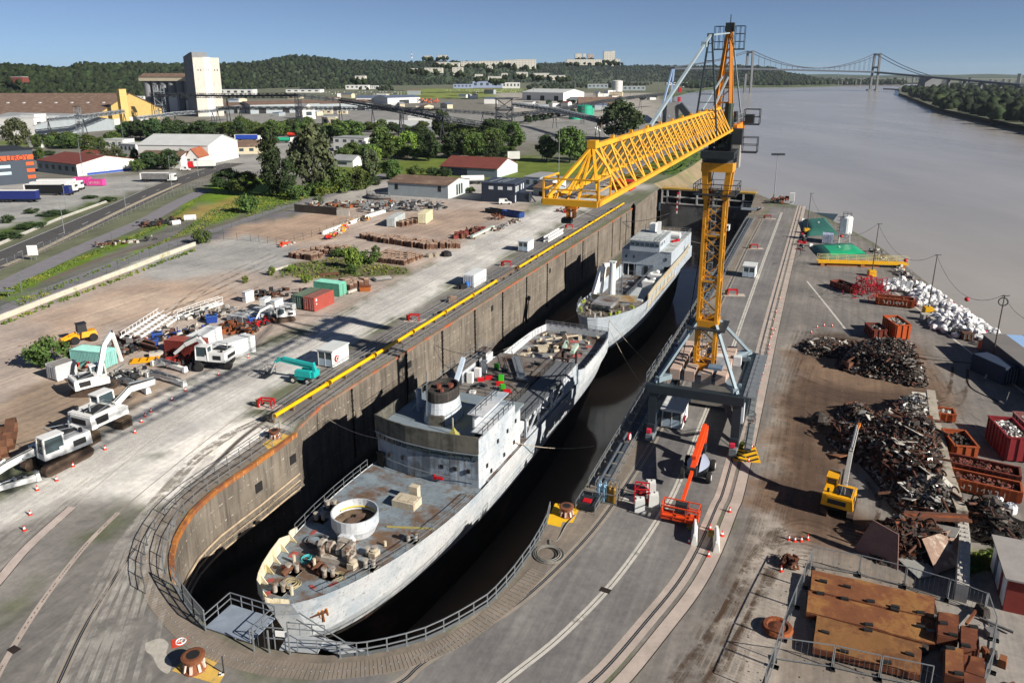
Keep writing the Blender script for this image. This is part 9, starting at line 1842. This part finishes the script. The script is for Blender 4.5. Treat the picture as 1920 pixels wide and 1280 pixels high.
# town on the hill
hc=[((1078,1090),101,113),((1092,1098),101,113),((1102,1112),102,113),((1131,1146),97,119),((1146,1152),96,122),((1150,1162),111,119)]
def hillbox(x0,x1,top,base_px,Y,lab,m,floors=4,group='buildings on the wooded hill'):
    A,B=hp(x0,Y),hp(x1,Y);zt_=ZA(A,top);zb_=ZA(A,base_px)-3;d=B-A;L=d.length;A=A+V_((0,0,zb_));H=zt_-zb_
    t=T('apartment_block',lab,'apartment block',A,0,group);pw=p_('wall',m,t,lambda b:b.b2(0,L,0,min(L,16),0,H));p_('roof',RGR,t,lambda b:b.b2(.4,L-.4,.4,min(L,16)-.4,H,H+.8))
    n=max(2,int(L/6));fl=max(1,int(H/4.2))
    FRONT.append((hp(x0,Y),hp(x1,Y),zb_,H));p_('window',GLASSD,pw,lambda b:[b.b2(L*(i+.36)/n,L*(i+.64)/n,-.12,.05,H*(j+.5)/fl,H*(j+.72)/fl)for i in range(min(n,14))for j in range(min(fl,7))])
TW=mat('tower_white','#bdbab1',.7,0,.08,.02);FRONT=[]
for (x0,x1),tp,bs in hc:hillbox(x0,x1,tp,bs,1990,('slim white tower block of the left pair on the hill','second slim tower block of the left pair','pinkish tower block between the white towers','tall white tower block on the hill','tallest white slab beside the tall tower','low white block at the foot of the tall tower')[hc.index(((x0,x1),tp,bs))],TW if x0!= 1102 else mat('tower_pink','#a99a93',.7))
for x0,x1,tp,bs,Y,lab in ((1062,1128,112,120,1950,'long grey white block below the tower blocks'),(945,975,113,122,1750,'white block at the left of the big hill estate'),(966,1005,112,127,1700,'largest white apartment block of the hill estate'),(864,900,116,122,1720,'white row on the ridge left of the estate'),(900,945,115,122,1740,'cream row on the ridge beside the estate'),(818,842,117,123,1600,'pale row among the trees on the ridge'),(842,862,118,124,1620,'second pale row among the trees'),(796,830,128,134,1480,'white row half way up the hill'),(848,868,127,138,1450,'tall narrow white block half way up the hill'),(770,782,129,132,1460,'small white house at the left half way up'),(796,810,105,110,1900,'small white roof on the skyline'),(822,838,104,109,1900,'second white roof on the skyline'),(914,924,125,131,1500,'small pale house among the trees'),(668,672,144,150,1330,'white ruin wall at the foot of the hill'),(665,684,143,150,1330,'pale house in the trees at the foot of the hill'),(18,40,145,151,1180,'red roofed house alone in the forest'),(940,952,138,143,1400,'pale house below the estate'),(968,990,136,141,1380,'white terrace below the estate'),(1000,1030,138,144,1360,'low white houses right of the terrace'),(1030,1060,142,147,1330,'pale terrace near the meadow'),(890,905,140,146,1350,'small white house above the blue hall'),(915,940,144,150,1320,'pale roofs above the blue hall')):
    hillbox(x0,x1,tp,bs,Y,lab,RRED if 'red roofed' in lab else TW)
pts=[]
for A,B,z0,H in FRONT:
    for k in range(int(5+(B-A).length/5)):
        p=A.lerp(B,U_(-.25,1.25))+V_((0,-U_(4,26),0));r=U_(2.5,4.6);pts.append((p.x,p.y,z0+U_(0,H*.3),r))
clump_mesh('hillside_garden_trees',pts,FM)
p=hp(773,1900);h0,h1=ZA(p,110),ZA(p,97);t=T('radio_mast','red and white radio mast on the skyline','mast',p)
for k in range(4):p_('band',RED if k % 2 else WHITE,t,lambda m:m.tube((0,0,h0+(h1-h0)*k/4),(0,0,h0+(h1-h0)*(k+1)/4),1.4-.25*k,6))
# ---------- suspension bridge ----------
BST=mat('bridge_steel','#3c434d',.6,.1,.08,.02);BCN=mat('bridge_concrete','#6f7174',.8,0,.08,.02)
t2=P(1637,170,RZ);t1y=1960;t1=V_((t1y*(1404-960)/CF*cos(CT),t1y,0))
br=T('suspension_bridge','long suspension bridge with two towers across the river','bridge',(t2.x,t2.y,0));o=V_((t2.x,t2.y,0))
zt2=ZA(t2,100.5);zt1=ZA(t1,95.5);zd2=ZA(t2,133.5);zd1=ZA(t1,127)
bd=(t1-t2);bd.z=0;bd.normalize();bn=V_((-bd.y,bd.x,0))
e_=P(1920,200);e=V_((1560*(1925-960)/CF*cos(CT),1560,0));anc=t2+(t2-t1).normalized()*300;anc=V_((2000*(1742-960)/CF*cos(CT),2010,0));za=ZA(anc,142);ze=ZA(e,157)
lft=t1+(t1-t2)*.5;lft.z=0
dk=[(lft,zd1),(t1,zd1),(t2,zd2),(anc,za),(e,ze)]
p_('deck',BST,br,lambda m:[m.bar(a-o+V_((0,0,za_-a.z-3)),b-o+V_((0,0,zb_-b.z-3)),18,4)for (a,za_),(b,zb_)in zip(dk,dk[1:])])
for p,zt_ in ((t1,zt1),(t2,zt2)):p_('tower',BCN,br,lambda m:([m.bar(p-o+bn*s*10+V_((0,0,-10-p.z)),p-o+bn*s*8+V_((0,0,zt_-p.z)),5.5,5)for s in (-1,1)],[m.bar(p-o-bn*8+V_((0,0,z-p.z)),p-o+bn*8+V_((0,0,z-p.z)),5,5)for z in (zt_-3,zt_*.5+10)]))
p_('main_cable',BST,br,lambda m:([m.path([(t1.lerp(t2,k/24))-o+bn*s*9+V_((0,0,(zt1+(zt2-zt1)*k/24)-(1-(2*k/24-1)**2)*((zt1+zt2)/2-(zd1+zd2)/2-3)-(t1.lerp(t2,k/24)).z))for k in range(25)],.9,5)for s in (-1,1)],[m.path([t2.lerp(anc,k/8)-o+bn*s*9+V_((0,0,zt2+(za-zt2)*k/8-5*sin(PI*k/8)-t2.lerp(anc,k/8).z))for k in range(9)],.9,5)for s in (-1,1)],[m.path([t1.lerp(lft,k/8)-o+bn*s*9+V_((0,0,zt1+(zd1-zt1)*k/8-6*sin(PI*k/8)-t1.lerp(lft,k/8).z))for k in range(9)],.9,5)for s in (-1,1)]))
p_('hanger',BST,br,lambda m:[m.bar(t1.lerp(t2,k/24)-o+bn*s*9+V_((0,0,zd1+(zd2-zd1)*k/24-t1.lerp(t2,k/24).z)),t1.lerp(t2,k/24)-o+bn*s*9+V_((0,0,(zt1+(zt2-zt1)*k/24)-(1-(2*k/24-1)**2)*((zt1+zt2)/2-(zd1+zd2)/2-3)-t1.lerp(t2,k/24).z)),.5)for k in range(1,24)for s in (-1,1)])
p_('anchor_block',BCN,br,lambda m:m.box(anc-o+V_((10,0,za/2-4)),(46,40,za),0,.8));p_('pier',BCN,br,lambda m:[m.bar(anc.lerp(e,k)-o+V_((0,0,-6)),anc.lerp(e,k)-o+V_((0,0,za+(ze-za)*k-5)),7,4)for k in (.28,.45,.62,.8,.95)]);p_('tower_base',BCN,br,lambda m:m.box((0,0,RZ+1),(34,16,5)))
m=MB();q=P(1690,168.5,RZ);m.bar(P(1657,168,RZ)+V_((0,0,2)),P(1686,169.5,RZ)+V_((0,0,2)),5,3);[m.tube(P(1657+k*7,168+.4*k,RZ),P(1657+k*7,168+.4*k,RZ)+V_((0,0,3)),1.5,6)for k in range(5)];m.thing('jetty',BST,'thin dark jetty by the wooded bank below the bridge','jetty')
TWN=mat('town_pale','#b5b2ab',.8,0,.1,.05)
cb=MB();cb.b2(-.5,.5,-.5,.5,0,1);cme=cb.mesh('town_house');cme.materials.append(TWN);rb=MB();rb.b2(-.52,.52,-.52,.52,1,1.06);rme=rb.mesh('town_roof');rme.materials.append(RRED)
for k in range(85):
    x=U_(1535,1925)if k>20 else U_(1540,1620);Y=U_(3000,5200);p=hp(x,Y)
    if x>1740:Y=U_(2200,3600);p=hp(x,Y)
    t=T('town_building','small pale town building on the far bank beyond the bridge','building',p,U_(-.4,.4),'far town beyond the bridge');h=U_(8,22)*(2.4 if RN.random()<.12 else 1)
    for nm,me in (('wall',cme),('roof',rme)):o=bpy.data.objects.new(nm,me);COL.objects.link(o);o.parent=t;o.scale=(U_(18,50)if nm== 'wall' else 1,14,h)
    t.children[1].scale=t.children[0].scale
hz_=MB();vs=[(hp(x,6800).x,6800,z)for x in range(1400,2300,30)for z in (-2,42+(137.6-(141+3*noise.noise((x*.01,0,0))))/1433*6800+3)];n=len(vs)//2
vs+=[(x,y+900,-2)for x,y,z in vs[::2]]
hz_.add(vs,[(2*i,2*i+2,2*i+3,2*i+1)for i in range(n-1)]+[(2*i+1,2*i+3,2*n+i+1,2*n+i)for i in range(n-1)]);hz_.build('distant_hills',mat('distant_hill','#3f4a3a',.95),kind='structure')
# ---------- vehicles ----------
def lorry(label,q,rz,tm,cm,L=13,H=3.9,top=None,cabf=True,tank_=False):
    t=T('lorry',label,'lorry',P(*q),rz,'lorries');
    if tank_:p_('tank',tm,t,lambda m:m.tube((-L/2,0,2.2),(L/2,0,2.2),1.2,16))
    else:p_('trailer',tm,t,lambda m:m.b2(-L/2,L/2,-1.25,1.25,1.2,H));p_('trailer_roof',top or WHITE,t,lambda m:(m.b2(-L/2,L/2,-1.28,1.28,H,H+.08),m.b2(-L/2-.04,-L/2+.5,-1.27,1.27,1.2,H)))
    p_('chassis',DARKST,t,lambda m:m.b2(-L/2,L/2+.5,-.9,.9,.75,1.2))
    for x in (-L/2+1.6,-L/2+2.9,L/2-2,L/2+2.6 if cabf else -L/2+4.2):
        for y in (-1.0,1.0):p_('wheel',BLACK,t,lambda m:m.wheel((x,y,.5),.5,.35,'Y',12))
    if cabf:pcb=p_('cab',cm,t,lambda m:(m.box((L/2+1.7,0,2.1),(2.1,2.4,2.6),0,.92),m.b2(L/2-.2,L/2+2.6,-1.1,1.1,.7,1.0)));p_('windscreen',GLASSD,pcb,lambda m:m.box((L/2+2.72,0,2.5),(.1,2.0,.9)))
NAVY=mat('navy_tarp','#1f2a66',.5,0,.06);BLKT=mat('black_tarp','#17181b',.5)
lorry('navy sided trailer without cab in the truck park',(36,379),.03,NAVY,WHITE,13,4,cabf=False);lorry('black sided lorry with navy cab in the truck park',(85,366),.03,BLKT,NAVY);lorry('white lorry behind the black sided one',(96,361),.05,WHITE,WHITE);lorry('second white lorry at the back of the truck park',(108,356),.05,WHITE,WHITE)
lorry('grey tipper lorry waiting beside the main road',(292,341),-.03,GREYS,WHITE,11,3.6);lorry('red cabbed lorry with pale load at the junction',(385,316),PI+.25,BW,RED,9,3.4);lorry('blue sided lorry parked behind the filling station',(462,264),.02,mat('bright_blue_tarp','#2747a3',.5),WHITE,14);lorry('red and yellow tanker lorry behind the poplar',(556,258),.02,mat('tanker_red','#c0392b',.4),WHITE,12,tank_=True);lorry('green tanker lorry beside the red one',(528,268),.05,mat('tanker_green','#2a9a7a',.4),WHITE,10,tank_=True);lorry('white tanker trailer behind the grey shed',(886,345),.15,WHITE,EXD,9,tank_=True,cabf=False);lorry('white and blue box trailer at the tree row',(963,302),.1,BW,NAVY,6,4.6,cabf=False)
skip('pink skip at the left of the pair by the workshop',P(155,344),.05+PI/2,6,2.4,2.4,mat('skip_pink','#c94a92',.5,0,.06));skip('pink skip with white lettering at the right of the pair',P(181,348),PI/2-.05,6.5,2.4,2.4,mat('skip_pink','#c94a92'))
CARC=[mat('car_'+n,c,.3,.1,.03)for n,c in (('white','#d8d9d9'),('grey','#8a8d90'),('dark','#26292e'),('red','#a31f22'),('blue','#2a4a8a'))]
def car_proto(m,van=False):
    t=T('parked_van' if van else 'parked_car','','van' if van else 'car');h=1.9 if van else 1.45
    pb=p_('body',m,t,lambda b:(b.sidep([(-2.1,.35),(2.1,.35),(2.15,.75),(1.2,.95),(-2.1,.95)],-.85,.85),b.sidep([(-2.1 if van else -1.7,.9),(1.15,.9),(.6,h),(-2.0 if van else -1.3,h)],-.78,.78)))
    p_('window',GLASSD,pb,lambda b:[b.sidep([(-1.2 if not van else -.2,1.0),(.95,1.0),(.55,h-.12),(-1.0 if not van else -.2,h-.12)],s*.785-.01,s*.785+.01)for s in (-1,1)])
    for x in (-.8,.8):
        for y in (-1.3,1.3):p_('wheel',BLACK,t,lambda b:b.wheel((x,y,.33),.33,.2,'X',12))
    return t
v=car_proto(CARC[0],True);v.location=P(947,383);v.rotation_euler=(0,0,-PI/2+.1);v['label']='white panel van parked in front of the navy office'
t=dup(v,P(348,320),-PI/2,'white van parked before the gabled cream house');dup(v,P(438,290),-1.2,'white van at the filling station shop')
pc=[car_proto(c)for c in CARC];usedp=[0]*5
def car(p,rz,lab,k,s=1.0):
    if not usedp[k]:usedp[k]=1;pc[k].location=p;pc[k].rotation_euler=(0,0,rz);pc[k]['label']=lab;pc[k]['group']='parked cars'
    else:c=dup(pc[k],p,rz,lab);c['group']='parked cars'
for k in range(34):car(P(395+U_(0,55),268+U_(0,28)),RN.choice((0,PI/2))+.1,'small car parked at the filling station and roundabout',RN.choice((0,0,1,2,2,4)))
for k in range(70):car(P(825+(k % 35)*4.6+U_(-1,1),170+(k//35)*3.4),RN.choice((0,PI)),'tiny parked vehicle in the row before the long blue hall',RN.choice((0,0,0,1,2)))
for k in range(60):car(P(612+(k % 30)*5.6,173+(k//30)*3.6+U_(0,1)),.2,'tiny parked vehicle in the depot left of the meadow',RN.choice((0,0,0,1,2)))
for i in range(5):
    if not usedp[i]:car(P(1010,214),.4,'lone car in the port yard',i)
pieces_heap('row of orange machines beside the blue roofed sheds',(795,193),(6,22),60,[mat('machine_orange','#c25a28'),GREYS],6,big=4,rz=1.4);pieces_heap('dark telehandler and pallets under the jib tip',(1062,396),(2.5,3.5),30,[EXD,BROWN,RED],1.6)
for x,y,lab in ((1268,166.5,'small grey tug boat moored far behind the jib'),(1281,166.5,'second small tug boat moored at its right'),(1291,166.8,'third small tug boat at the end of the line')):
    p=P(x,y,RZ);t=T('tug_boat',lab,'boat',p,.3,'tug boats');p_('hull',BDK,t,lambda m:m.prism([(-12,-3),(8,-3),(13,0),(8,3),(-12,3)],-1,2.5));p_('deckhouse',BW,t,lambda m:m.b2(-3,5,-2.2,2.2,2.5,7));p_('mast',GREYS,t,lambda m:m.tube((1,0,7),(1,0,14),.3,6))
for x,y in ((1448,160.8),(1455,160.6),(1482,160.4)):p=P(x,y,RZ);t=T('white_boat','small white boat moored at the wooded far bank','boat',p,.2,'small boats at the far bank');p_('hull',WHITE,t,lambda m:m.prism([(-9,-3),(6,-3),(10,0),(6,3),(-9,3)],-1,2.5));p_('cabin',WHITE,t,lambda m:m.b2(-5,3,-2,2,2.5,6))
# mud bank piles near the gate
t=T('old_jetty','curved old concrete jetty with dark piles at the muddy bank','jetty',P(1240,340));q=[P(*a,-1.5)-P(1240,340)for a in ((1180,338),(1230,333),(1262,326),(1275,318),(1282,312))];p_('wall',PALE,t,lambda m:m.barpath(q,1.2,3));p_('pile',BLACK,t,lambda m:[m.bar(p+V_((3,-2,-4)),p+V_((3,-2,2)),.8)for p in q])
# ---------- air ----------
hb_=[P(-260,1500),P(2300,1500)]
air=bpy.data.materials.new('thin_air');air.use_nodes=True;nt=air.node_tree;nt.nodes.clear();ov=nt.nodes.new('ShaderNodeOutputMaterial');pv_=nt.nodes.new('ShaderNodeVolumePrincipled');pv_.inputs['Color'].default_value=(.72,.84,1,1);pv_.inputs['Density'].default_value=3.2e-5;pv_.inputs['Anisotropy'].default_value=.2;nt.links.new(pv_.outputs[0],ov.inputs['Volume'])
m=MB();m.b2(-9400,9500,-400,9900,-19,150);hzo=m.build('haze',air,kind='stuff')
